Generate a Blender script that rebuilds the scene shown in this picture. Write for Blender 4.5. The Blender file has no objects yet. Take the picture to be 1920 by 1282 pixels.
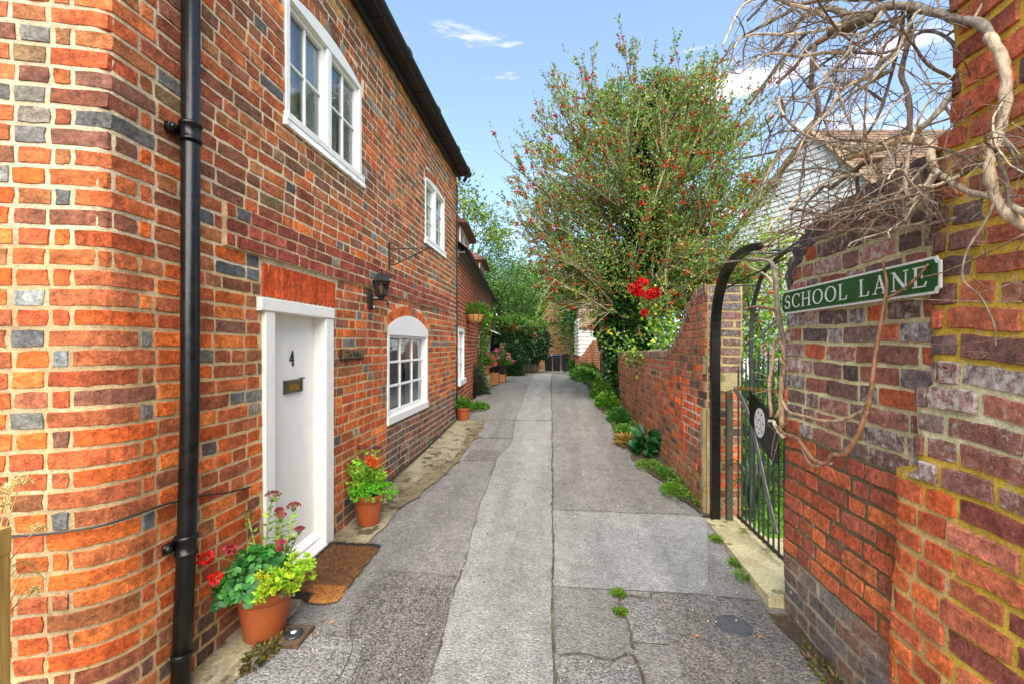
import bpy, math, random
import numpy as np
from math import sin, cos, pi, radians, sqrt, atan2
random.seed(7); rng = np.random.default_rng(7)
S = bpy.context.scene
COL = S.collection

# ------------------------------------------------------------------ camera, sky, sun, exposure
FP, HX, HY, CZ, YAW = 853.0, 960.0, 648.0, 1.5, math.atan(86/853.0)
cam = bpy.data.cameras.new('camera'); co = bpy.data.objects.new('camera', cam); COL.objects.link(co)
cam.lens = 16.0; cam.sensor_width = 36.0; cam.clip_start = 0.05; cam.clip_end = 3000
cam.shift_y = 7/1920
co.location = (0, 0, CZ); co.rotation_euler = (pi/2, 0, YAW)
S.camera = co
RX, RY = cos(YAW), sin(YAW); FX, FY = -sin(YAW), cos(YAW)
def at(x, y, z):            # a point at true depth z metres in front of the lens
    a = (x-HX)*z/FP
    return (RX*a+FX*z, RY*a+FY*z, CZ-(y-HY)*z/FP)
def proj(p):
    z = p[0]*FX+p[1]*FY
    if z < .05: return None
    return (HX+FP*(p[0]*RX+p[1]*RY)/z, HY-FP*(p[2]-CZ)/z, z)

SUN_EL, SUN_AZ = 46, 176      # azimuth measured clockwise from +Y
world = bpy.data.worlds.new('World'); S.world = world; world.use_nodes = True
nt = world.node_tree; nt.nodes.clear(); N = nt.nodes; L = nt.links
out = N.new('ShaderNodeOutputWorld'); bg = N.new('ShaderNodeBackground'); bg.inputs[1].default_value = 0.125
sky = N.new('ShaderNodeTexSky'); sky.sky_type = 'NISHITA'; sky.sun_disc = False
sky.sun_elevation = radians(SUN_EL); sky.sun_rotation = radians(SUN_AZ)
sky.air_density = 1.0; sky.dust_density = 1.0; sky.ozone_density = 2.0; sky.altitude = 50
tc = N.new('ShaderNodeTexCoord'); mp = N.new('ShaderNodeMapping'); mp.inputs['Scale'].default_value = (1.6, 1.6, 9.0)
mp.inputs['Location'].default_value = (2.35, .7, 1.2)
no = N.new('ShaderNodeTexNoise'); no.inputs['Scale'].default_value = 2.2; no.inputs['Detail'].default_value = 7; no.inputs['Roughness'].default_value = .55
rp = N.new('ShaderNodeValToRGB'); rp.color_ramp.elements[0].position = .57; rp.color_ramp.elements[1].position = .78
mx = N.new('ShaderNodeMixRGB'); mx.inputs[2].default_value = (9.2, 7.8, 8.6, 1)
# thin bright veil of haze mixed evenly through the whole sky
veil = N.new('ShaderNodeMixRGB'); veil.inputs[0].default_value = .15; veil.inputs[2].default_value = (4.6, 6.4, 9.0, 1)
L.new(tc.outputs['Generated'], mp.inputs[0]); L.new(mp.outputs[0], no.inputs[0]); L.new(no.outputs[0], rp.inputs[0])
L.new(rp.outputs[0], mx.inputs[0]); L.new(sky.outputs[0], veil.inputs[1]); L.new(veil.outputs[0], mx.inputs[1])
L.new(mx.outputs[0], bg.inputs[0]); L.new(bg.outputs[0], out.inputs[0])
sl = bpy.data.lights.new('sun', 'SUN'); so = bpy.data.objects.new('sun', sl); COL.objects.link(so)
sl.energy = 3.9; sl.angle = radians(68); sl.color = (1, .94, .85)
so.rotation_euler = (radians(90-SUN_EL), 0, radians(-SUN_AZ+180))
S.view_settings.view_transform = 'Standard'; S.view_settings.look = 'None'
S.view_settings.gamma = 1; S.view_settings.use_curve_mapping = False
S.view_settings.exposure = 1.18

# ------------------------------------------------------------------ helpers
def lin(c): return c/12.92 if c <= .04045 else ((c+.055)/1.055)**2.4
def C8(r, g, b, a=1.0): return (lin(r/255), lin(g/255), lin(b/255), a)
def link(o, parent=None):
    COL.objects.link(o)
    if parent is not None: o.parent = parent
    return o
def tag(o, label=None, cat=None, group=None, kind=None):
    if label: o['label'] = label
    if cat: o['category'] = cat
    if group: o['group'] = group
    if kind: o['kind'] = kind
    return o
def thing(name, label, cat, loc=(0, 0, 0), group=None, rz=0):
    o = bpy.data.objects.new(name, None); o.empty_display_size = .1; COL.objects.link(o)
    o.location = loc; o.rotation_euler = (0, 0, rz)
    return tag(o, label, cat, group)
def setcol(me, cols):
    a = me.color_attributes.new('Col', 'FLOAT_COLOR', 'POINT'); a.data.foreach_set('color', np.asarray(cols, dtype=np.float32).ravel())
def wloc(o):
    x = y = z = 0.
    while o is not None: x += o.location[0]; y += o.location[1]; z += o.location[2]; o = o.parent
    return (x, y, z)
class Buf:
    def __init__(s): s.v = []; s.f = []; s.c = []
    def add(s, vs, fs, col=(1, 1, 1, 1)):
        n = len(s.v); s.v += [tuple(p) for p in vs]; s.f += [tuple(i+n for i in f) for f in fs]
        s.c += (col if isinstance(col, list) else [col]*len(vs))
    def build(s, name, mat, parent=None, smooth=False, kind=None, loc=None):
        me = bpy.data.meshes.new(name)
        W0 = wloc(parent); L0 = loc or W0
        me.from_pydata([(x-L0[0], y-L0[1], z-L0[2]) for x, y, z in s.v], [], s.f)
        if smooth: me.polygons.foreach_set('use_smooth', [True]*len(me.polygons))
        setcol(me, s.c)
        if mat: me.materials.append(mat)
        o = bpy.data.objects.new(name, me); o.location = (L0[0]-W0[0], L0[1]-W0[1], L0[2]-W0[2]); link(o, parent)
        if kind: o['kind'] = kind
        return o
def npmesh(name, V, F, cols, mat, parent=None, smooth=False, kind=None):
    V = np.asarray(V, dtype=np.float32); F = np.asarray(F, dtype=np.int32)
    V = V-np.array(wloc(parent), dtype=np.float32)
    me = bpy.data.meshes.new(name); k = F.shape[1]
    me.vertices.add(len(V)); me.vertices.foreach_set('co', V.ravel())
    me.loops.add(F.size); me.loops.foreach_set('vertex_index', F.ravel())
    me.polygons.add(len(F)); me.polygons.foreach_set('loop_start', np.arange(len(F), dtype=np.int32)*k)
    me.polygons.foreach_set('loop_total', np.full(len(F), k, dtype=np.int32))
    if smooth: me.polygons.foreach_set('use_smooth', np.ones(len(F), dtype=bool))
    me.update(); me.validate()
    setcol(me, cols); me.materials.append(mat)
    o = bpy.data.objects.new(name, me); link(o, parent)
    if kind: o['kind'] = kind
    return o
ID = lambda u, v, w: (u, v, w)
BF = [(0, 3, 2, 1), (4, 5, 6, 7), (0, 1, 5, 4), (1, 2, 6, 5), (2, 3, 7, 6), (3, 0, 4, 7)]
def box(b, M, u0, u1, v0, v1, w0, w1, col=(1, 1, 1, 1), bev=0.0):
    if bev <= 0:
        b.add([M(u, v, w) for w in (w0, w1) for u, v in ((u0, v0), (u1, v0), (u1, v1), (u0, v1))], BF, col); return
    e = min(bev, abs(u1-u0)*.45, abs(v1-v0)*.45, abs(w1-w0)*.45)
    vs = []; 
    for (a0, a1, b0, b1, c) in ((u0+e, u1-e, v0+e, v1-e, w0), (u0, u1, v0, v1, w0+e), (u0, u1, v0, v1, w1-e), (u0+e, u1-e, v0+e, v1-e, w1)):
        vs += [M(a0, b0, c), M(a1, b0, c), M(a1, b1, c), M(a0, b1, c)]
    fs = [(0, 3, 2, 1), (12, 13, 14, 15)]
    for r in range(3):
        for k in range(4): fs.append((r*4+k, r*4+(k+1) % 4, r*4+4+(k+1) % 4, r*4+4+k))
    b.add(vs, fs, col)
def prism(b, M, pts, w0, w1, col=(1, 1, 1, 1)):
    n = len(pts)
    vs = [M(u, v, w0) for u, v in pts]+[M(u, v, w1) for u, v in pts]
    fs = [tuple(range(n-1, -1, -1)), tuple(range(n, 2*n))]+[(i, (i+1) % n, n+(i+1) % n, n+i) for i in range(n)]
    b.add(vs, fs, col)
def vsub(a, b): return (a[0]-b[0], a[1]-b[1], a[2]-b[2])
def norm(a):
    l = sqrt(a[0]**2+a[1]**2+a[2]**2) or 1; return (a[0]/l, a[1]/l, a[2]/l)
def cross(a, b): return (a[1]*b[2]-a[2]*b[1], a[2]*b[0]-a[0]*b[2], a[0]*b[1]-a[1]*b[0])
def tube(b, pts, rad, sides=6, col=(1, 1, 1, 1), cap=True):
    n = len(pts)
    if not hasattr(rad, '__len__'): rad = [rad]*n
    vs = []; prev = None
    for i in range(n):
        d = norm(vsub(pts[min(i+1, n-1)], pts[max(i-1, 0)]))
        if prev is None: a = norm(cross(d, (0, 0, 1) if abs(d[2]) < .9 else (1, 0, 0)))
        else:
            k = prev[0]*d[0]+prev[1]*d[1]+prev[2]*d[2]; a = norm((prev[0]-k*d[0], prev[1]-k*d[1], prev[2]-k*d[2]))
        prev = a; c = cross(d, a)
        for s in range(sides):
            t = 2*pi*s/sides; ct, st = cos(t)*rad[i], sin(t)*rad[i]
            vs.append((pts[i][0]+a[0]*ct+c[0]*st, pts[i][1]+a[1]*ct+c[1]*st, pts[i][2]+a[2]*ct+c[2]*st))
    fs = [(i*sides+s, i*sides+(s+1) % sides, (i+1)*sides+(s+1) % sides, (i+1)*sides+s) for i in range(n-1) for s in range(sides)]
    if cap: fs += [tuple(range(sides-1, -1, -1)), tuple(range((n-1)*sides, n*sides))]
    b.add(vs, fs, col)
def lathe(b, c, prof, seg=24, col=(1, 1, 1, 1), wob=0):
    vs = []
    for r, z in prof:
        for s in range(seg):
            t = 2*pi*s/seg; rr = r*(1+wob*sin(3*t+z*9)); vs.append((c[0]+rr*cos(t), c[1]+rr*sin(t), c[2]+z))
    n = len(prof)
    fs = [(i*seg+s, i*seg+(s+1) % seg, (i+1)*seg+(s+1) % seg, (i+1)*seg+s) for i in range(n-1) for s in range(seg)]
    fs += [tuple(range(seg-1, -1, -1)), tuple(range((n-1)*seg, n*seg))]
    b.add(vs, fs, col)
def spline(pts, k=4):
    P = [np.array(p, float) for p in pts]; P = [2*P[0]-P[1]]+P+[2*P[-1]-P[-2]]; out = []
    for i in range(1, len(P)-2):
        for j in range(k):
            t = j/k; a, b_, c, d = P[i-1], P[i], P[i+1], P[i+2]
            out.append(tuple(.5*((2*b_)+(-a+c)*t+(2*a-5*b_+4*c-d)*t*t+(-a+3*b_-3*c+d)*t**3)))
    out.append(tuple(P[-2])); return out
def unit(n):
    v = rng.normal(size=(n, 3)); return v/np.linalg.norm(v, axis=1)[:, None]
def nrmz(v): return v/(np.linalg.norm(v, axis=1)[:, None]+1e-9)
def leaves(name, P, D, Sz, Cc, mat, parent=None, w=.5, fold=.2, kind=None, up=None):
    P = np.asarray(P, float); D = nrmz(np.asarray(D, float)); n = len(P); Sz = np.asarray(Sz, float)[:, None]*np.ones((n, 1))
    ref = unit(n) if up is None else nrmz(np.tile(np.array(up, float), (n, 1))+unit(n)*.45)
    side = nrmz(np.cross(D, ref)); nr = np.cross(side, D)
    mid = P+D*Sz*.45
    V = np.stack([P, mid+side*Sz*w*.5+nr*Sz*fold, P+D*Sz, mid-side*Sz*w*.5+nr*Sz*fold], 1).reshape(-1, 3)
    i = np.arange(n)[:, None]*4
    F = np.concatenate([i+[0, 1, 2], i+[0, 2, 3]], 1).reshape(-1, 3)
    return npmesh(name, V, F, np.repeat(np.asarray(Cc, float), 4, 0), mat, parent, kind=kind)
def pal(cols, n, var=.18):
    c = np.array(cols, float)[rng.integers(0, len(cols), n)]; c[:, :3] *= (1+rng.normal(0, var, (n, 1))).clip(.4, 1.8); return c

# ------------------------------------------------------------------ materials
def newmat(name):
    m = bpy.data.materials.new(name); m.use_nodes = True; nt = m.node_tree; p = nt.nodes['Principled BSDF']; return m, nt, p
def setbase(p, c, rough=.6, metal=0, spec=.5):
    p.inputs['Base Color'].default_value = c; p.inputs['Roughness'].default_value = rough
    p.inputs['Metallic'].default_value = metal; p.inputs['Specular IOR Level'].default_value = spec
def node(nt, t, **kw):
    n = nt.nodes.new(t)
    for k, v in kw.items():
        if k in n.inputs: n.inputs[k].default_value = v
        else: setattr(n, k, v)
    return n
def noise(nt, pos, scale, detail=4, rough=.55):
    n = node(nt, 'ShaderNodeTexNoise', Scale=scale, Detail=detail, Roughness=rough); nt.links.new(pos, n.inputs['Vector']); return n.outputs[0]
def mrange(nt, v, a, b, c=0., d=1.):
    n = node(nt, 'ShaderNodeMapRange'); n.inputs[1].default_value = a; n.inputs[2].default_value = b; n.inputs[3].default_value = c; n.inputs[4].default_value = d
    nt.links.new(v, n.inputs[0]); return n.outputs[0]
def mixc(nt, f, a, b, mode='MIX'):
    n = nt.nodes.new('ShaderNodeMixRGB'); n.blend_type = mode
    for i, x in ((0, f), (1, a), (2, b)):
        if hasattr(x, 'is_linked') or hasattr(x, 'links'): nt.links.new(x, n.inputs[i])
        else: n.inputs[i].default_value = x
    return n.outputs[0]
def mth(nt, op, a, b=0.):
    n = nt.nodes.new('ShaderNodeMath'); n.operation = op
    for i, x in ((0, a), (1, b)):
        if hasattr(x, 'links'): nt.links.new(x, n.inputs[i])
        else: n.inputs[i].default_value = x
    return n.outputs[0]
def vmul(nt, col, v):           # colour times value
    n = nt.nodes.new('ShaderNodeVectorMath'); n.operation = 'SCALE'; nt.links.new(col, n.inputs[0]); nt.links.new(v, n.inputs[3]); return n.outputs[0]
def bump(nt, p, h, dist=.003, st=1.0):
    b = node(nt, 'ShaderNodeBump', Strength=st, Distance=dist); nt.links.new(h, b.inputs['Height']); nt.links.new(b.outputs[0], p.inputs['Normal'])
def posn(nt): return nt.nodes.new('ShaderNodeNewGeometry').outputs['Position']
def attr(nt): n = nt.nodes.new('ShaderNodeAttribute'); n.attribute_name = 'Col'; return n

def brick_material():
    m, nt, p = newmat('brick_clay'); pos = posn(nt); a = attr(nt)
    n1 = noise(nt, pos, 38, 7, .68); n2 = noise(nt, pos, 9, 3); n3 = noise(nt, pos, 170, 3, .7); n4 = noise(nt, pos, 34, 9, .72); n6 = noise(nt, pos, 22, 6, .7); n5 = noise(nt, pos, 95, 5, .75)
    c = vmul(nt, a.outputs['Color'], mrange(nt, n1, .32, .70, .50, 1.42))
    c = vmul(nt, c, mrange(nt, n2, .35, .65, .80, 1.2)); c = vmul(nt, c, mrange(nt, n5, .3, .7, .66, 1.34))
    c = mixc(nt, mrange(nt, n6, .56, .70, 0, .55), c, (.085, .045, .032, 1))      # burnt, sooty patches
    c = mixc(nt, mrange(nt, n3, .60, .72, 0, .75), c, (.025, .018, .015, 1))        # dark pits
    c = mixc(nt, mrange(nt, n3, .36, .30, 0, .55), c, (.62, .45, .33, 1))           # pale grit
    lf = mth(nt, 'MULTIPLY', mth(nt, 'SUBTRACT', mth(nt, 'ADD', n4, a.outputs['Alpha']), 1.0), 5.0)
    lf = mrange(nt, lf, 0, 1, 0, .9)
    c = mixc(nt, lf, c, (.66, .63, .57, 1))
    nt.links.new(c, p.inputs['Base Color']); p.inputs['Roughness'].default_value = .88; p.inputs['Specular IOR Level'].default_value = .25
    h = mth(nt, 'ADD', n1, mth(nt, 'MULTIPLY', n5, .7)); bump(nt, p, h, .008, 1.0)
    return m
def mortar_material():
    m, nt, p = newmat('lime_mortar'); pos = posn(nt); a = attr(nt)
    n1 = noise(nt, pos, 55, 6, .7); n2 = noise(nt, pos, 5, 4); n3 = noise(nt, pos, 230, 3, .7)
    c = vmul(nt, a.outputs['Color'], mrange(nt, n1, .3, .7, .70, 1.3)); c = vmul(nt, c, mrange(nt, n3, .3, .7, .72, 1.28))
    c = mixc(nt, mrange(nt, noise(nt, pos, 17, 8, .7), .58, .70, 0, .6), c, (.60, .57, .48, 1)); c = vmul(nt, c, mrange(nt, n2, .35, .65, .78, 1.15))
    c = mixc(nt, mrange(nt, n3, .66, .76, 0, .6), c, (.08, .06, .04, 1))
    nt.links.new(c, p.inputs['Base Color']); p.inputs['Roughness'].default_value = .95; p.inputs['Specular IOR Level'].default_value = .15
    bump(nt, p, mth(nt, 'ADD', n1, mth(nt, 'MULTIPLY', n3, .4)), .006, 1)
    return m
def simple(name, c, rough=.6, metal=0, var=.12, sc=30, bd=.0, spec=.5, usecol=False, streak=None):
    m, nt, p = newmat(name); setbase(p, c, rough, metal, spec); pos = posn(nt)
    if streak:
        mp = node(nt, 'ShaderNodeMapping'); mp.inputs['Scale'].default_value = streak; nt.links.new(pos, mp.inputs[0]); pos = mp.outputs[0]
    n = noise(nt, pos, sc, 5, .6)
    if usecol: base = attr(nt).outputs['Color']
    else: r = nt.nodes.new('ShaderNodeRGB'); r.outputs[0].default_value = c; base = r.outputs[0]
    nt.links.new(vmul(nt, base, mrange(nt, n, .3, .7, 1-var, 1+var)), p.inputs['Base Color'])
    nt.links.new(mrange(nt, n, .3, .7, rough*.85, min(1, rough*1.15)), p.inputs['Roughness'])
    if bd: bump(nt, p, n, bd, 1)
    return m
def asphalt_material(name, c1, c2, agg=.5, lift=1.0):
    m, nt, p = newmat(name); pos = posn(nt)
    n1 = noise(nt, pos, 1.3, 5, .6); n2 = noise(nt, pos, 140, 3, .7); n3 = noise(nt, pos, 8, 5, .7)
    vo = node(nt, 'ShaderNodeTexVoronoi', Scale=95.0); nt.links.new(pos, vo.inputs['Vector'])
    vo2 = node(nt, 'ShaderNodeTexVoronoi', Scale=210.0); nt.links.new(pos, vo2.inputs['Vector'])
    g = nt.nodes.new('ShaderNodeRGBToBW'); nt.links.new(vo.outputs['Color'], g.inputs[0])
    c = mixc(nt, mrange(nt, n1, .35, .65), c1, c2)
    c = vmul(nt, c, mrange(nt, g.outputs[0], .2, .8, 1-agg, 1+agg))
    c = vmul(nt, c, mrange(nt, n2, .3, .7, .75, 1.25))
    c = vmul(nt, c, mrange(nt, n3, .3, .7, .82, 1.15))
    mp = node(nt, 'ShaderNodeMapping'); mp.inputs['Scale'].default_value = (2.6, .35, 1); nt.links.new(pos, mp.inputs[0])
    c = vmul(nt, c, mrange(nt, noise(nt, mp.outputs[0], 1.4, 6, .65), .3, .7, .80, 1.22))
    c = mixc(nt, mrange(nt, noise(nt, pos, 45, 2, .5), .70, .76, 0, .7), c, (.42, .38, .32, 1))
    stain = noise(nt, pos, 2.7, 8, .75)
    c = mixc(nt, mrange(nt, stain, .58, .75, 0, .45), c, (.05, .045, .038, 1))
    nt.links.new(c, p.inputs['Base Color']); p.inputs['Roughness'].default_value = .9; p.inputs['Specular IOR Level'].default_value = .3
    bump(nt, p, mth(nt, 'SUBTRACT', mth(nt, 'MULTIPLY', n2, .7), vo.outputs['Distance']), .006, .9)
    return m
def foliage_material(name, rough=.45, trans=.3):
    m, nt, p = newmat(name); a = attr(nt); setbase(p, (1, 1, 1, 1), rough, 0, .4)
    nt.links.new(a.outputs['Color'], p.inputs['Base Color'])
    tr = nt.nodes.new('ShaderNodeBsdfTranslucent'); ms = nt.nodes.new('ShaderNodeMixShader'); ms.inputs[0].default_value = trans
    g = mixc(nt, 1.0, a.outputs['Color'], (1.5, 1.6, .7, 1), 'MULTIPLY'); nt.links.new(g, tr.inputs[0])
    o = nt.nodes['Material Output']; nt.links.new(p.outputs[0], ms.inputs[1]); nt.links.new(tr.outputs[0], ms.inputs[2]); nt.links.new(ms.outputs[0], o.inputs[0])
    return m
def glass_material():
    m, nt, p = newmat('window_glass'); nt.nodes.remove(p)
    g = node(nt, 'ShaderNodeBsdfGlossy', Roughness=.02); g.inputs[0].default_value = (.9, .93, .95, 1)
    t = nt.nodes.new('ShaderNodeBsdfTransparent'); t.inputs[0].default_value = (.85, .88, .88, 1)
    lw = node(nt, 'ShaderNodeFresnel', IOR=2.2); pos = posn(nt)
    b = node(nt, 'ShaderNodeBump', Strength=.25, Distance=.004); nt.links.new(noise(nt, pos, 5, 2), b.inputs['Height'])
    nt.links.new(b.outputs[0], g.inputs['Normal'])
    ms = nt.nodes.new('ShaderNodeMixShader'); nt.links.new(lw.outputs[0], ms.inputs[0]); nt.links.new(t.outputs[0], ms.inputs[1]); nt.links.new(g.outputs[0], ms.inputs[2])
    nt.links.new(ms.outputs[0], nt.nodes['Material Output'].inputs[0]); return m
def wood_material(name, c, c2, sc=(60, 60, 3)):
    m, nt, p = newmat(name); setbase(p, c, .7); pos = posn(nt); mp = node(nt, 'ShaderNodeMapping'); mp.inputs['Scale'].default_value = sc
    nt.links.new(pos, mp.inputs[0]); n = noise(nt, mp.outputs[0], 1, 6, .6); nt.links.new(mixc(nt, mrange(nt, n, .35, .65), c, c2), p.inputs['Base Color']); bump(nt, p, n, .002, .6); return m
def ground_material(name, cols, sc=3, bd=.02):
    m, nt, p = newmat(name); pos = posn(nt); n1 = noise(nt, pos, sc, 8, .7); n2 = noise(nt, pos, sc*22, 4, .7); n3 = noise(nt, pos, sc*1.7+1, 4, .6)
    c = mixc(nt, mrange(nt, n1, .45, .58), cols[0], cols[1]); c = mixc(nt, mrange(nt, n3, .55, .63), c, cols[2])
    c = vmul(nt, c, mrange(nt, n2, .3, .7, .6, 1.4)); nt.links.new(c, p.inputs['Base Color']); p.inputs['Roughness'].default_value = .95
    bump(nt, p, mth(nt, 'ADD', n2, n1), bd, .8); return m
M_BR = brick_material(); M_MO = mortar_material()
M_WHITE = simple('white_paint', (.82, .80, .74, 1), .38, var=.05, sc=14, bd=.0008)
M_DOORW = simple('door_white_paint', (.78, .76, .70, 1), .35, var=.04, sc=10, bd=.0006)
M_BLACK = simple('black_gloss_paint', (.006, .006, .006, 1), .3, var=.5, sc=22, bd=.0012, spec=.35)
M_BLACKM = simple('weathered_black_plastic', (.018, .018, .019, 1), .5, var=.45, sc=18, bd=.001, spec=.35)
M_IRON = simple('black_iron', (.018, .018, .017, 1), .55, var=.4, sc=40, bd=.002)
M_RUST = simple('rusty_iron', (.10, .045, .02, 1), .85, var=.5, sc=30, bd=.003)
M_GREYIRON = simple('worn_grey_iron', (.16, .155, .14, 1), .6, var=.4, sc=25, bd=.002)
M_TERRA = simple('terracotta_plastic', (.42, .10, .028, 1), .5, var=.12, sc=16, bd=.0008)
M_TERRA2 = simple('terracotta_clay', (.40, .13, .05, 1), .85, var=.25, sc=20, bd=.002)
M_BRONZE = simple('tarnished_bronze', (.13, .11, .075, 1), .45, .6, var=.5, sc=50, bd=.001)
M_BRASS = simple('old_brass', (.28, .17, .03, 1), .45, .6, var=.4, sc=30)
M_GLASS = glass_material()
M_CURTAIN = simple('net_curtain', (.80, .79, .74, 1), .9, var=.2, sc=6)
M_REFLBACK = simple('pale_reflection_backing', (.70, .70, .66, 1), .9, var=.5, sc=2.5)  # pale mottle stands in for bright pane reflections and net curtains
M_ROOM = simple('dim_room', (.10, .10, .10, 1), .9, var=.4, sc=3)
M_FOL = foliage_material('leaf'); M_FLOWER = foliage_material('petal', .5, .35); M_IVY = foliage_material('ivy_leaf', .28, .12)
M_BARK = simple('bark', (.12, .085, .055, 1), .9, var=.5, sc=25, bd=.006, usecol=True)
M_COLR = simple('coloured_matt', (1, 1, 1, 1), .85, var=.22, sc=18, bd=.003, usecol=True)
M_GREEN = simple('sign_green_enamel', (.004, .085, .022, 1), .28, var=.25, sc=9, bd=.0005)
M_SIGNW = simple('sign_white_enamel', (.74, .74, .68, 1), .32, var=.14, sc=50)
M_TILE = simple('clay_roof_tile', (.2, .1, .07, 1), .9, var=.35, sc=14, bd=.004, usecol=True)
M_CONC = ground_material('mossy_concrete', [C8(156, 145, 116), C8(126, 114, 88), C8(84, 76, 52)], 2.6, .006)
M_SILL = ground_material('stone_sill', [C8(190, 178, 135), C8(165, 152, 112), C8(120, 115, 70)], 4, .004)
M_RENDER = ground_material('old_cement_render', [C8(170, 150, 108), C8(148, 132, 95), C8(120, 115, 70)], 5, .006)
M_SOIL = ground_material('soil', [C8(92, 78, 56), C8(72, 58, 42), C8(112, 100, 66)], 3, .03)
M_LAWN = ground_material('lawn', [C8(96, 146, 34), C8(112, 162, 40), C8(76, 118, 30)], 3, .03)
M_STRAW = simple('dry_stem', (.40, .30, .14, 1), .8, var=.3, sc=40, usecol=True)
M_VINE = simple('bare_vine_bark', (.30, .23, .16, 1), .85, var=.6, sc=60, bd=.006, usecol=True, streak=(1, 1, .35))
M_POST = wood_material('treated_softwood', C8(196, 160, 84), C8(150, 118, 50), (55, 55, 3))
M_MAT = ground_material('coir', [C8(112, 78, 46), C8(84, 58, 36), C8(66, 50, 38)], 6, .012)
# ------------------------------------------------------------------ ground
GY = [-6, 0, 1.9, 3.4, 5.5, 7.7, 10, 12.5, 15, 18, 22, 25, 60]
GZ = [-.25, -.10, -.03, .035, .14, .26, .385, .475, .49, .42, .24, .14, 0]
def G(y): return float(np.interp(y, GY, GZ))
def sheet(name, xl, xr, y0, y1, dz, mat, ny=60, nx=6, kind='structure', parent=None, bumpy=.0, skirt=0):
    V = []; F = []
    for j in range(ny+1):
        y = y0+(y1-y0)*j/ny; a = xl(y) if callable(xl) else xl; b = xr(y) if callable(xr) else xr
        for i in range(nx+1):
            x = a+(b-a)*i/nx
            V.append((x, y, G(y)+dz+bumpy*(sin(x*7+y*3)+sin(x*3.1-y*5.3))))
    for j in range(ny):
        for i in range(nx): k = j*(nx+1)+i; F.append((k, k+1, k+nx+2, k+nx+1))
    return npmesh(name, V, F, np.ones((len(V), 4)), mat, parent, True, kind)
def wig(base, amp, f, ph=0): return lambda y: base+amp*(sin(y*f+ph)+.5*sin(y*f*2.7+ph*2)+.3*sin(y*f*6.1))
M_ASPH = asphalt_material('old_asphalt', C8(130, 127, 120), C8(120, 117, 110), .26)
M_ASPL = asphalt_material('pale_asphalt', C8(143, 142, 136), C8(136, 135, 128), .22)
M_ASPD = asphalt_material('dark_coarse_asphalt', C8(118, 113, 106), C8(106, 102, 96), .4)
M_ASPM = asphalt_material('gritty_asphalt', C8(130, 128, 122), C8(118, 116, 110), .4)
sheet('ground', -40, 60, -8, 70, -.16, M_SOIL, 78, 20)
sheet('lane', -1.78, 1.42, -5, 25, 0, M_ASPH, 200, 16, bumpy=.0012)
stripL = lambda y: float(np.interp(y, [-3, 2, 2.9, 4.1, 5.6, 6.1, 7.2, 9, 12, 16, 20, 24], [-.5, -.58, -.63, -.70, -.73, -.62, -.70, -.72, -.78, -.85, -.7, -.5]))+.012*sin(y*9)+.006*sin(y*31)
stripR = lambda y: float(np.interp(y, [-3, 2, 5, 8, 12, 16, 24], [.01, -.02, -.06, -.10, -.19, -.2, .1]))+.006*sin(y*13)
sheet('pale_road_strip', stripL, stripR, -5, 24, .005, M_ASPL, 240, 5)
sheet('pale_road_patch', lambda y: stripR(y)+.004, lambda y: float(np.interp(y, [2.4, 3.0, 3.9, 4.05], [.62, .95, 1.22, 1.25])) , 2.83, 3.98, .0045, M_ASPL, 30, 5)
sheet('dark_road_patch', lambda y: -1.42+.13*(y-1)+.01*sin(y*20) if y < 2.3 else -1.16+.03*sin(y*9), lambda y: stripL(y)-.004, 1.0, 2.88, .0045, M_ASPD, 40, 6)
sheet('gritty_road_patch', lambda y: -1.52, lambda y: -1.0+.06*sin(y*7), -1.0, 2.25, .009, M_ASPM, 40, 6)
sheet('dark_road_patch', lambda y: .56+.02*sin(y*9), lambda y: 1.18, 1.55, 2.80, .005, M_ASPD, 24, 6)
sheet('gritty_road_patch', lambda y: stripR(y)+.006, lambda y: .40, -.6, 2.22, .005, M_ASPM, 30, 5)
sheet('pale_road_patch', lambda y: .38+.01*sin(y*14), lambda y: .56, 2.36, 2.70, .009, M_ASPM, 10, 4)
sheet('dark_road_patch', lambda y: -1.12, lambda y: stripL(y)-.004, 5.35, 5.75, .005, M_ASPD, 10, 4)
sheet('dark_road_patch', lambda y: -1.3, lambda y: stripL(y)-.01, 6.4, 7.6, .005, M_ASPM, 10, 4)
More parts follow.
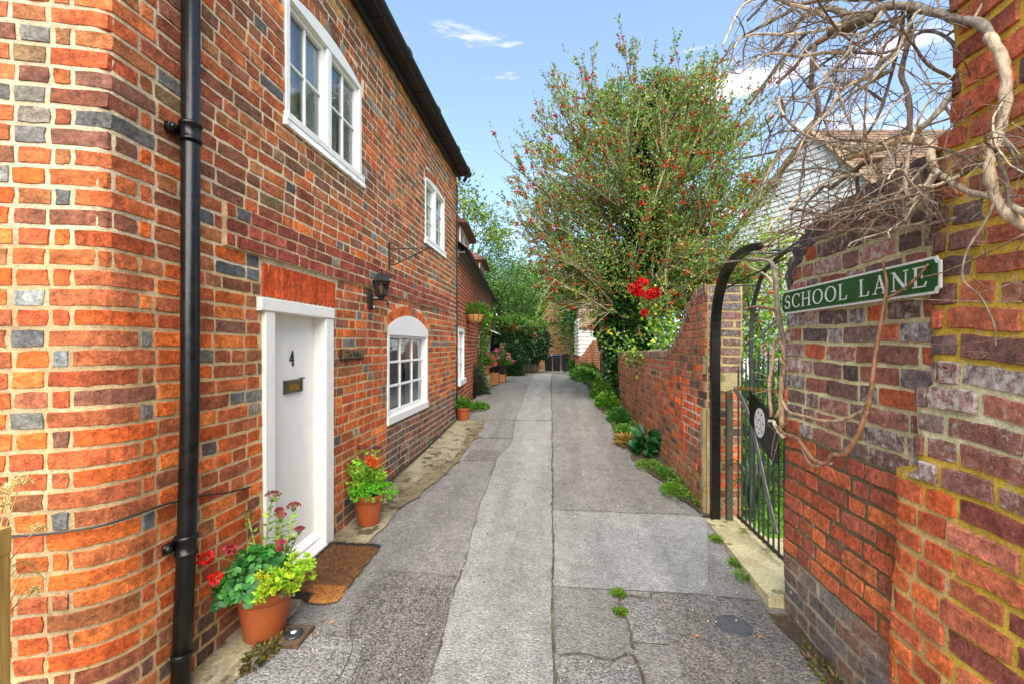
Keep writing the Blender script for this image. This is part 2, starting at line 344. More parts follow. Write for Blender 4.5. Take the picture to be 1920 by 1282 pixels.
# concrete apron along the foot of the left wall
foot = lambda y: float(np.interp(y, [-2, 1.4, 2.1, 2.6, 3.1, 3.8, 4.6, 5.4, 6.4, 7.4, 8], [-1.55, -1.47, -1.45, -1.5, -1.40, -1.38, -1.30, -1.20, -1.16, -1.26, -1.38]))+.012*sin(y*11)+.006*sin(y*29)
sheet('concrete_apron', -1.72, foot, -1.5, 7.6, .012, M_CONC, 150, 7, bumpy=.002)
sheet('moss_strip', lambda y: foot(y)-.10-.05*sin(y*3.1), lambda y: foot(y)+.03+.03*sin(y*2.7+1)+.008*sin(y*17), 3.9, 7.5, .0165, ground_material('brown_moss', [C8(128, 114, 84), C8(98, 84, 56), C8(140, 130, 108)], 5, .01), 90, 5, bumpy=.002)
def crack(name, pts, wd, mat, lift=.0125):
    P_ = spline([(x, y, 0) for x, y in pts], 8); V = []; F = []
    for i, p in enumerate(P_):
        a, c = P_[max(0, i-1)], P_[min(len(P_)-1, i+1)]; dx, dy = c[0]-a[0], c[1]-a[1]; l = sqrt(dx*dx+dy*dy) or 1; ww = wd*random.uniform(.25, 1.2)/2; o = random.uniform(-.004, .004)
        V += [(p[0]-dy/l*(ww+o), p[1]+dx/l*(ww+o), G(p[1])+lift), (p[0]+dy/l*(ww-o), p[1]-dx/l*(ww-o), G(p[1])+lift)]
    F = [(2*i, 2*i+1, 2*i+3, 2*i+2) for i in range(len(P_)-1)]
    npmesh(name, V, F, np.ones((len(V), 4)), mat, None, False, 'structure')
M_DIRT = ground_material('joint_dirt', [C8(84, 74, 58), C8(66, 60, 50), C8(104, 92, 60)], 7, .004)
crack('road_joint', [(stripR(y), y) for y in np.arange(1.0, 22, .35)], .016, M_DIRT)
crack('road_joint', [(stripL(y), y) for y in np.arange(1.0, 22, .35)], .006, M_DIRT, .0135)
crack('road_joint', [(0, 3.99), (.3, 4.0), (.6, 3.97), (.95, 3.99), (1.22, 3.96)], .010, M_DIRT)
crack('road_joint', [(-1.1, 5.78), (-.95, 5.76), (-.72, 5.8)], .012, M_DIRT)
crack('road_joint', [(0, 2.23), (.12, 2.25), (.25, 2.22), (.36, 2.26), (.40, 2.0), (.45, 1.7), (.50, 1.4)], .014, M_DIRT)
crack('road_joint', [(.37, 2.3), (.38, 2.5), (.365, 2.74), (.54, 2.75), (.57, 2.80), (.85, 2.81), (1.15, 2.78)], .012, M_DIRT)
crack('road_joint', [(-1.17, 2.87), (-.95, 2.89), (-.64, 2.87)], .008, M_DIRT)
crack('road_joint', [(-1.05, 2.75), (-1.12, 2.4), (-1.0, 2.1), (-1.02, 1.7), (-.95, 1.3)], .007, M_DIRT)
crack('road_joint', [(-1.2, 6.42), (-.9, 6.40), (-.66, 6.41)], .012, M_DIRT)
crack('road_joint', [(-1.3, 7.6), (-1.0, 7.62), (-.7, 7.58), (-.1, 7.6)], .02, M_DIRT)
# soil bed along the foot of the right wall
bed = lambda y: float(np.interp(y, [3.9, 4.6, 5.5, 6.5, 8, 11, 14, 16], [1.26, 1.05, .92, .87, .84, .78, .66, .6]))+.03*sin(y*4.3)+.02*sin(y*11)
sheet('soil_bed', bed, 1.30, 3.93, 16, .012, M_SOIL, 120, 8, bumpy=.006)
bed2 = lambda y: 1.19+.03*sin(y*9)
sheet('soil_bed', bed2, 1.33, 1.2, 2.66, .012, M_SOIL, 30, 4, bumpy=.006)
sheet('garden_lawn', 1.5, 18, 3.2, 34, .0, M_LAWN, 60, 30, bumpy=.01)
sheet('garden_path', 1.46, 2.3, 2.2, 3.6, .012, M_SILL, 10, 5)
# gate threshold
b = Buf(); prism(b, lambda u, v, w: (u, v, w), [(1.20, 2.74), (1.56, 2.7), (1.56, 4.03), (1.22, 4.03)], G(3.3)-.12, G(3.3)+.035, (1, 1, 1, 1))
b.build('gate_threshold', M_SILL, kind='structure')
b = Buf(); box(b, ID, .5, 1.3, -6, 1.2, -.5, -.4); 

# ------------------------------------------------------------------ brickwork
def brick(b, M, u0, u1, v0, v1, w, col, q=2, ang=0., j=.0032):
    """one brick face with rounded worn arrises, sides run back into the mortar"""
    l, h = u1-u0, v1-v0
    e = min(.0042, l*.12, h*.12)
    nu = (1 if q == 0 else (5 if l > .15 else 2) if q >= 2 else (2 if l > .15 else 1))
    us = [0, e]+[e+(l-2*e)*i/nu for i in range(1, nu)]+[l-e, l]
    nv = 2 if q >= 2 else 1
    vs_ = [0, e]+[e+(h-2*e)*i/nv for i in range(1, nv)]+[h-e, h]
    cu, cv = (u0+u1)/2, (v0+v1)/2; ca, sa = cos(ang), sin(ang); R = random.uniform
    jj = j if q else j*.6
    tu, tv = R(-.0012, .0012), R(-.0006, .0006); out = []; cs = []
    a0 = [R(-jj, jj) for _ in us]; a1 = [R(-jj, jj) for _ in us]; b0 = [R(-jj, jj)*1.3 for _ in vs_]; b1 = [R(-jj, jj)*1.3 for _ in vs_]
    nU, nV = len(us)-1, len(vs_)-1
    for jv, v in enumerate(vs_):
        fv = v/h
        for iu, u in enumerate(us):
            fu = u/l; x = u-l/2+(1-fu)*b0[jv]+fu*b1[jv]; y = v-h/2+(1-fv)*a0[iu]+fv*a1[iu]
            edge = iu in (0, nU) or jv in (0, nV); corner = iu in (0, 1, nU-1, nU) and jv in (0, 1, nV-1, nV)
            if corner: x *= 1-.010*min(1, .1/l); y *= .955
            ww = w-.010 if edge else w+(fu-.5)*tu+(fv-.5)*tv+(R(-.0008, .0008) if q else 0)
            out.append(M(cu+x*ca-y*sa, cv+x*sa+y*ca, ww))
            k = R(.86, 1.12) if q else 1.
            cs.append((col[0]*k, col[1]*k, col[2]*k, col[3]))
    n = nU+1
    b.add(out, [(r*n+c, r*n+c+1, (r+1)*n+c+1, (r+1)*n+c) for r in range(nV) for c in range(nU)], cs)
def cut(ivs, a, b_):
    o = []
    for s, e in ivs:
        if b_ <= s or a >= e: o.append((s, e)); continue
        if a > s: o.append((s, a))
        if b_ < e: o.append((b_, e))
    return o
def coursing(u0, u1, v0, v1, ch, jt, LS, LH, holes, top, ragged=.003, corner=None, mix=.75):
    """list of (u0,u1,v0,v1) bricks laid in an irregular Flemish-like bond"""
    out = []; n = int((v1-v0)/ch+.5)
    for r in range(n):
        a = v0+r*ch; vm = a+ch/2; ivs = [(u0, u1)]
        for h in holes:
            for (x0, x1) in h(vm): ivs = cut(ivs, x0, x1)
        segs = []
        if corner:
            c = (-.195, .125) if r % 2 else (-.115, .205); segs.append(c)
            left = c[0]; right = c[1]
            seq = [.055, LH, LS] if r % 2 == 0 else [LH, .055, LS]
            x = right
            k = 0
            while x < u1: 
                l = (.055 if k == 0 and r % 2 else (LH if (k+r) % 2 else LS)) if random.random() < .85 else random.choice([LH, LS])
                l *= random.uniform(.96, 1.05); segs.append((x+jt, x+jt+l)); x += jt+l; k += 1
            x = left; k = 0
            while x > u0:
                l = seq[k % 3]*random.uniform(.95, 1.06) if k < 3 else random.choice([LH, LS])
                segs.append((x-jt-l, x-jt)); x -= jt+l; k += 1
        else:
            x = u0-random.uniform(0, .02)-(0 if r % 2 else (LH+LS)/2); k = r
            while x < u1:
                l = (LS if k % 2 else LH) if random.random() < mix else random.choice([LS, LH, LS*.75])
                l *= random.uniform(.96, 1.04); segs.append((x, x+l)); x += l+jt; k += 1
        for s, e in segs:
            for p, q_ in ivs:
                x0, x1 = max(s, p+(jt*.6 if p > u0 else 0)), min(e, q_-(jt*.6 if q_ < u1 else 0))
                if x1-x0 < .032: continue
                t = top(.5*(x0+x1)) if top else 1e9
                if a+ch*.7 > t: continue
                out.append((x0, x1, a+jt/2+random.uniform(-ragged, ragged)*.5, a+ch-jt/2+random.uniform(-ragged, ragged)*.5))
    return out
def lay(parent, M, specs, tone, w=.0, limit=300, mat=None, far=False, name='brick'):
    """specs: (u0,u1,v0,v1[,angle[,proud[,col]]]); the largest in view become parts, the rest one joined part"""
    mat = mat or M_BR; L_ = []
    for s in specs:
        u0, u1, v0, v1 = s[:4]; ang = s[4] if len(s) > 4 else 0.; pw = s[5] if len(s) > 5 else 0.
        c = M((u0+u1)/2, (v0+v1)/2, 0); p = proj(c); size = 0; zd = 99
        if p:
            zd = p[2]
            a = proj(M(u0, (v0+v1)/2, 0)); d = proj(M(u1, (v0+v1)/2, 0))
            if -40 < p[0] < 1960 and -40 < p[1] < 1322 and a and d: size = (abs(a[0]-d[0])+2)*(v1-v0)*FP/p[2]
        global BL; BL = u1-u0; col = s[6] if len(s) > 6 else tone((u0+u1)/2, (v0+v1)/2)
        L_.append((size, zd, u0, u1, v0, v1, w+pw+random.uniform(-.0008, .0018), col, ang, c))
    L_.sort(key=lambda t: -t[0]); rest = Buf(); 
    for i, (size, zd, u0, u1, v0, v1, ww, col, ang, c) in enumerate(L_):
        if i < limit and size > 60 and not far:
            b = Buf(); brick(b, M, u0, u1, v0, v1, ww, col, 2, ang); b.build(name, mat, parent, False, loc=c)
        else: brick(rest, M, u0, u1, v0, v1, ww, col, 2 if (zd < 3.5 and size > 60) else 1 if zd < 6 else 0, ang)
    if rest.v: rest.build('brickwork', mat, parent, False, kind='stuff')
def mortar_grid(M, u0, u1, v0, v1, step, rects, colf, top=None, w=-.001, rough=.0005):
    us = sorted(set([round(x, 4) for x in np.arange(u0, u1, step)]+[u1]+[r[0] for r in rects]+[r[1] for r in rects]))
    vs_ = sorted(set([round(x, 4) for x in np.arange(v0, v1, step)]+[v1]+[r[2] for r in rects]+[r[3] for r in rects]))
    us = [u for u in us if u0 <= u <= u1]; vs_ = [v for v in vs_ if v0 <= v <= v1]
    V = []; Cc = []; F = []
    for v in vs_:
        for u in us:
            vv = min(v, top(u)) if top else v
            V.append(M(u, vv, w+random.uniform(-rough, rough))); Cc.append(colf(u, vv))
    n = len(us)
    for j in range(len(vs_)-1):
        for i in range(n-1):
            cu, cv = (us[i]+us[i+1])/2, (vs_[j]+vs_[j+1])/2
            if any(r[0] < cu < r[1] and r[2] < cv < r[3] for r in rects): continue
            if top and vs_[j] > max(top(us[i]), top(us[i+1])): continue
            k = j*n+i; F.append((k, k+1, k+n+1, k+n))
    return V, F, Cc
def arcgeo(uc, half, vs_, rise):
    R = (half*half+rise*rise)/(2*rise); return uc, vs_+rise-R, R, math.asin(half/R)
def voussoirs(g, h, wd=.065, jt=.01, extra=0.):
    uc, vc, R, th = g; n = max(3, int(round((2*th*(R+h/2))/(wd+jt)))); o = []
    for i in range(n):
        t = -th+(i+.5)*2*th/n; cu, cv = uc+(R+h/2)*sin(t), vc+(R+h/2)*cos(t); wv = 2*th*(R+h/2)/n-jt
        o.append((cu-wv/2, cu+wv/2, cv-h/2, cv+h/2, -t, .003))
    return o
def rect_hole(a, b_, c, d): return lambda v: [(a, b_)] if c < v < d else []
def arc_hole(g, h):
    uc, vc, R, th = g
    def f(v):
        Ro = R+h+.006
        if v < vc+R*cos(th)-.03 or v > vc+Ro: return []
        x = sqrt(max(0, Ro*Ro-(v-vc)**2)); x = min(x, Ro*sin(th)+.01+.02); return [(uc-x, uc+x)]
    return f
pick = lambda L_: random.choice(L_)
def vary(c, s=.13, a=0.):
    k = max(.5, 1+random.gauss(0, s)); h = random.gauss(0, s*.35); return (c[0]*k, c[1]*k*(1+h), c[2]*k*(1+h*1.5), a)

# ------------------------------------------------------------------ the cottage on the left (number 4)
WX, CY = -1.70, 1.568; D1 = (cos(radians(17)), sin(radians(17)))
def Tz(z): return float(np.interp(z, [0, 1.3, 1.9, 2.4], [.17, .15, .06, .012]))
def MH(u, v, w):
    T = Tz(v); v2 = v+.0035*sin(u*2.3+v*1.1)+.0025*sin(u*5.7+1)
    if u <= -T: x, y = WX+D1[0]*u, CY+D1[1]*u; nx, ny = D1[1], -D1[0]
    elif u >= T: x, y = WX, CY+u; nx, ny = 1, 0
    else:
        t = (u+T)/(2*T); ax, ay = WX-D1[0]*T, CY-D1[1]*T; bx_, by_ = WX, CY+T
        x = (1-t)**2*ax+2*t*(1-t)*WX+t*t*bx_; y = (1-t)**2*ay+2*t*(1-t)*CY+t*t*by_
        tx = 2*(1-t)*(WX-ax)+2*t*(bx_-WX); ty = 2*(1-t)*(CY-ay)+2*t*(by_-CY); l = sqrt(tx*tx+ty*ty); nx, ny = ty/l, -tx/l
    k = .006*sin(u*1.7+v*2.1)
    return (x+nx*(w+k), y+ny*(w+k), v2)
def ML(Y, v, w): return (WX+w, Y, v)           # straight plane of the lane front, by true Y
U = lambda Y: Y-CY
house = thing('brick_cottage', 'tall red brick cottage at the left with white door, white windows and a rounded corner', 'cottage', (WX, 4.5, G(4.5)))
DOOR = (2.478, 3.284, -.2, 1.70); LINT = (2.431, 3.284, 1.70, 1.777)
WIN1 = (4.398, 5.808, .70, 1.69); A1 = arcgeo(U(5.103), .705, 1.69, .147)
WIN2 = (2.688, 3.788, 2.92, 3.72); A2 = arcgeo(U(3.238), .55, 3.72, .085)
WIN3 = (5.69, 6.69, 2.86, 3.66); A3 = arcgeo(U(6.19), .50, 3.66, .05)
SOLD = (2.469, 3.325, 1.777, 1.995)
P_or = [C8(218, 107, 46), C8(210, 99, 44), C8(197, 99, 55), C8(226, 123, 59), C8(189, 92, 53), C8(179, 99, 61)]
P_rd = [C8(173, 96, 59), C8(158, 90, 61), C8(185, 101, 59), C8(148, 92, 67), C8(175, 112, 69), C8(135, 90, 71), C8(195, 107, 59)]
P_gy = [C8(122, 120, 114), C8(100, 98, 96), C8(142, 138, 126), C8(112, 104, 98)]
P_pu = [C8(122, 84, 74), C8(136, 92, 80), C8(104, 84, 78), C8(150, 98, 84), C8(112, 96, 88), C8(96, 78, 70)]
def tone_house(u, v):
    r = random.random(); Y = u+CY
    if BL > .15: r += .13
    g = .17 if v > 1.0 else .13
    if v > 2.2: g = .17
    if r < g: return vary(pick(P_gy), .16, random.uniform(0, .3))
    if Y > 4.3 and v < .72: return vary(pick(P_pu), .12, random.uniform(.2, .5))
    if 2.0 < v < 2.24 and Y > 2.1: return vary(pick([C8(158, 76, 58), C8(170, 84, 64), C8(132, 70, 58)]), .12, .15)
    po = float(np.interp(v, [0, .5, 1.5, 2.1, 2.6], [.75, .9, .85, .35, .12]))
    if Y > 2.2: po *= .8
    if u < .0 and v < 1.1: po *= .8
    if v < .25: return vary(pick(P_rd+P_pu), .14, .15)
    if random.random() < po: return vary(pick(P_or), .13, 0 if random.random() < .8 else .25)
    if v > 2.3 and random.random() < .10: return vary(pick([C8(150, 104, 66), C8(140, 110, 76)]), .12, .2)
    return vary(pick(P_rd), .14, random.uniform(0, .2))
def mort_house(u, v):
    c = C8(218, 198, 164) if v > 1.9 else C8(202, 174, 130)
    if u < .15 and v > .35: c = (c[0]*.80, c[1]*.80, c[2]*.80, 1)  # mortar painted darker round the corner to offset the strong sun there
    if v < .35: c = C8(196, 170, 122)
    if v > 4.25: c = C8(176, 160, 90)
    return c
uh0, uh1, TOPH = -1.6, U(7.54), 4.45
holes = [rect_hole(U(DOOR[0]), U(DOOR[1]), -1, 1.70), rect_hole(U(LINT[0]), U(LINT[1]), 1.70, 1.777), rect_hole(U(SOLD[0]), U(SOLD[1]), 1.777, 1.98),
         rect_hole(U(WIN1[0]), U(WIN1[1]), WIN1[2], WIN1[3]), rect_hole(U(WIN2[0]), U(WIN2[1]), WIN2[2]-.03, WIN2[3]), rect_hole(U(WIN3[0]), U(WIN3[1]), WIN3[2], WIN3[3]),
         arc_hole(A1, .115), arc_hole(A2, .115), arc_hole(A3, .115)]
rects = [(U(DOOR[0]), U(DOOR[1]), -1, 1.70), (U(LINT[0]), U(LINT[1]), 1.70, 1.777)]+[(U(w_[0]), U(w_[1]), w_[2], w_[3]) for w_ in (WIN1, WIN2, WIN3)]
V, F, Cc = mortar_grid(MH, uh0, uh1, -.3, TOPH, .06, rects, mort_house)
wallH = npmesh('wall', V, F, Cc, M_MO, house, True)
CH = .0755
specs = coursing(uh0, uh1, -.25, TOPH, CH, .0098, .215, .104, holes, None, corner=True)
def bandw(s):
    u0, u1, v0, v1 = s; Y0 = u0+CY
    return 2.0 < (v0+v1)/2 < 2.235 and 2.16 < (u0+u1)/2+CY < 6.95
S2 = []
for s in specs:
    vb = 2.0 < (s[2]+s[3])/2 < 2.235; ub = U(2.166)
    if vb and s[0] < ub < s[1]:
        if ub-s[0] > .03: S2.append((s[0], ub-.006, s[2], s[3], 0., 0.))
        if s[1]-ub > .03: S2.append((ub+.002, s[1], s[2], s[3], 0., .024))
    elif bandw(s): S2.append((s[0], s[1], s[2], s[3], 0., .024))
    else: S2.append(s+(0., 0.))
S2 += [x+(vary(pick(P_or+P_gy[:1]), .12),) for x in voussoirs(A1, .11)]
S2 += [x+(vary(pick(P_rd+P_gy[2:3]+[C8(176, 110, 60)]), .12, .2),) for x in voussoirs(A2, .11)+voussoirs(A3, .11)]
ns = 14; ws = (SOLD[1]-SOLD[0])/ns
S2 += [(U(SOLD[0])+i*ws+.005, U(SOLD[0])+(i+1)*ws-.005, 1.787, 1.985, 0., .005, vary(C8(198, 80, 36), .05)) for i in range(ns)]
lay(wallH, MH, S2, tone_house, .0022)
b = Buf(); n = 90; vs = []
for i in range(n+1):
    u = U(2.166)+(6.95-2.166)*i/n; vs += [MH(u, 2.0165, -.01), MH(u, 2.0165, .0215), MH(u, 2.2400, .0215), MH(u, 2.2400, -.01)]
b.add(vs, [(i*4+k, i*4+k+1, i*4+5+k, i*4+4+k) for i in range(n) for k in range(3)]+[(3, 2, 1, 0), (n*4, n*4+1, n*4+2, n*4+3)], C8(205, 178, 135)); b.build('band_mortar', M_MO, house)
# body of the house behind its skin
b = Buf(); prism(b, lambda u, v, w: (u, v, w), [(WX-.19, CY+.2), (WX-.19, 7.53), (-6.5, 7.53), (-6.5, CY-1.3), (WX-1.6, CY-.32)], -.3, TOPH)
b.build('wall_core', M_ROOM, house)
# roof slabs with rows of tiles, oversailing eaves
def tiles_rows(b, p00, pu, pv, rows, ncol, cols, wob=.006, th=.014):
    """overlapping courses of plain tiles on the parallelogram p00 + u*pu + v*pv (v up the slope)"""
    nrm = norm(cross(pu, pv))
    if nrm[2] < 0: nrm = (-nrm[0], -nrm[1], -nrm[2])
    q = lambda u, v, h: tuple(p00[i]+pu[i]*u+pv[i]*v+nrm[i]*h for i in range(3))
    for r in range(rows):
        for c in range(ncol):
            o = .5/ncol if r % 2 else 0
            u0, u1 = c/ncol+o, (c+.96)/ncol+o
            if u0 >= 1: continue
            u1 = min(u1, 1); v0, v1 = r/rows, (r+1.15)/rows; k = random.uniform(-wob, wob)
            cc = vary(pick(cols), .15)
            b.add([q(u0, v0, th*1.9+k), q(u1, v0, th*1.9+k*.5), q(u1, v1, th*.6), q(u0, v1, th*.6), q(u0, v0, th*.7), q(u1, v0, th*.7)], [(0, 1, 2, 3), (4, 5, 1, 0), (0, 3, 4), (1, 5, 2)], cc)
P_tile = [C8(128, 92, 74), C8(110, 84, 70), C8(146, 104, 80), C8(96, 80, 68), C8(134, 110, 84)]
roof = Buf(); y0r, y1r = .6, 7.72
roof.add([(WX+.16, y0r, 4.46), (WX+.16, y1r, 4.46), (-4.1, y1r, 6.6), (-4.1, y0r, 6.6), (WX+.16, y0r, 4.40), (WX+.16, y1r, 4.40), (-4.1, y1r, 6.54), (-4.1, y0r, 6.54),
          (-6.6, y1r, 4.4), (-6.6, y0r, 4.4)], [(0, 1, 2, 3), (4, 7, 6, 5), (0, 4, 5, 1), (1, 5, 6, 2), (0, 3, 7, 4), (3, 2, 8, 9)], C8(110, 84, 70))
rfo = roof.build('roof', M_TILE, house)
b = Buf(); tiles_rows(b, (WX+.18, y0r, 4.462), (0, y1r-y0r, 0), (-2.4, 0, 2.14), 28, 42, P_tile); b.build('roof_tiling', M_TILE, rfo, kind='stuff')
b = Buf(); box(b, ML, y0r, y1r-.02, 4.33, 4.455, .012, .045, bev=.004)
box(b, ML, y0r, y1r-.02, 4.40, 4.425, .046, .15); b.build('fascia_board', M_BLACKM, house)
def gutter(b, p0, p1, r):
    d = norm(vsub(p1, p0)); n = 10; a = norm(cross(d, (0, 0, 1)))
    for rr, flip in ((r, 0), (r-.004, 1)):
        vs = []
        for p in (p0, p1):
            for k in range(n+1):
                t = pi*k/n; vs.append((p[0]+a[0]*rr*cos(t), p[1]+a[1]*rr*cos(t), p[2]-rr*sin(t)))
        b.add(vs, [(k, k+1, n+2+k, n+1+k) for k in range(n)])
b = Buf(); gutter(b, (WX+.155, y0r, 4.475), (WX+.155, y1r+.06, 4.465), .062)
b.add([(WX+.155+.062*cos(pi*k/10), y1r+.06, 4.465-.062*sin(pi*k/10)) for k in range(11)], [tuple(range(11))])
gt = b.build('gutter', M_BLACKM, house, True)
for yy in (2.2, 3.35, 4.5, 5.65, 6.8, 7.6):
    b = Buf(); tube(b, [(WX+.155, yy+dy, 4.47) for dy in (-.03, .03)], .069, 14); b.build('gutter_joint', M_BLACKM, gt, True)
for yy in (2.8, 3.9, 5.1, 6.2, 7.2):
    b = Buf(); box(b, ML, yy-.012, yy+.012, 4.39, 4.41, .04, .17); b.build('gutter_bracket', M_IRON, gt)
b = Buf(); tube(b, spline([(WX+.15, 7.62, 4.42), (WX+.15, 7.62, 4.36), (WX+.10, 7.66, 4.30)], 3), .03, 8); b.build('gutter_outlet', M_BLACKM, gt, True)
# downpipe
b = Buf(); dp = [(-1.645, 1.835, G(1.84)+.02), (-1.643, 1.868, .6), (-1.64, 1.885, 1.2), (-1.64, 1.89, 4.4)]
tube(b, dp, .0375, 20); dpo = b.build('downpipe', M_BLACK, house, True); dpo['label'] = 'glossy black cast iron downpipe'
def collar(z, x=-1.64, y=1.887, big=False):
    b = Buf(); prof = [(.039, -.045), (.045, -.045), (.047, -.037), (.045, -.03), (.041, -.028), (.041, .02), (.045, .024), (.049, .032), (.045, .042), (.039, .045)]
    lathe(b, (x, y, z), prof, 20)
    o = b.build('pipe_collar', M_BLACK, dpo, True)
    b = Buf(); box(b, ID, x-.06, x-.03, y-.075, y-.015, z-.022, z+.022, bev=.006); tube(b, [(x-.03, y-.062, z), (x-.022, y-.07, z)], .016, 10)
    b.build('pipe_lug', M_BLACK, dpo, True)
collar(2.455); collar(.62, -1.643, 1.868)
b = Buf(); lathe(b, (-1.644, 1.842, .145), [(.0376, -.012), (.0405, -.01), (.0405, .01), (.0376, .012)], 20); b.build('pipe_joint', M_BLACK, dpo, True)

# windows and door
def arch_pts(g, base_v, n=16, cut_=0.):
    uc, vc, R, th = g; return [(uc+R*sin(-th+2*th*i/n), vc+R*cos(-th+2*th*i/n)-cut_) for i in range(n+1)]
def panes(win, M, u0, u1, v0, v1, nx_, ny_, bar, w, name='pane'):
    fr = Buf(); 
    for i in range(1, nx_): x = u0+(u1-u0)*i/nx_; box(fr, M, x-bar/2, x+bar/2, v0, v1, w-.012, w+.012, bev=.003)
    for j in range(1, ny_): y = v0+(v1-v0)*j/ny_; box(fr, M, u0, u1, y-bar/2, y+bar/2, w-.010, w+.010, bev=.003)
    fr.build('glazing_bars', M_WHITE, win)
    for i in range(nx_):
        for j in range(ny_):
            p = Buf(); a, b_ = u0+(u1-u0)*i/nx_+bar/2, u0+(u1-u0)*(i+1)/nx_-bar/2; c, d = v0+(v1-v0)*j/ny_+bar/2, v0+(v1-v0)*(j+1)/ny_-bar/2
            t = random.uniform(-.002, .002)
            p.add([M(a, c, w-.003+t), M(b_, c, w-.003-t), M(b_, d, w-.003), M(a, d, w-.003+t*.5)], [(0, 1, 2, 3)])
            p.build(name, M_GLASS, win)
def curtain(win, M, u0, u1, v0, v1, w, mat, amp=.012, f=60):
    n = 40; V = []; F = []
    for i in range(n+1):
        u = u0+(u1-u0)*i/n
        for v in (v0, v1): V.append(M(u, v, w+amp*sin(u*f)+amp*.5*sin(u*f*.37)))
    F = [(2*i, 2*i+2, 2*i+3, 2*i+1) for i in range(n)]
    npmesh('curtain', V, F, np.ones((len(V), 4)), mat, win, True)
def backing(win, M, u0, u1, v0, v1, w, mat):
    b = Buf(); b.add([M(u0, v0, w), M(u1, v0, w), M(u1, v1, w), M(u0, v1, w)], [(0, 1, 2, 3)]); b.build('pane_backing', mat, win)  # sheet added behind the panes; its tone sets how bright they look
MY = lambda u, v, w: MH(u, v, w)
def MU(Y, v, w): return MH(Y-CY, v, w)
# ground-floor window
b = Buf(); o, s_ = WIN1, .05
box(b, ML, o[0], o[0]+.05, o[2], o[3], -.15, .012, bev=.004); box(b, ML, o[1]-.05, o[1], o[2], o[3], -.15, .012, bev=.004)
box(b, ML, o[0]-.004, o[1]+.004, o[2], o[2]+.085, -.15, .02, bev=.006)
pts = [(u+CY, v) for u, v in arch_pts(A1, 0)]; prism(b, ML, [(o[1], 1.61), (o[0], 1.61)]+[(p[0], p[1]-.002) for p in pts], -.05, .014)
win = b.build('window', M_WHITE, house); win['label'] = 'white nine-pane ground floor window with a solid arched head'
b = Buf(); a0, a1, c0, c1 = o[0]+.05, o[1]-.05, o[2]+.085, 1.61
for q_ in ((a0, a0+.03, c0, c1), (a1-.045, a1, c0, c1), (a0+.03, a1-.045, c1-.03, c1), (a0+.03, a1-.045, c0, c0+.045)): box(b, ML, *q_, -.07, -.03, bev=.003)
b.build('sash_frame', M_WHITE, win)
panes(win, ML, a0+.03, a1-.045, c0+.045, c1-.03, 3, 3, .026, -.045)
curtain(win, ML, a0, a0+.22, c0, c1, -.088, M_CURTAIN); curtain(win, ML, a1-.6, a1, c0, c1, -.088, M_CURTAIN); backing(win, ML, a0-.02, a1+.02, c0-.02, c1+.02, -.105, M_REFLBACK)
# upper windows
def upper(o, g, rise, panes_, label, lights=2):
    b = Buf(); m = (o[0]+o[1])/2
    box(b, ML, o[0], o[0]+.045, o[2], o[3], -.13, .012, bev=.004); box(b, ML, o[1]-.045, o[1], o[2], o[3], -.13, .012, bev=.004)
    box(b, ML, m-.03, m+.03, o[2]+.04, o[3]-.02, -.10, .010, bev=.004)
    box(b, ML, o[0]-.02, o[1]+.02, o[2]-.012, o[2]+.04, -.13, .035, bev=.006)
    pts = [(u+CY, v) for u, v in arch_pts(g, 0)]; prism(b, ML, [(o[1], o[3]-.02), (o[0], o[3]-.02)]+[(p[0], p[1]-.002) for p in pts], -.05, .014)
    win = b.build('window', M_WHITE, house); win['label'] = label
    for k, (a0, a1) in enumerate(((o[0]+.045, m-.03), (m+.03, o[1]-.045))):
        b = Buf(); c0, c1 = o[2]+.04, o[3]-.02; pr = -.012 if k else -.02
        for q_ in ((a0, a0+.032, c0, c1), (a1-.032, a1, c0, c1), (a0+.032, a1-.032, c1-.032, c1), (a0+.032, a1-.032, c0, c0+.036)): box(b, ML, *q_, pr-.04, pr, bev=.003)
        b.build('casement', M_WHITE, win)
        panes(win, ML, a0+.032, a1-.032, c0+.036, c1-.032, *panes_, .018, pr-.02)
    curtain(win, ML, o[0]+.3, o[0]+.52, o[2], o[3], -.09, M_CURTAIN, .02, 70); curtain(win, ML, o[1]-.2, o[1]-.05, o[2], o[3], -.09, M_CURTAIN, .02, 70)
    backing(win, ML, o[0]-.02, o[1]+.02, o[2]-.02, o[3]+.06, -.115, M_REFLBACK)
    b = Buf(); box(b, ML, o[0]-.03, o[1]+.03, o[2]-.05, o[2]-.013, -.02, .03); b.build('tile_sill', M_TILE, house)
    return win
upper(WIN2, A2, .085, (2, 2), 'white four-light first floor window above the door')
upper(WIN3, A3, .05, (1, 3), 'small white first floor window near the far end')
# door
b = Buf(); g0 = G(2.9)
box(b, ML, 2.478, 2.569, g0-.02, 1.70, -.14, .018, bev=.004); box(b, ML, 3.17, 3.284, g0-.02, 1.70, -.14, .018, bev=.004)
box(b, ML, 2.431, 3.284, 1.70, 1.777, -.14, .026, bev=.005)
b.build('door_frame', M_WHITE, house)
b = Buf(); box(b, ML, 2.569, 3.17, g0+.05, 1.70, -.125, -.08, bev=.002); door = b.build('door', M_DOORW, house)
door['label'] = 'plain white painted plank door'
b = Buf(); prism(b, lambda u, v, w: (WX+v, u, w), [(2.575, -.08), (3.165, -.08), (3.165, -.02), (2.575, -.02)], g0+.06, g0+.1); 
b.add([ML(2.575, g0+.13, -.078), ML(3.165, g0+.13, -.078), ML(3.165, g0+.045, .03), ML(2.575, g0+.045, .03), ML(2.575, g0+.02, .03), ML(3.165, g0+.02, .03), ML(2.575, g0+.02, -.078), ML(3.165, g0+.02, -.078)],
      [(0, 3, 2, 1), (3, 4, 5, 2), (4, 6, 7, 5), (0, 6, 4, 3), (1, 2, 5, 7)]); b.build('weather_bar', M_WHITE, door)
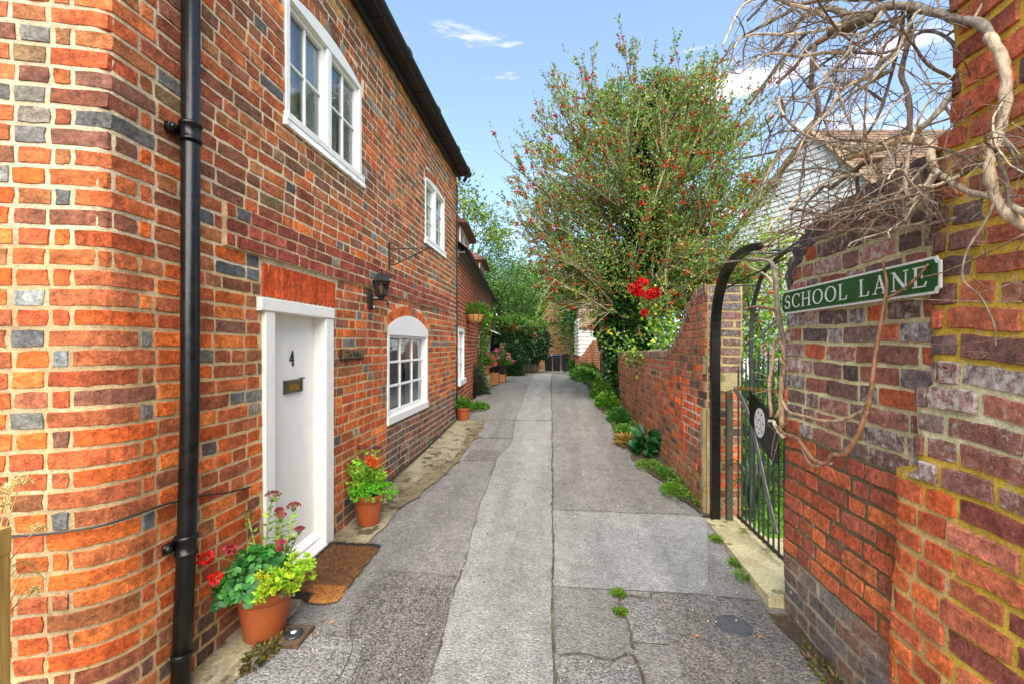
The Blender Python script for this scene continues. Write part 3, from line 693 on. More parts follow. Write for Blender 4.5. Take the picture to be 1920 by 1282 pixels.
b = Buf(); box(b, ML, 2.43, 3.3, g0-.06, g0+.02, -.14, .05, bev=.006); b.build('doorstep', M_SILL, house)
b = Buf(); MD = lambda u, v, w: ML(u, v, -.08+w)
box(b, MD, 2.795, 3.005, 1.185, 1.275, 0, .012, bev=.004); box(b, MD, 2.80, 2.82, 1.188, 1.272, .0125, .02, bev=.003); box(b, MD, 2.98, 3.0, 1.188, 1.272, .0125, .02, bev=.003)
box(b, MD, 2.82, 2.98, 1.25, 1.272, .0125, .018, bev=.003); box(b, MD, 2.82, 2.98, 1.188, 1.2, .0125, .018, bev=.003); tube(b, [MD(2.97, 1.278, .016), MD(3.02, 1.278, .016)], .006, 8)
lb = b.build('letterbox', M_BRONZE, door)
b = Buf(); box(b, MD, 2.835, 2.965, 1.203, 1.247, .0122, .0155); b.build('flap', M_BRASS, door)
def stroke(b, M, pts, wd, w0, w1):
    n = len(pts); wd = wd if hasattr(wd, '__len__') else [wd]*n; L_, R_ = [], []
    for i in range(n):
        a, c = pts[max(i-1, 0)], pts[min(i+1, n-1)]; dx, dy = c[0]-a[0], c[1]-a[1]; l = sqrt(dx*dx+dy*dy) or 1
        L_.append((pts[i][0]-dy/l*wd[i]/2, pts[i][1]+dx/l*wd[i]/2)); R_.append((pts[i][0]+dy/l*wd[i]/2, pts[i][1]-dx/l*wd[i]/2))
    for i in range(n-1):
        q_ = [R_[i], R_[i+1], L_[i+1], L_[i]]
        vs = [M(u, v, w0) for u, v in q_]+[M(u, v, w1) for u, v in q_]
        b.add(vs, [(4, 5, 6, 7), (0, 1, 5, 4), (2, 3, 7, 6), (1, 2, 6, 5), (3, 0, 4, 7)])
b = Buf(); nU, nV = 2.865, 1.368
for k, (pts, wd) in enumerate(([[(.036, .1), (.026, .075), (.004, .036)], [.006, .009, .008]], [[(.0, .036), (.03, .038), (.052, .034)], [.009, .010, .006]], [[(.036, .1), (.037, .05), (.037, .008)], [.004, .012, .010]], [[(.028, .006), (.038, .001), (.05, .012)], [.004, .010, .004]])):
    stroke(b, lambda u, v, w: MD(nU+u, nV+v, w), pts, wd, 0, .006+k*.0005)
b.build('door_number', M_IRON, door)['label'] = 'black iron numeral 4'
# ------------------------------------------------------------------ garden wall on the right (lane side), rising to the gate
GWX = 1.245
def top2(Y): return float(np.interp(Y-.14, [3.84, 4.1, 4.28, 4.42, 4.55, 4.7, 4.85, 5.0, 5.2, 6, 9, 13.6], [2.02, 2.0, 1.96, 1.88, 1.76, 1.66, 1.57, 1.50, 1.44, 1.425, 1.37, 1.31]))
def M2(u, v, w):        # u>=0 runs up the lane from the gate pier, u<0 wraps round the pier end
    v2 = v+.004*sin(u*1.9)+.003*sin(u*4.9+2); k = .008*sin(u*1.3+v*2)
    if u >= .02: return (GWX-w-k, 3.98+u, v2)
    if u <= -.02: return (GWX-u, 3.98-w, v2)
    t = (u+.02)/.04; return (GWX+.02*(1-t)-(w+k)*.75, 3.98+.02*t-w*.75, v2)
gwall = thing('garden_wall', 'long low garden wall of weathered brick on the right, curving up to the gate', 'wall', (GWX+.14, 8, G(8)))
def col2(u, v):
    Y = 3.98+u; o = 0
    if u > 0: o = max(0, 1-abs(u-.7)/1.3)*max(0, 1-abs(v-.85)/.65)*1.1
    elif v < 1.15: o = .55
    return o
def tone2(u, v):
    if random.random() < col2(u, v): return vary(pick([C8(210, 102, 59), C8(223, 106, 56), C8(192, 92, 61), C8(198, 90, 52)]), .12, .1)
    if u < 0 and v > 1.15: return vary(pick([C8(126, 97, 88), C8(108, 97, 91), C8(146, 106, 95)]), .14, .45)
    if v < .35: return vary(pick([C8(164, 106, 75), C8(146, 106, 79), C8(169, 120, 84), C8(151, 127, 86)]), .12, .2)
    far_ = min(1, max(0, u/9)); a = .25 if u > 3 and v > 1.0 else .12
    if random.random() < .12: return vary(C8(99, 76, 68), .15, .1)
    return vary(pick([C8(164, 102, 77), C8(151, 95, 75), C8(176, 109, 79), C8(140, 97, 79), C8(169, 97, 68), C8(155, 111, 88)]), .12, a)
def mort2(u, v):
    if .1 < u < .75 and .62 < v < 1.05: return C8(205, 198, 188)
    if u < 0: return C8(170, 150, 104)
    if v > 1.1 and u > 1.6: return C8(168, 156, 132)
    return C8(150, 126, 92) if v > .4 else C8(134, 112, 74)
t2 = lambda u: top2(3.98+max(u, 0))-.01
V, F, Cc = mortar_grid(M2, -.29, 9.75, -.2, 2.05, .07, [], mort2, t2)
w2 = npmesh('wall', V, F, Cc, M_MO, gwall, True)
sp = coursing(-.28, 9.7, -.15, 2.02, .0745, .012, .204, .10, [lambda v: [(-.02, .06)] if v < .95 and not (.50 < v < .56) else [(.0, .05)] if 1.25 < v < 1.4 else []], lambda u: top2(3.98+max(u, 0))-.03)
S2 = []
for s in sp:
    m_ = (s[0]+s[1])/2
    if s[0] < 0 < s[1] and s[1]-s[0] > .05: S2.append((s[0], -.012, s[2], s[3], 0., 0.)) if s[0] < -.05 else None; S2.append((.0, s[1], s[2], s[3], 0., 0.)) if s[1] > .05 else None
    else: S2.append(s+(0., 0.))
for i in range(10):            # weathered rowlock along the rising top
    Y = 4.04+i*.112
    for_ = (Y-3.98)
y = 4.01
while y < 13.5:
    t0, t1 = top2(y), top2(y+.08); an = atan2(t1-t0, .08); ln = .075
    S2.append((y-3.98+.0375*cos(an)-.034, y-3.98+.0375*cos(an)+.034, (t0+t1)/2-.075, (t0+t1)/2+.012, an*.8, .004, vary(pick([C8(140, 112, 98), C8(120, 100, 88), C8(150, 120, 96)]), .12, .4)))
    y += .08*cos(an)+.0
lay(w2, M2, S2, tone2, .0024)
b = Buf(); n = 60; ys = list(np.linspace(4.02, 13.6, n)); ys = sorted(set(ys+[4.14, 4.24, 4.34, 4.42, 4.49, 4.56, 4.64, 4.69, 4.76, 4.84, 4.99, 5.14]))
for X_, nm in ((0, 0),):
    vs = []
    for y in ys: vs += [(GWX+.012, y, -.4), (GWX+.012, y, top2(y)-.006), (GWX+.15, y, top2(y)+.012), (GWX+.28, y, top2(y)-.01), (GWX+.28, y, -.4)]
    fs = [(i*5+k, i*5+k+1, i*5+6+k, i*5+5+k) for i in range(len(ys)-1) for k in range(4)]+[(0, 1, 2, 3, 4), tuple(range((len(ys)-1)*5, len(ys)*5))]
    b.add(vs, fs, C8(148, 128, 100))
b.build('wall_core', M_MO, gwall)
b = Buf(); y = 5.4
while y < 13.5:             # brick-on-edge across the wall top
    box(b, ID, GWX+.012, GWX+.27, y, y+.066, top2(y)-.02, top2(y)+.018+random.uniform(-.004, .004), vary(pick([C8(150, 124, 104), C8(132, 108, 92), C8(168, 140, 112)]), .1, .3), bev=.006); y += .078
b.build('coping_bricks', M_BR, gwall, kind='stuff')
b = Buf(); pts = [(-.004, -.1), (.03, -.1), (.075, .05), (.085, .3), (.06, .45), (.085, .62), (.10, .78), (.08, .93), (.03, .97), (-.004, .97)]
prism(b, M2, [(max(u, .0), v) for u, v in pts][::1], -.002, .014); prism(b, M2, [(.0, .5+.76), (.04, .5+.76), (.048, .8+.55), (.03, 1.42), (.0, 1.42)], -.002, .012)
b.build('cement_render', M_RENDER, gwall)
b = Buf(); prism(b, lambda u, v, w: (u, 3.976-w, v), [(1.28, 1.13), (1.40, 1.12), (1.52, 1.16), (1.53, 1.27), (1.28, 1.28)], 0, .014); b.build('cement_patch', M_RENDER, gwall)

# ------------------------------------------------------------------ gate pier with the street sign
PX = 1.285
def top3(u): return float(np.interp(u, [0, .04, .1, .2, .3, .45, .7, 1.4], [1.82, 1.92, 2.0, 2.07, 2.12, 2.15, 2.16, 2.17]))
def M3(u, v, w):        # u measured from the gate jamb back towards the camera
    k = .007*sin(u*3+v*2.5)+.006*sin(v*6)
    v2 = v+.006*sin(u*3.3+v)+.003*sin(u*9)
    if u < .03: t = max(0, u)/.03; return (PX+(1-t)*.012-w-k, 2.745-u+(0 if u > 0 else -0), v2)
    return (PX-w-k, 2.745-u, v2)
pier = thing('gate_pier', 'round-shouldered old brick gate pier that carries the green street sign', 'wall', (PX+.15, 2.1, G(2.1)))
def tone3(u, v):
    if v > 1.02: 
        return vary(pick([C8(146, 104, 92), C8(132, 100, 92), C8(158, 106, 90), C8(122, 102, 96), C8(166, 104, 84)]), .13, random.uniform(.36, .60)) if random.random() < .86 else vary(C8(196, 104, 68), .1, .2)
    if v < .30: return vary(pick([C8(131, 111, 98), C8(144, 111, 93), C8(117, 106, 98)]), .12, .4)
    return vary(pick([C8(205, 109, 68), C8(192, 97, 63), C8(180, 97, 70), C8(212, 115, 66), C8(169, 92, 70)]), .11, .12)
def mort3(u, v): return C8(210, 199, 150) if v > 1.0 else C8(108, 97, 70) if v > .32 else C8(169, 160, 132)
V, F, Cc = mortar_grid(M3, 0, 1.3, -.2, 2.2, .05, [], mort3, lambda u: top3(u)-.02, rough=.0012)
w3 = npmesh('wall', V, F, Cc, M_MO, pier, True)
sp = coursing(.0, 1.28, -.16, 2.2, .0835, .0125, .222, .107, [], lambda u: top3(u)-.075)
S2 = [s+(random.uniform(-.012, .012), random.uniform(-.002, .004)) for s in sp]
u = .01
while u < 1.2:
    t0, t1 = top3(u), top3(u+.08); an = atan2(t1-t0, .08); 
    S2.append((u+.04*cos(an)-.034, u+.04*cos(an)+.034, (t0+t1)/2-.1, (t0+t1)/2+.005, an*.7, .006, vary(pick([C8(120, 104, 98), C8(104, 92, 90), C8(130, 104, 92)]), .12, .45))); u += .08*cos(an)
lay(w3, M3, S2, tone3, .003)
b = Buf(); us = [i*.05 for i in range(26)]
vs = []
for u in us: vs += [(PX+.02, 2.745-u, -.4), (PX+.02, 2.745-u, top3(u)-.012), (PX+.3, 2.745-u, top3(u)-.012), (PX+.3, 2.745-u, -.4)]
fs = [(i*4+k, i*4+k+1, i*4+5+k, i*4+4+k) for i in range(len(us)-1) for k in range(3)]+[(0, 1, 2, 3), tuple(range(len(vs)-4, len(vs)))]
b.add(vs, fs, C8(120, 104, 84)); b.build('wall_core', M_MO, pier)

# ------------------------------------------------------------------ tall near wall at the right edge
TX = 1.245
def edge4(v): return 1.865 if v < .62 else 1.85 if v < 1.05 else 1.75 if v < 1.35 else 1.685 if v < 2.2 else 1.63+.02*sin(v*7)
def M4(u, v, w):        # u from the far edge towards the camera
    Y = 1.88-u; e = edge4(v)
    rnd = .0
    d = e-Y
    if d < .05: rnd = .03*(1-d/.05)**2
    k = .010*sin(u*4+v*1.7)+.006*sin(v*5.1+u*2)
    return (TX-w-k+rnd, Y, v+.010*sin(u*4.2+v*.8)+.005*sin(u*11+v*3))
tall = thing('tall_boundary_wall', 'tall old brick wall with thick yellow mortar at the right edge', 'wall', (TX+.15, .5, G(.5)))
def tone4(u, v):
    Y = 1.88-u
    if v < 1.03 and Y > 1.57: return vary(pick([C8(222, 112, 58), C8(208, 100, 54), C8(200, 104, 66), C8(190, 92, 56)]), .11, .06)
    if 1.02 < v < 1.42: return vary(pick([C8(158, 104, 86), C8(138, 112, 102), C8(174, 110, 88), C8(146, 98, 84)]), .13, random.uniform(.38, .62))
    if v < 1.03: return vary(pick([C8(196, 108, 76), C8(176, 94, 72), C8(150, 82, 68), C8(202, 114, 76), C8(206, 126, 98)]), .12, random.uniform(.15, .42))
    return vary(pick([C8(190, 104, 70), C8(176, 98, 72), C8(134, 94, 82), C8(118, 94, 88), C8(204, 108, 64), C8(158, 104, 80), C8(196, 108, 74)]), .14, random.uniform(.15, .42))
def mort4(u, v):
    Y = 1.88-u
    if v < 1.0 and Y > 1.59: return C8(210, 174, 109)
    if 1.15 < v < 1.42: return C8(221, 213, 166)
    return C8(210, 176, 70)
V, F, Cc = mortar_grid(M4, 0, 3.6, -.2, 4.2, .04, [], mort4, None, w=-.002, rough=.002)
V = np.array(V); F = [f for f in F if V[f[0]][1] <= edge4(V[f[0]][2])+.012]
w4 = npmesh('wall', V, F, Cc, M_MO, tall, True)
sp = coursing(-.02, 3.5, -.16, 4.1, .0845, .0155, .225, .108, [], None, ragged=.010)
S2 = []
for s in sp:
    lim = 1.88-edge4((s[2]+s[3])/2)+random.uniform(-.006, .010); u0 = max(s[0], lim)
    if s[1]-u0 > .045: S2.append((u0, s[1], s[2], s[3], random.uniform(-.02, .02), random.uniform(-.002, .006)))
lay(w4, M4, S2, tone4, .003)
b = Buf()
for v0, v1 in ((-.4, .62), (.62, 1.05), (1.05, 1.35), (1.35, 2.2), (2.2, 4.2)): box(b, ID, TX+.045, TX+.4, -2, edge4(v0+.05)-.02, v0, v1-.003, C8(160, 130, 70))
b.build('wall_core', M_MO, tall)

# ------------------------------------------------------------------ street sign
sign = thing('street_sign', 'green and white street name sign reading SCHOOL LANE screwed to the gate pier', 'sign', (PX-.02, 2.04, 1.77))
SU0, SU1, SV0, SV1 = 2.745-2.63, 2.745-1.59, 1.669, 1.791
def MS(u, v, w): return (PX-.058-w, 2.745-u, v)
def notch(u0, u1, v0, v1, r):
    P = []
    for (cx, cy, a0) in ((u0, v0, 90), (u1, v0, 180), (u1, v1, 270), (u0, v1, 0)):
        for k in range(6):
            t = radians(a0-90*k/5); P.append((cx+r*cos(t), cy+r*sin(t)))
    return P
b = Buf(); prism(b, MS, notch(SU0, SU1, SV0, SV1, .016), 0, .006); b.build('white_border', M_SIGNW, sign)
b = Buf(); prism(b, MS, notch(SU0+.009, SU1-.009, SV0+.009, SV1-.009, .016), .0061, .0085); b.build('green_panel', M_GREEN, sign)
def arcp(cx, cy, rx, ry, a0, a1, n=14): return [(cx+rx*cos(radians(a0+(a1-a0)*i/n)), cy+ry*sin(radians(a0+(a1-a0)*i/n))) for i in range(n+1)]
T_, t_ = .15, .065
def wv(a0, a1, n=14, thin=.055, thick=.155):        # swelling stroke: thick at the sides of a bowl
    return [thin+(thick-thin)*abs(cos(radians(a0+(a1-a0)*i/n)))**1.3 for i in range(n+1)]
GL = {
 'L': (.62, [([(.12, .0), (.12, 1.0)], T_), ([(.0, .975), (.26, .975)], .05), ([(.0, .025), (.58, .025)], .055), ([(.52, .03), (.60, .24)], .07)]),
 'H': (.86, [([(.14, 0), (.14, 1)], T_), ([(.72, 0), (.72, 1)], T_), ([(.14, .52), (.72, .52)], .06), ([(.0, .975), (.28, .975)], .05), ([(.58, .975), (.86, .975)], .05), ([(.0, .025), (.28, .025)], .05), ([(.58, .025), (.86, .025)], .05)]),
 'A': (.84, [([(.42, 1.0), (.14, .02)], .06), ([(.40, 1.0), (.70, .0)], T_), ([(.24, .34), (.60, .34)], .055), ([(.02, .025), (.28, .025)], .05), ([(.56, .025), (.84, .025)], .05)]),
 'N': (.90, [([(.16, 0), (.16, .95)], .07), ([(.14, .97), (.76, .03)], T_), ([(.76, 0), (.76, 1)], .07), ([(.02, .975), (.22, .975)], .05), ([(.64, .975), (.88, .975)], .05), ([(.04, .025), (.28, .025)], .05)]),
 'E': (.64, [([(.14, 0), (.14, 1)], T_), ([(.0, .972), (.56, .972)], .055), ([(.0, .028), (.58, .028)], .055), ([(.14, .52), (.44, .52)], .055), ([(.54, .97), (.58, .78)], .06), ([(.54, .03), (.62, .24)], .06), ([(.44, .42), (.44, .62)], .05)]),
 'O': (.88, [(arcp(.44, .5, .38, .475, 0, 360, 28), wv(0, 360, 28))]),
 'C': (.78, [(arcp(.46, .5, .40, .475, 45, 318, 20), wv(45, 318, 20)), ([(.72, .98), (.74, .72)], .05)]),
 'S': (.60, [(arcp(.30, .74, .20, .235, 30, 265, 14), [.05+.05*k/14 for k in range(15)]), (arcp(.30, .265, .22, .24, 85, -155, 14), [.15]*7+[.14, .12, .1, .08, .07, .06, .05, .05]), ([(.29, .52), (.32, .50)], .15), ([(.50, .96), (.50, .74)], .04), ([(.06, .03), (.07, .28)], .04)]),
}
def word(b, M, txt, u0, v0, hgt, sx, gap, w0, dw, par=None):
    u = u0
    for ch in txt:
        if ch == ' ': u += sx*.62; continue
        adv, st = GL[ch]
        if par is not None: b = Buf()
        for k, (pts, wd) in enumerate(st):
            wd_ = [x*hgt for x in wd] if hasattr(wd, '__len__') else wd*hgt
            stroke(b, M, [(u+p[0]*sx, v0+p[1]*hgt) for p in pts], wd_, w0, w0+dw+k*.00025)
        u += adv*sx+gap
        if par is not None: b.build('letter', M_SIGNW, par)
    return u
b = Buf(); LH_ = .070; tot = word(Buf(), MS, 'SCHOOL LANE', 0, 0, LH_, 1, 0, 0, 0)
sx = ((SU1-SU0)-.095-9*.017)/(tot); word(b, MS, 'SCHOOL LANE', SU0+.04, SV0+.0265, LH_, sx, .0175, .0086, .0010, sign)
for u in (SU0+.06, SU1-.05, (SU0+SU1)/2):
    b = Buf(); tube(b, [MS(u, SV1-.018, .0086), MS(u, SV1-.018, .0105)], .0045, 8); b.build('screw', M_IRON, sign)

# ------------------------------------------------------------------ second cottage, lower and turned a little away
C2 = (WX+.0, 7.56); E2 = (-.0781, .997)
def MC(u, v, w): return (C2[0]+E2[0]*u+E2[1]*w, C2[1]+E2[1]*u-E2[0]*w, v+.004*sin(u*2))
cot = thing('low_brick_cottage', 'low red brick cottage with two tiled dormers beyond the tall cottage', 'cottage', (C2[0]-2, C2[1]+4, G(11)))
W2a, W2b, W2c = (.12, .92, .84, 1.80), (3.9, 5.2, .75, 1.75), (6.7, 7.9, .80, 1.80)
g2b = arcgeo(4.55, .65, 1.75, .14)
hl = [rect_hole(*W2a), rect_hole(*W2b), rect_hole(*W2c), arc_hole(g2b, .1)]
V, F, Cc = mortar_grid(MC, 0, 9, -.1, 3.12, .15, [W2a, W2b, W2c], lambda u, v: C8(206, 168, 134)); wc = npmesh('wall', V, F, Cc, M_MO, cot, True)
sp = coursing(0, 9, -.05, 3.1, .0755, .011, .21, .10, hl, None)
lay(wc, MC, [s+(0., 0.) for s in sp]+[x+(vary(C8(170, 80, 50)),) for x in voussoirs(g2b, .1)], lambda u, v: vary(pick([C8(168, 78, 50), C8(150, 72, 50), C8(182, 88, 54), C8(140, 72, 54)]), .12, .05), .003, limit=0)
b = Buf(); vs = [MC(u, v, w) for w in (-.16, -4.5) for u, v in ((.02, -.3), (9, -.3), (9, 3.1), (.02, 3.1))]; b.add(vs, BF); b.build('wall_core', M_ROOM, cot)
def c2win(o, nx_, ny_, arch=None, label=None):
    b = Buf(); e = .06
    box(b, MC, o[0], o[0]+e, o[2], o[3], -.12, .012); box(b, MC, o[1]-e, o[1], o[2], o[3], -.12, .012); box(b, MC, o[0]-.03, o[1]+.03, o[2]-.03, o[2]+.06, -.12, .05); box(b, MC, o[0]+e, o[1]-e, o[3]-e, o[3], -.12, .012)
    if arch: uc, vc, R, th = arch; prism(b, MC, [(o[1], o[3]), (o[0], o[3])]+[(uc+R*sin(-th+2*th*i/12), vc+R*cos(-th+2*th*i/12)) for i in range(13)], -.05, .013)
    w_ = b.build('window', M_WHITE, cot)
    if label: w_['label'] = label
    panes(w_, MC, o[0]+e, o[1]-e, o[2]+.06, o[3]-e, nx_, ny_, .03, -.03); backing(w_, MC, o[0], o[1], o[2], o[3], -.14, M_ROOM); curtain(w_, MC, o[0]+.08, o[0]+.3, o[2], o[3], -.09, M_CURTAIN)
c2win(W2a, 2, 3, None, 'narrow white window beside the drainpipe line'); c2win(W2b, 2, 3, g2b, 'white arched window behind the climbing rose'); c2win(W2c, 3, 3)
b = Buf(); vs = [MC(6.5, 2.0, 0), MC(8.1, 2.0, 0), MC(8.1, 1.86, .35), MC(6.5, 1.86, .35), MC(6.5, 2.04, 0), MC(8.1, 2.04, 0), MC(8.1, 1.90, .36), MC(6.5, 1.90, .36)]; b.add(vs, BF); b.build('window_hood', M_WHITE, cot)
# eaves, roof and dormers
EV = 3.14
b = Buf(); box(b, MC, .01, 9.2, 3.0, 3.12, .0, .03); box(b, MC, .01, 9.2, 3.07, 3.09, .03, .14); b.build('eaves_board', simple('old_cream_paint', (.16, .14, .11, 1), .7, var=.3), cot)
b = Buf(); gutter(b, MC(.03, EV, .15), MC(9.2, EV-.03, .15), .06); b.build('gutter', M_BLACKM, cot, True)
rf = Buf(); dn = lambda u, h, back: MC(u, EV+h, -back)
rf.add([MC(0, EV+.0, .13), MC(9.2, EV, .13), MC(9.2, EV+2.4, -2.6), MC(0, EV+2.4, -2.6), MC(9.2, EV-.1, -4.6), MC(0, EV-.1, -4.6), MC(0, EV-.05, .10), MC(9.2, EV-.05, .10)], [(0, 1, 2, 3), (3, 2, 4, 5), (6, 7, 1, 0)], C8(110, 80, 66))
rf2 = rf.build('roof', M_TILE, cot)
P_t2 = [C8(150, 96, 76), C8(130, 84, 70), C8(166, 108, 84), C8(112, 82, 72), C8(140, 112, 92)]
b = Buf(); p0 = MC(0, EV+.01, .15); e = MC(9.2, EV+.01, .15); q_ = MC(0, EV+2.41, -2.6); tiles_rows(b, p0, vsub(e, p0), vsub(q_, p0), 30, 52, P_t2); b.build('roof_tiling', M_TILE, rf2, kind='stuff')
def dormer(u0, u1, h):
    b = Buf(); v0, v1 = EV-.02, EV+h; D = .9
    box(b, MC, u0, u1, v0, v0+.08, -.02, .03); box(b, MC, u0, u0+.06, v0, v1, -.06, .02); box(b, MC, u1-.06, u1, v0, v1, -.06, .02); box(b, MC, u0, u1, v1-.06, v1, -.06, .02)
    m = (u0+u1)/2; box(b, MC, m-.03, m+.03, v0, v1, -.05, .015)
    d = b.build('dormer', M_WHITE, cot)
    panes(d, MC, u0+.06, u1-.06, v0+.08, v1-.06, 4, 2, .02, -.03); backing(d, MC, u0, u1, v0, v1, -.12, M_ROOM)
    b = Buf(); 
    for uu in (u0, u1):
        s = .004 if uu == u1 else -.004
        box(b, MC, min(uu, uu+s*6), max(uu, uu+s*6), v0, v1, -D, -.0, C8(150, 84, 56))
    b.build('dormer_cheek', M_TILE, d)
    b = Buf(); o = .13; rz = .42   # hipped little roof: front slope and two sides
    F0, F1 = MC(u0-o, v1-.03, .16), MC(u1+o, v1-.03, .16); Rg, Rb = MC(m, v1+rz, -.38), MC(m, v1+rz, -1.5); B0, B1 = MC(u0-o, v1-.03, -1.5), MC(u1+o, v1-.03, -1.5)
    b.add([F0, F1, Rg, Rb, B0, B1], [(0, 1, 2), (1, 5, 3, 2), (0, 2, 3, 4), (0, 4, 5, 1)], C8(120, 84, 68)); dr = b.build('dormer_roof', M_TILE, d)
    b = Buf()
    for (a, c, tl, tr) in ((F0, F1, Rg, Rg), (B0, F0, Rb, Rg), (F1, B1, Rg, Rb)):
        R_ = 8
        for r in range(R_):
            t0, t1 = r/R_, (r+1.1)/R_; L0 = [a[i]+(tl[i]-a[i])*t0 for i in range(3)]; R0 = [c[i]+(tr[i]-c[i])*t0 for i in range(3)]
            L1 = [a[i]+(tl[i]-a[i])*min(1, t1) for i in range(3)]; R1 = [c[i]+(tr[i]-c[i])*min(1, t1) for i in range(3)]
            ln = sqrt(sum((R0[i]-L0[i])**2 for i in range(3))); nt_ = max(1, int(ln/.16)); nn = norm(cross(vsub(R0, L0), vsub(L1, L0)))
            if nn[2] < 0: nn = tuple(-x for x in nn)
            for k in range(nt_):
                s0, s1 = (k+.02)/nt_, (k+.98)/nt_; hh = .03+random.uniform(-.006, .006)
                P0 = [L0[i]+(R0[i]-L0[i])*s0+nn[i]*hh for i in range(3)]; P1 = [L0[i]+(R0[i]-L0[i])*s1+nn[i]*hh for i in range(3)]
                P2 = [L1[i]+(R1[i]-L1[i])*s1+nn[i]*.008 for i in range(3)]; P3 = [L1[i]+(R1[i]-L1[i])*s0+nn[i]*.008 for i in range(3)]
                P4 = [P0[i]-nn[i]*.022 for i in range(3)]; P5 = [P1[i]-nn[i]*.022 for i in range(3)]
                b.add([P0, P1, P2, P3, P4, P5], [(0, 1, 2, 3), (4, 5, 1, 0)], vary(pick(P_t2), .14))
    b.build('dormer_tiling', M_TILE, dr, kind='stuff')
dormer(.30, 1.65, .50); dormer(4.0, 5.5, .56)
# black cable down the joint between the two cottages
b = Buf(); tube(b, [(WX+.02, 7.5, .3), (WX+.02, 7.5, 4.2)], .012, 6); tube(b, [(WX+.02, 7.5, .3), (WX+.02, 7.46, .26), (WX+.02, 4.2, G(4.2)+.06)], .008, 5)
tag(b.build('service_pipe', M_IRON), 'thin dark service pipe down the joint between the two cottages', 'pipe')

# ------------------------------------------------------------------ wall fittings on the near cottage
fl = thing('wall_lantern', 'black coach lantern on a bracket between door and window', 'lantern', (WX, 3.95, 1.82))
LY = 3.944; ML2 = lambda u, v, w: (WX+w, LY+u, v)
b = Buf(); prism(b, ML2, [(-.032, 1.82), (.032, 1.82), (.034, 1.94), (.024, 1.965), (.012, 1.98), (0, 1.987), (-.012, 1.98), (-.024, 1.965), (-.034, 1.94)], .004, .034); b.build('back_plate', M_BLACKM, fl)
b = Buf(); tube(b, spline([ML2(0, 1.905, .03), ML2(0, 1.912, .08), ML2(0, 1.908, .14), ML2(0, 1.90, .17), ML2(0, 1.875, .185), ML2(0, 1.862, .172)], 3), .0085, 8); b.build('arm', M_BLACKM, fl, True)
b = Buf(); box(b, ML2, -.02, .02, 1.828, 1.862, .035, .055, bev=.004); b.build('sensor_box', M_BLACKM, fl)
b = Buf(); box(b, ML2, -.010, .010, 1.838, 1.856, .0552, .060, bev=.002); b.build('sensor_lens', M_WHITE, fl)
lc = (WX+.125, LY)
def hexring(r, z, n=6, ph=0): return [(lc[0]+r*cos(2*pi*k/n+ph), lc[1]+r*sin(2*pi*k/n+ph), z) for k in range(n)]
b = Buf(); 
def frust(b, rings):
    vs = sum(rings, []); n = len(rings[0]); b.add(vs, [(i*n+k, i*n+(k+1) % n, (i+1)*n+(k+1) % n, (i+1)*n+k) for i in range(len(rings)-1) for k in range(n)]+[tuple(range(n-1, -1, -1)), tuple(range((len(rings)-1)*n, len(rings)*n))])
frust(b, [hexring(.022, 1.912), hexring(.03, 1.93), hexring(.05, 1.945), hexring(.052, 1.957)]); b.build('lantern_base', M_BLACKM, fl)
b = Buf(); frust(b, [hexring(.086, 2.065), hexring(.09, 2.072), hexring(.066, 2.10), hexring(.052, 2.13), hexring(.02, 2.15)]); b.build('lantern_roof', M_BLACKM, fl)
b = Buf(); lathe(b, (lc[0], lc[1], 2.15), [(.006, 0), (.006, .01), (.014, .018), (.012, .03), (.003, .038)], 10); b.build('finial', M_BLACKM, fl, True)
b = Buf()
for p, q_ in zip(hexring(.050, 1.957), hexring(.076, 2.065)): tube(b, [p, q_], .0035, 4)
b.build('lantern_bars', M_BLACKM, fl)
b = Buf(); A_, B_ = hexring(.048, 1.958), hexring(.074, 2.064); b.add(A_+B_, [(k, (k+1) % 6, 6+(k+1) % 6, 6+k) for k in range(6)]); b.build('lantern_glass', M_GLASS, fl)
b = Buf(); lathe(b, (lc[0], lc[1], 1.958), [(.012, 0), (.012, .03), (.022, .045), (.024, .065), (.01, .085)], 12); b.build('bulb', M_CURTAIN, fl, True)
br_ = thing('hanging_bracket', 'empty wrought iron hanging bracket with scrolled ends high on the cottage wall', 'bracket', (WX, 4.451, 2.27))
MB_ = lambda w, v: (WX+w, 4.451, v)
b = Buf(); box(b, lambda u, v, w: (WX+w, 4.451+u, v), -.012, .012, 2.265, 2.545, .002, .012, bev=.002); b.build('wall_bar', M_IRON, br_)
def curl(cx, cv, r, a0, turns, n=20): return [MB_(cx+r*(1-.35*i/n)*cos(radians(a0+turns*i/n)), cv+r*(1-.35*i/n)*sin(radians(a0+turns*i/n))) for i in range(n+1)]
b = Buf(); tube(b, curl(.034, 2.505, .024, 200, -250)[::-1]+[MB_(.012, 2.485), MB_(.03, 2.475), MB_(.10, 2.473), MB_(.44, 2.479)], .006, 6); b.build('top_rail', M_IRON, br_, True)
b = Buf(); tube(b, curl(.036, 2.345, .024, 200, -250)[::-1]+[MB_(.014, 2.325), MB_(.035, 2.312), MB_(.07, 2.318), MB_(.40, 2.468), MB_(.43, 2.478)]+curl(.44, 2.448, .028, 80, -330), .006, 6); b.build('brace', M_IRON, br_, True)
pl = thing('name_plaque', 'small brown wooden house name plaque with blackletter lettering by the door', 'plaque', (WX, 3.61, 1.43))
b = Buf(); box(b, ML, 3.41, 3.80, 1.397, 1.472, .006, .030, bev=.004); b.build('board', wood_material('plaque_wood', C8(120, 96, 50), C8(88, 68, 38), (40, 8, 40)), pl)
b = Buf(); box(b, ML, 3.405, 3.805, 1.388, 1.396, .004, .02); box(b, ML, 3.398, 3.408, 1.39, 1.474, .004, .024); b.build('edge_strip', M_IRON, pl)
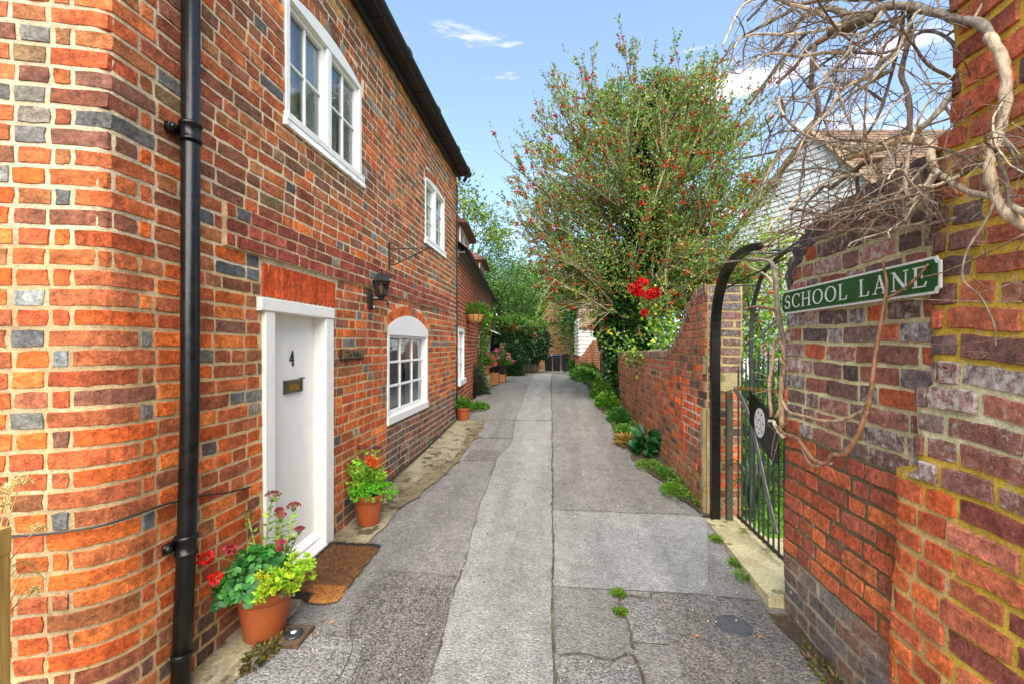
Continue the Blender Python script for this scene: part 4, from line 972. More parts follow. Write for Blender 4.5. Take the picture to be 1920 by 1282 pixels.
b = Buf(); bl = {'T': [[(0, .9), (.5, .9)], [(.22, .9), (.2, .1), (.4, 0)], [(.02, .7), (.02, .9)]], 'i': [[(.05, .6), (.05, .1), (.15, 0)]], 'l': [[(.05, .95), (.05, .1), (.15, 0)]], 'e': [[(.25, .1), (.05, .1), (.05, .55), (.22, .6), (.05, .3)]],
      'N': [[(.02, 0), (.05, .9)], [(.05, .85), (.35, .1)], [(.38, .9), (.36, 0)]], 'o': [[(.05, .1), (.05, .5), (.15, .6), (.27, .5), (.27, .1), (.15, 0), (.05, .1)]], 'k': [[(.05, .95), (.05, 0)], [(.25, .6), (.07, .3), (.28, 0)]], 's': [[(.25, .55), (.05, .5), (.26, .2), (.04, .05)]], '-': [[(0, .4), (.08, .4)]]}
adv = {'T': .55, 'i': .2, 'l': .2, 'e': .34, 'N': .5, 'o': .36, 'k': .36, 's': .34, '-': .25, ' ': .2}
x = 3.445; kk = 0
for ch in '-Tile Nooks-':
    for st in bl.get(ch, []): stroke(b, ML, [(x+p[0]*.078, 1.412+p[1]*.046) for p in st], .0065, .0301, .0315+kk*.0001); kk += 1
    x += adv[ch]*.078
b.build('lettering', M_IRON, pl)
# cable along the near wall
b = Buf(); pts = []
for u, v in ((-.75, .82), (-.35, .812), (-.22, .808), (-.1, .81), (0, .812), (.12, .818), (.22, .815), (.34, .80), (.45, .785), (.60, .75), (.78, .725)): pts.append(MH(u, v, .016))
tube(b, spline(pts, 4), .0045, 6); tag(b.build('cable', M_IRON), 'thin black cable clipped along the rounded cottage corner', 'cable')
# ------------------------------------------------------------------ far end of the lane
def brick_far_material(name, c1, c2, cm, sx=1.0):
    m, nt, p = newmat(name); tcn = nt.nodes.new('ShaderNodeTexCoord')
    mp = node(nt, 'ShaderNodeMapping'); mp.inputs['Rotation'].default_value = (pi/2, 0, 0); nt.links.new(tcn.outputs['Object'], mp.inputs[0])
    bt = node(nt, 'ShaderNodeTexBrick'); bt.inputs['Scale'].default_value = 1; bt.inputs['Brick Width'].default_value = .23; bt.inputs['Row Height'].default_value = .078; bt.inputs['Mortar Size'].default_value = .012
    bt.inputs['Color1'].default_value = c1; bt.inputs['Color2'].default_value = c2; bt.inputs['Mortar'].default_value = cm; nt.links.new(mp.outputs[0], bt.inputs['Vector'])
    n = noise(nt, posn(nt), 1.5, 6, .7); n2 = noise(nt, posn(nt), 25, 3)
    c = vmul(nt, bt.outputs['Color'], mrange(nt, n, .3, .7, .6, 1.3)); c = vmul(nt, c, mrange(nt, n2, .3, .7, .7, 1.3))
    nt.links.new(c, p.inputs['Base Color']); p.inputs['Roughness'].default_value = .9; bump(nt, p, bt.outputs['Fac'], -.01, 1) if False else None
    return m
MBF = brick_far_material('distant_brick', C8(140, 84, 48), C8(112, 72, 48), C8(150, 128, 90))
MBO = brick_far_material('distant_orange_brick', C8(206, 112, 68), C8(180, 104, 72), C8(190, 160, 130))
def solid(name, corners, z0, z1, mat, parent=None, kind=None):      # upright prism on a ground polygon
    b = Buf(); prism(b, lambda u, v, w: (u, v, w), corners, z0, z1); return b.build(name, mat, parent, kind=kind)
endb = thing('end_brick_building', 'plain brown brick building closing the far end of the lane', 'building', (-1, 27, 0))
P0, P1 = at(1000, 648, 25.5), at(1085, 648, 25.0)
solid('wall', [P0[:2], P1[:2], (P1[0]+.5, P1[1]+4), (P0[0]-.5, P0[1]+4)], -.2, 2.75, MBF, endb)
b = Buf(); e0, e1 = at(1014, 648, 25.2), at(1062, 648, 25.0); prism(b, lambda u, v, w: (u, w, v), [(e0[0], 2.75), (e1[0], 2.75), (e1[0]-.25, 3.2), (e0[0]+.5, 4.1)], e0[1]+.02, e0[1]+3); b.build('gable', MBF, endb)
b = Buf(); q0, q1 = at(1000, 648, 25.4), at(1084, 648, 24.9); prism(b, lambda u, v, w: (u, v, w), [q0[:2], q1[:2], (q1[0], q1[1]+.4), (q0[0], q0[1]+.4)], 2.75, 2.81, C8(120, 90, 70)); b.build('coping', M_TILE, endb)
# bins
MBIN = simple('black_bin_plastic', (.008, .009, .016, 1), .45, var=.3)
MBINB = simple('blue_bin_lid', (.02, .06, .22, 1), .45, var=.2); MBINW = simple('pale_bin_lid', (.30, .32, .30, 1), .5, var=.2)
for k, (xp, lid, lb) in enumerate(((1028.5, MBINW, 'black wheelie bin with a pale lid, leftmost of three'), (1043.5, MBINB, 'black wheelie bin with a blue lid in the middle'), (1060, MBIN, 'black wheelie bin with a black lid, rightmost of three'))):
    c = at(xp, 648, 23.6); g = G(c[1]); t = thing('wheelie_bin', lb, 'bin', (c[0], c[1], g), 'wheelie bins at the lane end')
    b = Buf(); q = lambda s, z, d=.26: [(c[0]-s, c[1]-d, g+z), (c[0]+s, c[1]-d, g+z), (c[0]+s, c[1]+d, g+z), (c[0]-s, c[1]+d, g+z)]
    frust(b, [q(.17, .05, .2), q(.2, .75, .24), q(.205, .80, .26)]); b.build('body', MBIN, t)
    b = Buf(); frust(b, [q(.215, .802, .27), q(.215, .83, .28), q(.16, .87, .2)]); b.build('lid', lid, t)
    b = Buf()
    for sx_ in (-.17, .14): tube(b, [(c[0]+sx_, c[1]+.2, g+.08), (c[0]+sx_+.04, c[1]+.2, g+.08)], .08, 12)
    b.build('wheel', MBIN, t)
    b = Buf(); tube(b, [(c[0]-.18, c[1]-.24, g+.73), (c[0]+.18, c[1]-.24, g+.73)], .015, 6); b.build('handle', MBIN, t)
solid('end_kerb', [at(1000, 648, 23.0)[:2], at(1085, 648, 22.6)[:2], at(1085, 648, 24.9)[:2], at(1000, 648, 25.2)[:2]], 0, .30-.10, M_SILL, kind='structure')
# stone wall on the left, beyond the low cottage
sw = [at(948, 648, 15.6), at(972, 648, 17.5), at(1012, 648, 24.5)]
st = thing('stone_wall', 'low mossy stone wall under the ivy on the left at the far end', 'wall', (sw[1][0], sw[1][1], G(18)))
MST = simple('rubble_stone', (.16, .13, .085, 1), .95, var=.4, sc=9, bd=.03, usecol=True)
b = Buf()
for i in range(26):
    for r in range(6):
        for s_ in range(1):
            t = (i+.5*(r % 2))/26; p, q_ = (sw[0], sw[1]) if t < .3 else (sw[1], sw[2]); tt = t/.3 if t < .3 else (t-.3)/.7
            x, y = p[0]+(q_[0]-p[0])*tt, p[1]+(q_[1]-p[1])*tt; l = random.uniform(.16, .22); z = G(y)-.05+r*.2
            d = norm((q_[0]-p[0], q_[1]-p[1], 0)); box(b, lambda u, v, w: (x+d[0]*u+d[1]*w, y+d[1]*u-d[0]*w, z+v), -l, l, 0, random.uniform(.17, .2), -.2, random.uniform(-.02, .03), vary(pick([C8(128, 112, 82), C8(108, 96, 72), C8(120, 92, 70)]), .15), bev=.03)
b.build('stonework', MST, st, kind='stuff')
solid('mortar_core', [sw[0][:2], sw[1][:2], sw[2][:2], (sw[2][0]-.25, sw[2][1]), (sw[1][0]-.25, sw[1][1]), (sw[0][0]-.25, sw[0][1])], -.2, G(18)+1.0, M_RENDER, st)
# weatherboarded outbuilding
wb = thing('weatherboard_outbuilding', 'small white weatherboard outbuilding with a mossy tiled roof', 'outbuilding', at(1095, 700, 16))
wz = 15.8; A0 = at(1086, 648, wz); A1_ = at(1175, 648, wz+.2); B0 = at(1078.5, 648, wz+3.4)
z_b, z_t = CZ-(666-HY)*wz/FP, CZ-(616-HY)*wz/FP
b = Buf(); n = 7; hb = (z_t-z_b)/n
def board(b, P, Q, out, z, h):
    d = norm(vsub(Q, P)); o = (d[1]*out, -d[0]*out)
    b.add([(P[0]+o[0]*.05, P[1]+o[1]*.05, z), (Q[0]+o[0]*.05, Q[1]+o[1]*.05, z), (Q[0]+o[0]*.015, Q[1]+o[1]*.015, z+h*1.04), (P[0]+o[0]*.015, P[1]+o[1]*.015, z+h*1.04), (P[0], P[1], z), (Q[0], Q[1], z)], [(0, 1, 2, 3), (4, 5, 1, 0), (1, 5, 2), (0, 3, 4)])
for k in range(n):
    b = Buf(); board(b, A0, A1_, 1, z_b+k*hb, hb); b.build('weatherboard', M_WHITE, wb)
for k in range(int(n*1.5)):
    b = Buf(); s_ = 1-max(0, (k-n))/(n*.75); B1 = tuple(A0[i]+(B0[i]-A0[i])*(1) for i in range(3)); board(b, B1, A0, 1, z_b+k*hb, hb) if k < n+3 else None
    if b.v: b.build('weatherboard', M_WHITE, wb)
solid('brick_base', [A0[:2], A1_[:2], (A1_[0], A1_[1]+3), B0[:2]], -.2, z_b, MBO, wb)
solid('wall_core', [(A0[0]+.04, A0[1]+.05), A1_[:2], (A1_[0], A1_[1]+3), (B0[0]+.06, B0[1])], z_b, z_t, M_ROOM, wb)
zr = CZ-(560-HY)*(wz+1.7)/FP+.25
r0 = (A0[0]-.02, A0[1]-.12, z_t); r1 = (A1_[0], A1_[1]-.12, z_t); r2 = (B0[0]*.5+A0[0]*.5+.05, A0[1]+1.7, zr); r3 = (A1_[0], A0[1]+1.8, zr); r4 = (B0[0], B0[1]+.1, z_t)
b = Buf(); b.add([r0, r1, r3, r2, r4, (A1_[0], B0[1]+.1, z_t)], [(0, 1, 2, 3), (3, 2, 5, 4), (0, 3, 4)], C8(120, 104, 74)); rfw = b.build('roof', M_TILE, wb)
b = Buf(); tiles_rows(b, r0, vsub(r1, r0), vsub(r2, r0), 20, 14, [C8(138, 112, 84), C8(116, 104, 70), C8(150, 118, 90), C8(98, 84, 62)]); b.build('roof_tiling', M_TILE, rfw, kind='stuff')
# stepped orange brick wall in front of it
rw = thing('ramped_brick_wall', 'short orange brick wall with a ramped top beyond the garden wall', 'wall', at(1110, 700, 14.3))
rz = 14.2; Lx = lambda x: at(x, 648, rz); zf = lambda y: CZ-(y-HY)*rz/FP
b = Buf(); prof = [(1086, 745), (1131, 745), (1131, 642), (1112, 638), (1104, 648), (1096, 660), (1089, 668), (1086, 676)]
c0 = Lx(1086)
prism(b, lambda u, v, w: (Lx(u)[0]+w*RX*0, Lx(u)[1]+w, zf(v)), [(p[0], p[1]) for p in prof], 0, .25); rwm = b.build('wall', MBO, rw)
b = Buf(); prism(b, lambda u, v, w: (Lx(u)[0], Lx(u)[1]+w, zf(v)), [(1112, 742), (1131, 742), (1131, 640), (1112, 640)], -.06, -.003); b.build('pier', MBO, rw)

# ------------------------------------------------------------------ garden beyond the gate
M_GREYW = simple('weathered_white_boards', (.50, .51, .50, 1), .7, var=.2, sc=5)
hs = thing('white_weatherboard_house', 'white weatherboard house gable with brown tiled roof behind the bare vine', 'house', at(1560, 720, 13))
def HG(t, v, w=0):        # t metres along the gable from the apex line, towards the camera +
    dx, dz = .434*t, -t
    p = at(960+(7.99+dx+w)*FP/(12+dz), 648, 12+dz); return (p[0], p[1], v)
apz, evz = 7.11, 4.2
nb = 46; hb = (7.0)/nb
for k in range(nb):
    z = .3+k*hb; lim = 2.1 if z < evz else 2.1*(apz-z)/(apz-evz)
    lo = 3.0 if z < evz else 3.0*(apz-z)/(apz-evz)
    if lim < .06: break
    zz = z+hb*1.05; l2 = 2.1 if zz < evz else max(.02, 2.1*(apz-zz)/(apz-evz)); lo2 = 3.0 if zz < evz else max(.02, 3.0*(apz-zz)/(apz-evz))
    b = Buf(); b.add([HG(-lo, z, -.045), HG(lim, z, -.045), HG(l2, zz, -.012), HG(-lo2, zz, -.012), HG(-lo, z, 0), HG(lim, z, 0)], [(0, 1, 2, 3), (4, 5, 1, 0)]); b.build('weatherboard', M_GREYW, hs)
b = Buf(); pts = [(-3.0, .0), (2.1, .0), (2.1, evz), (0, apz-.03), (-3.0, evz)]; prism(b, HG, pts, .02, .2); b.build('wall_core', M_ROOM, hs)
A_ = HG(0, apz+.06, -.15); Vr = HG(2.35, evz-.28, -.15); Vl = HG(-3.35, evz-.28, -.15); RD = (RX*6, RY*6, 0)
ad = lambda a, c: tuple(a[i]+c[i] for i in range(3))
b = Buf(); b.add([Vr, ad(Vr, RD), ad(A_, RD), A_, Vl, ad(Vl, RD)], [(0, 1, 2, 3), (3, 2, 5, 4)], C8(140, 104, 80)); hr = b.build('roof', M_TILE, hs)
b = Buf(); tiles_rows(b, Vr, RD, vsub(A_, Vr), 34, 40, [C8(122, 96, 76), C8(104, 84, 68), C8(132, 106, 82), C8(90, 74, 62)]); b.build('roof_tiling', M_TILE, hr, kind='stuff')
b = Buf(); tube(b, [Vr, A_], .06, 4); tube(b, [Vl, A_], .06, 4); b.build('verge_board', simple('tan_verge', C8(134, 112, 84), .8), hs)
b = Buf(); q0 = HG(2.0, 0, -.02); 
# picket fence
pf = thing('picket_fence', 'weathered white picket fence across the far side of the garden', 'fence', at(1400, 700, 13.5))
for k in range(46):
    p = at(1370+k*4.4, 648, 13.4); g = .42; b = Buf(); prism(b, lambda u, v, w: (p[0]+u, p[1]+w, g+v), [(-.028, 0), (.028, 0), (.028, .72), (0, .80), (-.028, .72)], 0, .02); b.build('picket', M_WHITE, pf)
b = Buf(); p, q_ = at(1368, 648, 13.45), at(1570, 648, 13.45)
for z in (.6, 1.0): tube(b, [(p[0], p[1], z), (q_[0], q_[1], z)], .025, 4)
b.build('rail', M_WHITE, pf)
lawn = [(1.5, 5), (18, 5)]
V = []; F = []
for j in range(21):
    for i in range(21):
        x, y = 1.6+i*.8, 4.2+j*1.0; V.append((x, y, float(np.interp(y, [4, 6, 13.5, 25], [.07, .2, .43, .5]))+.01*sin(x*3+y*2)))
F = [(j*21+i, j*21+i+1, j*21+i+22, j*21+i+21) for j in range(20) for i in range(20)]
npmesh('garden_lawn_bank', V, F, np.ones((len(V), 4)), M_LAWN, None, True, 'structure')
n = 26000; X = rng.uniform(1.5, 6.5, n); Yy = rng.uniform(3.6, 14, n); Zg = np.interp(Yy, [4, 6, 13.5, 25], [.07, .2, .43, .5])
P = np.stack([X, Yy, Zg-.01], 1); D = np.stack([rng.normal(0, .5, n), rng.normal(0, .5, n), np.ones(n)], 1)
gr = leaves('grass', P, D, rng.uniform(.03, .07, n), pal([C8(116, 176, 36), C8(132, 190, 46), C8(92, 148, 30)], n), M_FOL, w=.12, kind='stuff')

# ------------------------------------------------------------------ iron arch and gate
ar = thing('iron_arch', 'black painted iron arch of flat bars over the garden gate', 'arch', (1.34, 3.4, G(3.4)))
AX = 1.30
def arch_path(x):
    P_ = [(x, 3.92, G(3.9)-.02), (x, 3.92, 1.0), (x, 3.915, 1.55), (x, 3.88, 1.80), (x, 3.79, 1.96), (x, 3.67, 2.07), (x, 3.42, 2.14), (x, 3.2, 2.15), (x+.03, 3.05, 2.13)]
    return spline(P_, 4)
def flatbar(b, path, wx, th, col=(1, 1, 1, 1)):
    n = len(path); vs = []
    for i in range(n):
        d = norm(vsub(path[min(i+1, n-1)], path[max(i-1, 0)])); a = (0, -d[2], d[1])
        for sx_, sa in ((-1, -1), (1, -1), (1, 1), (-1, 1)): vs.append((path[i][0]+sx_*wx/2, path[i][1]+a[1]*sa*th/2, path[i][2]+a[2]*sa*th/2))
    b.add(vs, [(i*4+k, i*4+(k+1) % 4, i*4+4+(k+1) % 4, i*4+4+k) for i in range(n-1) for k in range(4)]+[(3, 2, 1, 0), tuple(range(n*4-4, n*4))], col)
b = Buf(); flatbar(b, arch_path(AX), .072, .012); flatbar(b, [(p[0]-.034, p[1], p[2]) for p in arch_path(AX)], .007, .05); b.build('front_hoop', M_BLACK, ar)
b = Buf(); flatbar(b, [(p[0]+.28, p[1], p[2]) for p in arch_path(AX)], .03, .012); b.build('back_hoop', M_IRON, ar)
for y, z in ((3.82, 1.98), (3.35, 2.145), (2.92, 2.08)):
    b = Buf(); tube(b, [(AX, y, z), (AX+.28, y, z)], .007, 6); b.build('cross_bar', M_IRON, ar)
b = Buf(); tube(b, [(AX+.05, 3.84, 1.96), (AX+.05, 2.85, 2.02)], .006, 6); b.build('tie_rod', M_IRON, ar)
b = Buf(); box(b, ID, 1.385, 1.43, 3.90, 3.94, G(3.8), 1.12, bev=.004); b.build('gate_post', simple('mossy_post', C8(66, 66, 50), .8, var=.5), ar)
gt_ = thing('garden_gate', 'old iron bar gate with a curved flat brace and a black plate', 'gate', (1.47, 3.4, G(3.3)))
GX = 1.465; y0g, y1g = 3.10, 3.90; gz = G(3.3)
nb_ = 11
for k in range(nb_):
    y = y1g-.02-(y1g-y0g-.04)*k/(nb_-1); zt = 1.34+.17*sin(pi*k/(nb_-1))*.6+(.06 if k % 2 else 0)
    b = Buf(); tube(b, [(GX, y, gz+.06), (GX, y, zt-.05), (GX, y, zt)], [.007, .007, .002], 6); b.build('bar', M_IRON, gt_)
b = Buf(); flatbar(b, [(GX, y1g, 1.16), (GX, y0g, 1.20)], .012, .022); b.build('top_rail', simple('mossy_rusty_rail', C8(150, 120, 50), .85, var=.4), gt_)
b = Buf(); flatbar(b, [(GX, y1g, gz+.08), (GX, y0g, gz+.08)], .014, .022); b.build('bottom_rail', M_IRON, gt_)
b = Buf(); pth = spline([(GX-.012, 3.94, 1.15), (GX-.012, 3.77, 1.07), (GX-.012, 3.61, .92), (GX-.012, 3.47, .70), (GX-.012, 3.33, .45), (GX-.012, 3.2, .25)], 5); flatbar(b, pth, .008, .045); b.build('curved_brace', M_GREYIRON, gt_)
b = Buf(); GPl = lambda u, v, w: (GX-.02-w, u, v); prism(b, GPl, [(3.60, 1.17), (3.15, 1.00), (3.15, .72), (3.31, .74), (3.60, .93)], 0, .006); b.build('plate', M_BLACK, gt_)
b = Buf(); dc = (3.42, .95); prism(b, GPl, [(dc[0]+.082*cos(2*pi*k/28), dc[1]+.105*sin(2*pi*k/28)) for k in range(28)], .0065, .010)
ds = b.build('white_disc', M_SIGNW, gt_)
b = Buf()
for k in range(7): a = 2*pi*k/7+.3; stroke(b, GPl, [(dc[0]+.052*cos(a), dc[1]+.066*sin(a)), (dc[0]+.068*cos(a+.2), dc[1]+.086*sin(a+.2))], .012, .0102, .0112)
b.build('marks', simple('faded_mark', C8(120, 118, 116), .6), ds)
b = Buf(); stroke(b, GPl, arcp(dc[0], dc[1]-.01, .03, .035, 0, 330, 10), .009, .0102, .0113); b.build('marks', simple('faded_pink_mark', C8(190, 130, 130), .6), ds)
# ------------------------------------------------------------------ foliage helpers
LG = [C8(96, 142, 36), C8(120, 160, 44), C8(72, 116, 34)]; DG = [C8(34, 66, 24), C8(44, 80, 30), C8(28, 52, 22)]; MG = [C8(66, 112, 34), C8(84, 130, 40), C8(52, 92, 32)]; YG = [C8(150, 170, 40), C8(176, 178, 44), C8(120, 150, 36)]
def grow(p, d, L_, r, n=5, wob=.25, up=.0, droop=0.):
    pts = [tuple(p)]; d = np.array(norm(d)); p = np.array(p, float)
    for i in range(n):
        d = d+rng.normal(0, wob, 3)*.5+np.array([0, 0, up-droop*(i/n)]); d = d/np.linalg.norm(d); p = p+d*L_/n; pts.append(tuple(p))
    return pts, d
def crown_tree(name, label, cat, base, h, rad, cols, nclump=90, per=90, ls=.11, trunk_r=.12, squash=1., group=None, low=.3, bark=C8(90, 74, 56), clumpr=.42, limbs=14, w=.5):
    t = thing(name, label, cat, base, group); base = np.array(base); b = Buf()
    top_ = base+np.array([0, 0, h]); tp = spline([base, base+[.05*h*.2, 0, h*.4], base+[0, .03*h, h*.85]], 4); tube(b, tp, list(np.linspace(trunk_r, trunk_r*.25, len(tp))), 8, bark); b.build('trunk', M_BARK, t, True)
    cen = base+np.array([0, 0, h*(low+(1-low)/2)]); hh = h*(1-low)/2
    u = unit(nclump)*(rng.uniform(.25, 1, (nclump, 1))**.45); C_ = cen+u*[rad, rad, hh]*(1+.18*np.sin(u[:, :1]*5+u[:, 2:]*4)); b = Buf()
    for i in rng.choice(nclump, min(limbs, nclump), False):
        s = base+np.array([0, 0, h*rng.uniform(low*.7, .7)]); m_ = (s+C_[i])/2+rng.normal(0, rad*.06, 3); tube(b, spline([s, m_, C_[i]], 3), list(np.linspace(trunk_r*.35, .012, 7)), 5, bark)
    b.build('limbs', M_BARK, t, True)
    P = np.repeat(C_, per, 0)+rng.normal(0, 1, (nclump*per, 3))*[clumpr, clumpr, clumpr*.6]*rng.uniform(.5, 1.2, (nclump*per, 1)); n = len(P)
    D = nrmz(P-np.repeat(C_, per, 0))+unit(n)*.6+[0, 0, -.1]; shade = np.repeat(rng.uniform(.75, 1.2, nclump), per)[:, None]
    cc = pal(cols, n, .15); cc[:, :3] *= shade
    leaves('crown', P, D, rng.uniform(.6, 1.3, n)*ls, cc, M_FOL, t, w=w); return t
def bush(name, label, c, r, n, cols, ls, group=None, cat='shrub', mat=None, stems=8, kind=None, flat=1., w=.5, down=0.):
    t = thing(name, label, cat, c, group); c = np.array(c, float)
    k = max(5, n//60); u = unit(k)*(rng.uniform(.2, 1, (k, 1))**.5); u[:, 2] = np.abs(u[:, 2])*1.0; C_ = c+u*r
    P = np.repeat(C_, n//k, 0)+rng.normal(0, 1, (k*(n//k), 3))*np.array(r)*.17; P[:, 2] = np.maximum(P[:, 2], c[2]+.01); m_ = len(P)
    D = nrmz(P-c)+unit(m_)*.7+[0, 0, .2-down]
    leaves('foliage', P, D, rng.uniform(.6, 1.3, m_)*ls, pal(cols, m_), mat or M_FOL, t, w=w)
    b = Buf()
    for i in range(stems): tube(b, spline([c+[rng.uniform(-.1, .1)*r[0], 0, 0], (c+C_[i % k])/2+rng.normal(0, .03, 3)*r[0], C_[i % k]], 2), [.008*max(1, ls*10), .006*max(1, ls*10), .005, .004, .003][:5], 4, C8(96, 84, 56))
    b.build('stems', M_BARK, t); return t

# holly tree with red berries
hb_ = at(1186, 800, 9.8); hx, hy = hb_[0], hb_[1]
holly = thing('holly_tree', 'large holly tree full of red berries above the garden wall', 'tree', (hx, hy, .3))
b = Buf(); tp = spline([(hx, hy, .2), (hx+.05, hy, 1.5), (hx+.1, hy+.1, 3), (hx+.35, hy, 4.5), (hx+.45, hy, 6.2), (hx+.4, hy, 7.2)], 4); tube(b, tp, list(np.linspace(.26, .03, len(tp))), 10, C8(92, 84, 66)); b.build('trunk', M_BARK, holly, True)
tpa = np.array(tp); LP, LD, LS_, BP = [], [], [], []; limb = Buf(); twg = Buf()
def crown_r(az_cos, z):     # half-width of the crown to the lens-left (-) and right (+) at height z
    if az_cos < 0: return float(np.interp(z, [2.6, 3.4, 4.5, 5.8, 6.6, 7.2, 7.9], [2.5, 3.0, 3.3, 3.4, 2.6, 1.8, .5]))
    return float(np.interp(z, [2.6, 3.4, 4.5, 5.4, 6.3, 7.2, 7.9], [2.3, 2.8, 2.9, 2.8, 2.4, 1.6, .5]))
NL = 165
for i in range(NL):
    zt = rng.uniform(2.4, 7.35); az = rng.uniform(0, 2*pi); rr = crown_r(cos(az), zt)*rng.uniform(.72, 1.04)
    tgt = np.array([hx+.25+rr*cos(az)*RX-.6*rr*sin(az)*RY*0, hy+rr*.8*sin(az)+rr*cos(az)*RY, zt])
    zs = max(1.9, zt-rng.uniform(.8, 2.2)); k = np.argmin(abs(tpa[:, 2]-zs)); s = tpa[k]
    up = .35 if zt > 4 else .0
    mid = s*.5+tgt*.5+np.array([0, 0, -.18*rr*up+(.25 if zt < 3.6 else 0)])+rng.normal(0, .12, 3)
    P_ = spline([s, mid, tgt], 5); tube(limb, P_, list(np.linspace(.035, .007, len(P_))), 5, vary(C8(112, 106, 84), .1)); Pn = np.array(P_); L0 = np.linalg.norm(tgt-s)
    nt2 = int(9+L0*4.5)
    for j in range(nt2):
        f = rng.uniform(.18, 1) if zt < 6.3 else rng.uniform(.1, 1); q_ = Pn[min(len(Pn)-1, int(f*(len(Pn)-1)))]+rng.normal(0, .03, 3)
        dr = nrmz((Pn[-1]-Pn[0])[None])[0]; outw = q_-np.array([hx+.2, hy, q_[2]]); outw = outw/(np.linalg.norm(outw)+.01)
        d = dr*.5+outw*.35+unit(1)[0]*.7+[0, 0, .55 if zt > 3.6 else (-.25 if rng.random() < .5 else .2)]
        tl = rng.uniform(.35, .85); tw, dd = grow(q_, d, tl, .004, 4, .22, .10 if zt > 3.8 else -.05)
        tube(twg, tw, [.008, .007, .006, .005, .004], 3, vary(C8(150, 144, 112), .15)); T = np.array(tw)
        nl = int(rng.integers(24, 46)); ff = rng.uniform(.15, 1.02, nl)*4; i0 = np.minimum(3, ff.astype(int)); fr_ = (ff-i0)[:, None]; pp = T[i0]*(1-fr_)+T[i0+1]*fr_
        LP.append(pp+rng.normal(0, .018, (nl, 3))); LD.append(unit(nl)*.9+(T[-1]-T[0])/tl*.6+[0, 0, .25]); LS_.append(rng.uniform(.038, .068, nl))
        if rng.random() < .78:
            c_ = T[rng.integers(1, 4)]; BP.append(c_+rng.normal(0, .022, (int(rng.integers(4, 10)), 3)))
limb.build('limbs', M_BARK, holly, True); twg.build('twigs', M_BARK, holly, kind='stuff')
# inner growth hugging the trunk and lower skirt
n = 60000; z = rng.uniform(2.4, 7.2, n); a = rng.uniform(0, 2*pi, n); rmax = np.interp(z, [2.3, 3.2, 4.5, 5.6, 6.6, 7.3], [1.5, 2.3, 2.5, 2.1, 1.4, .6]); rr = rmax*rng.uniform(.1, 1, n)**.6
Pi = np.stack([hx+.3+rr*np.cos(a), hy+rr*.7*np.sin(a), z], 1); keep = (np.sin(Pi[:, 0]*4.1+Pi[:, 2]*3.3)+np.sin(Pi[:, 1]*5+Pi[:, 2]*5.7+1)+rng.normal(0, .5, n)) > -.15; Pi = Pi[keep]
LP.append(Pi); LD.append(unit(len(Pi))+[0, 0, .3]); LS_.append(rng.uniform(.04, .075, len(Pi)))
LP = np.concatenate(LP); LD = np.concatenate(LD); LS_ = np.concatenate(LS_); cc = pal([C8(100, 140, 54), C8(84, 122, 48), C8(128, 156, 66), C8(66, 96, 42), C8(146, 164, 80), C8(140, 108, 70)], len(LP), .2)
leaves('crown', LP, LD, LS_, cc, M_FOL, holly, w=.55)
BP = np.concatenate(BP); nb = len(BP); o6 = np.array([[1, 0, 0], [-1, 0, 0], [0, 1, 0], [0, -1, 0], [0, 0, 1], [0, 0, -1]])*.019
F6 = np.array([[0, 2, 4], [2, 1, 4], [1, 3, 4], [3, 0, 4], [2, 0, 5], [1, 2, 5], [3, 1, 5], [0, 3, 5]])
npmesh('berries', (BP[:, None]+o6).reshape(-1, 3), (np.arange(nb)[:, None, None]*6+F6).reshape(-1, 3), np.repeat(pal([C8(200, 36, 24), C8(176, 30, 26), C8(214, 60, 30)], nb, .12), 6, 0), M_FLOWER, holly, kind='stuff')
# ivy round the holly trunk
n = 16000; z = rng.uniform(.35, 3.3, n); a = rng.uniform(0, 2*pi, n); rr = (.42+.10*np.sin(z*4)+.10*np.sin(a*3+z*3)+np.interp(z, [.3, 1, 2.5, 3.3], [.22, .08, .05, .2]))*rng.uniform(.7, 1.08, n)
P = np.stack([hx-.1+rr*np.cos(a), hy+rr*np.sin(a), z], 1); D = np.stack([np.cos(a), np.sin(a), -.6+0*a], 1)+unit(n)*.5
ivy = thing('ivy_column', 'dark ivy cladding the trunk under the holly', 'ivy', (hx, hy, .3)); leaves('foliage', P, D, rng.uniform(.05, .10, n), pal(DG, n), M_IVY, ivy, w=.8)
n = 9000; z = rng.uniform(3.2, 7.0, n); a = rng.uniform(0, 2*pi, n); rr = .38*rng.uniform(.5, 1.1, n); cx = np.interp(z, tpa[:, 2], tpa[:, 0]); P = np.stack([cx+rr*np.cos(a), hy+rr*np.sin(a), z], 1)
leaves('foliage', P, np.stack([np.cos(a), np.sin(a), -.4+0*a], 1)+unit(n)*.6, rng.uniform(.05, .09, n), pal(DG, n), M_IVY, ivy, w=.8)

# trees and hedges farther off
def gat(x, y, z): p = at(x, y, z); return (p[0], p[1], G(p[1]))
crown_tree('tree', 'lime green loose-leaved tree rising behind the low cottage', 'tree', gat(868, 700, 19), 8.2, 2.5, [C8(116, 140, 44), C8(92, 120, 38), C8(136, 152, 52), C8(70, 98, 34)], 60, 110, .15, .16, low=.3, clumpr=.34, limbs=24)
crown_tree('tree', 'feathery mid green tree spilling over the ivy wall', 'tree', gat(935, 700, 19), 5.0, 2.1, [C8(96, 136, 56), C8(70, 112, 42), C8(116, 150, 66), C8(50, 84, 34)], 90, 170, .11, .12, low=.40, clumpr=.42, w=.35)
crown_tree('tree', 'broad green tree behind the end building, left of the lane centre', 'tree', gat(1010, 700, 31), 6.6, 3.4, MG+DG+LG, 90, 150, .18, .2, low=.3, clumpr=.55)
crown_tree('tree', 'yellow-green tree hanging over the brick end building', 'tree', gat(1082, 700, 27.5), 6.4, 2.1, LG+MG+YG, 80, 150, .14, .12, low=.42, clumpr=.36)
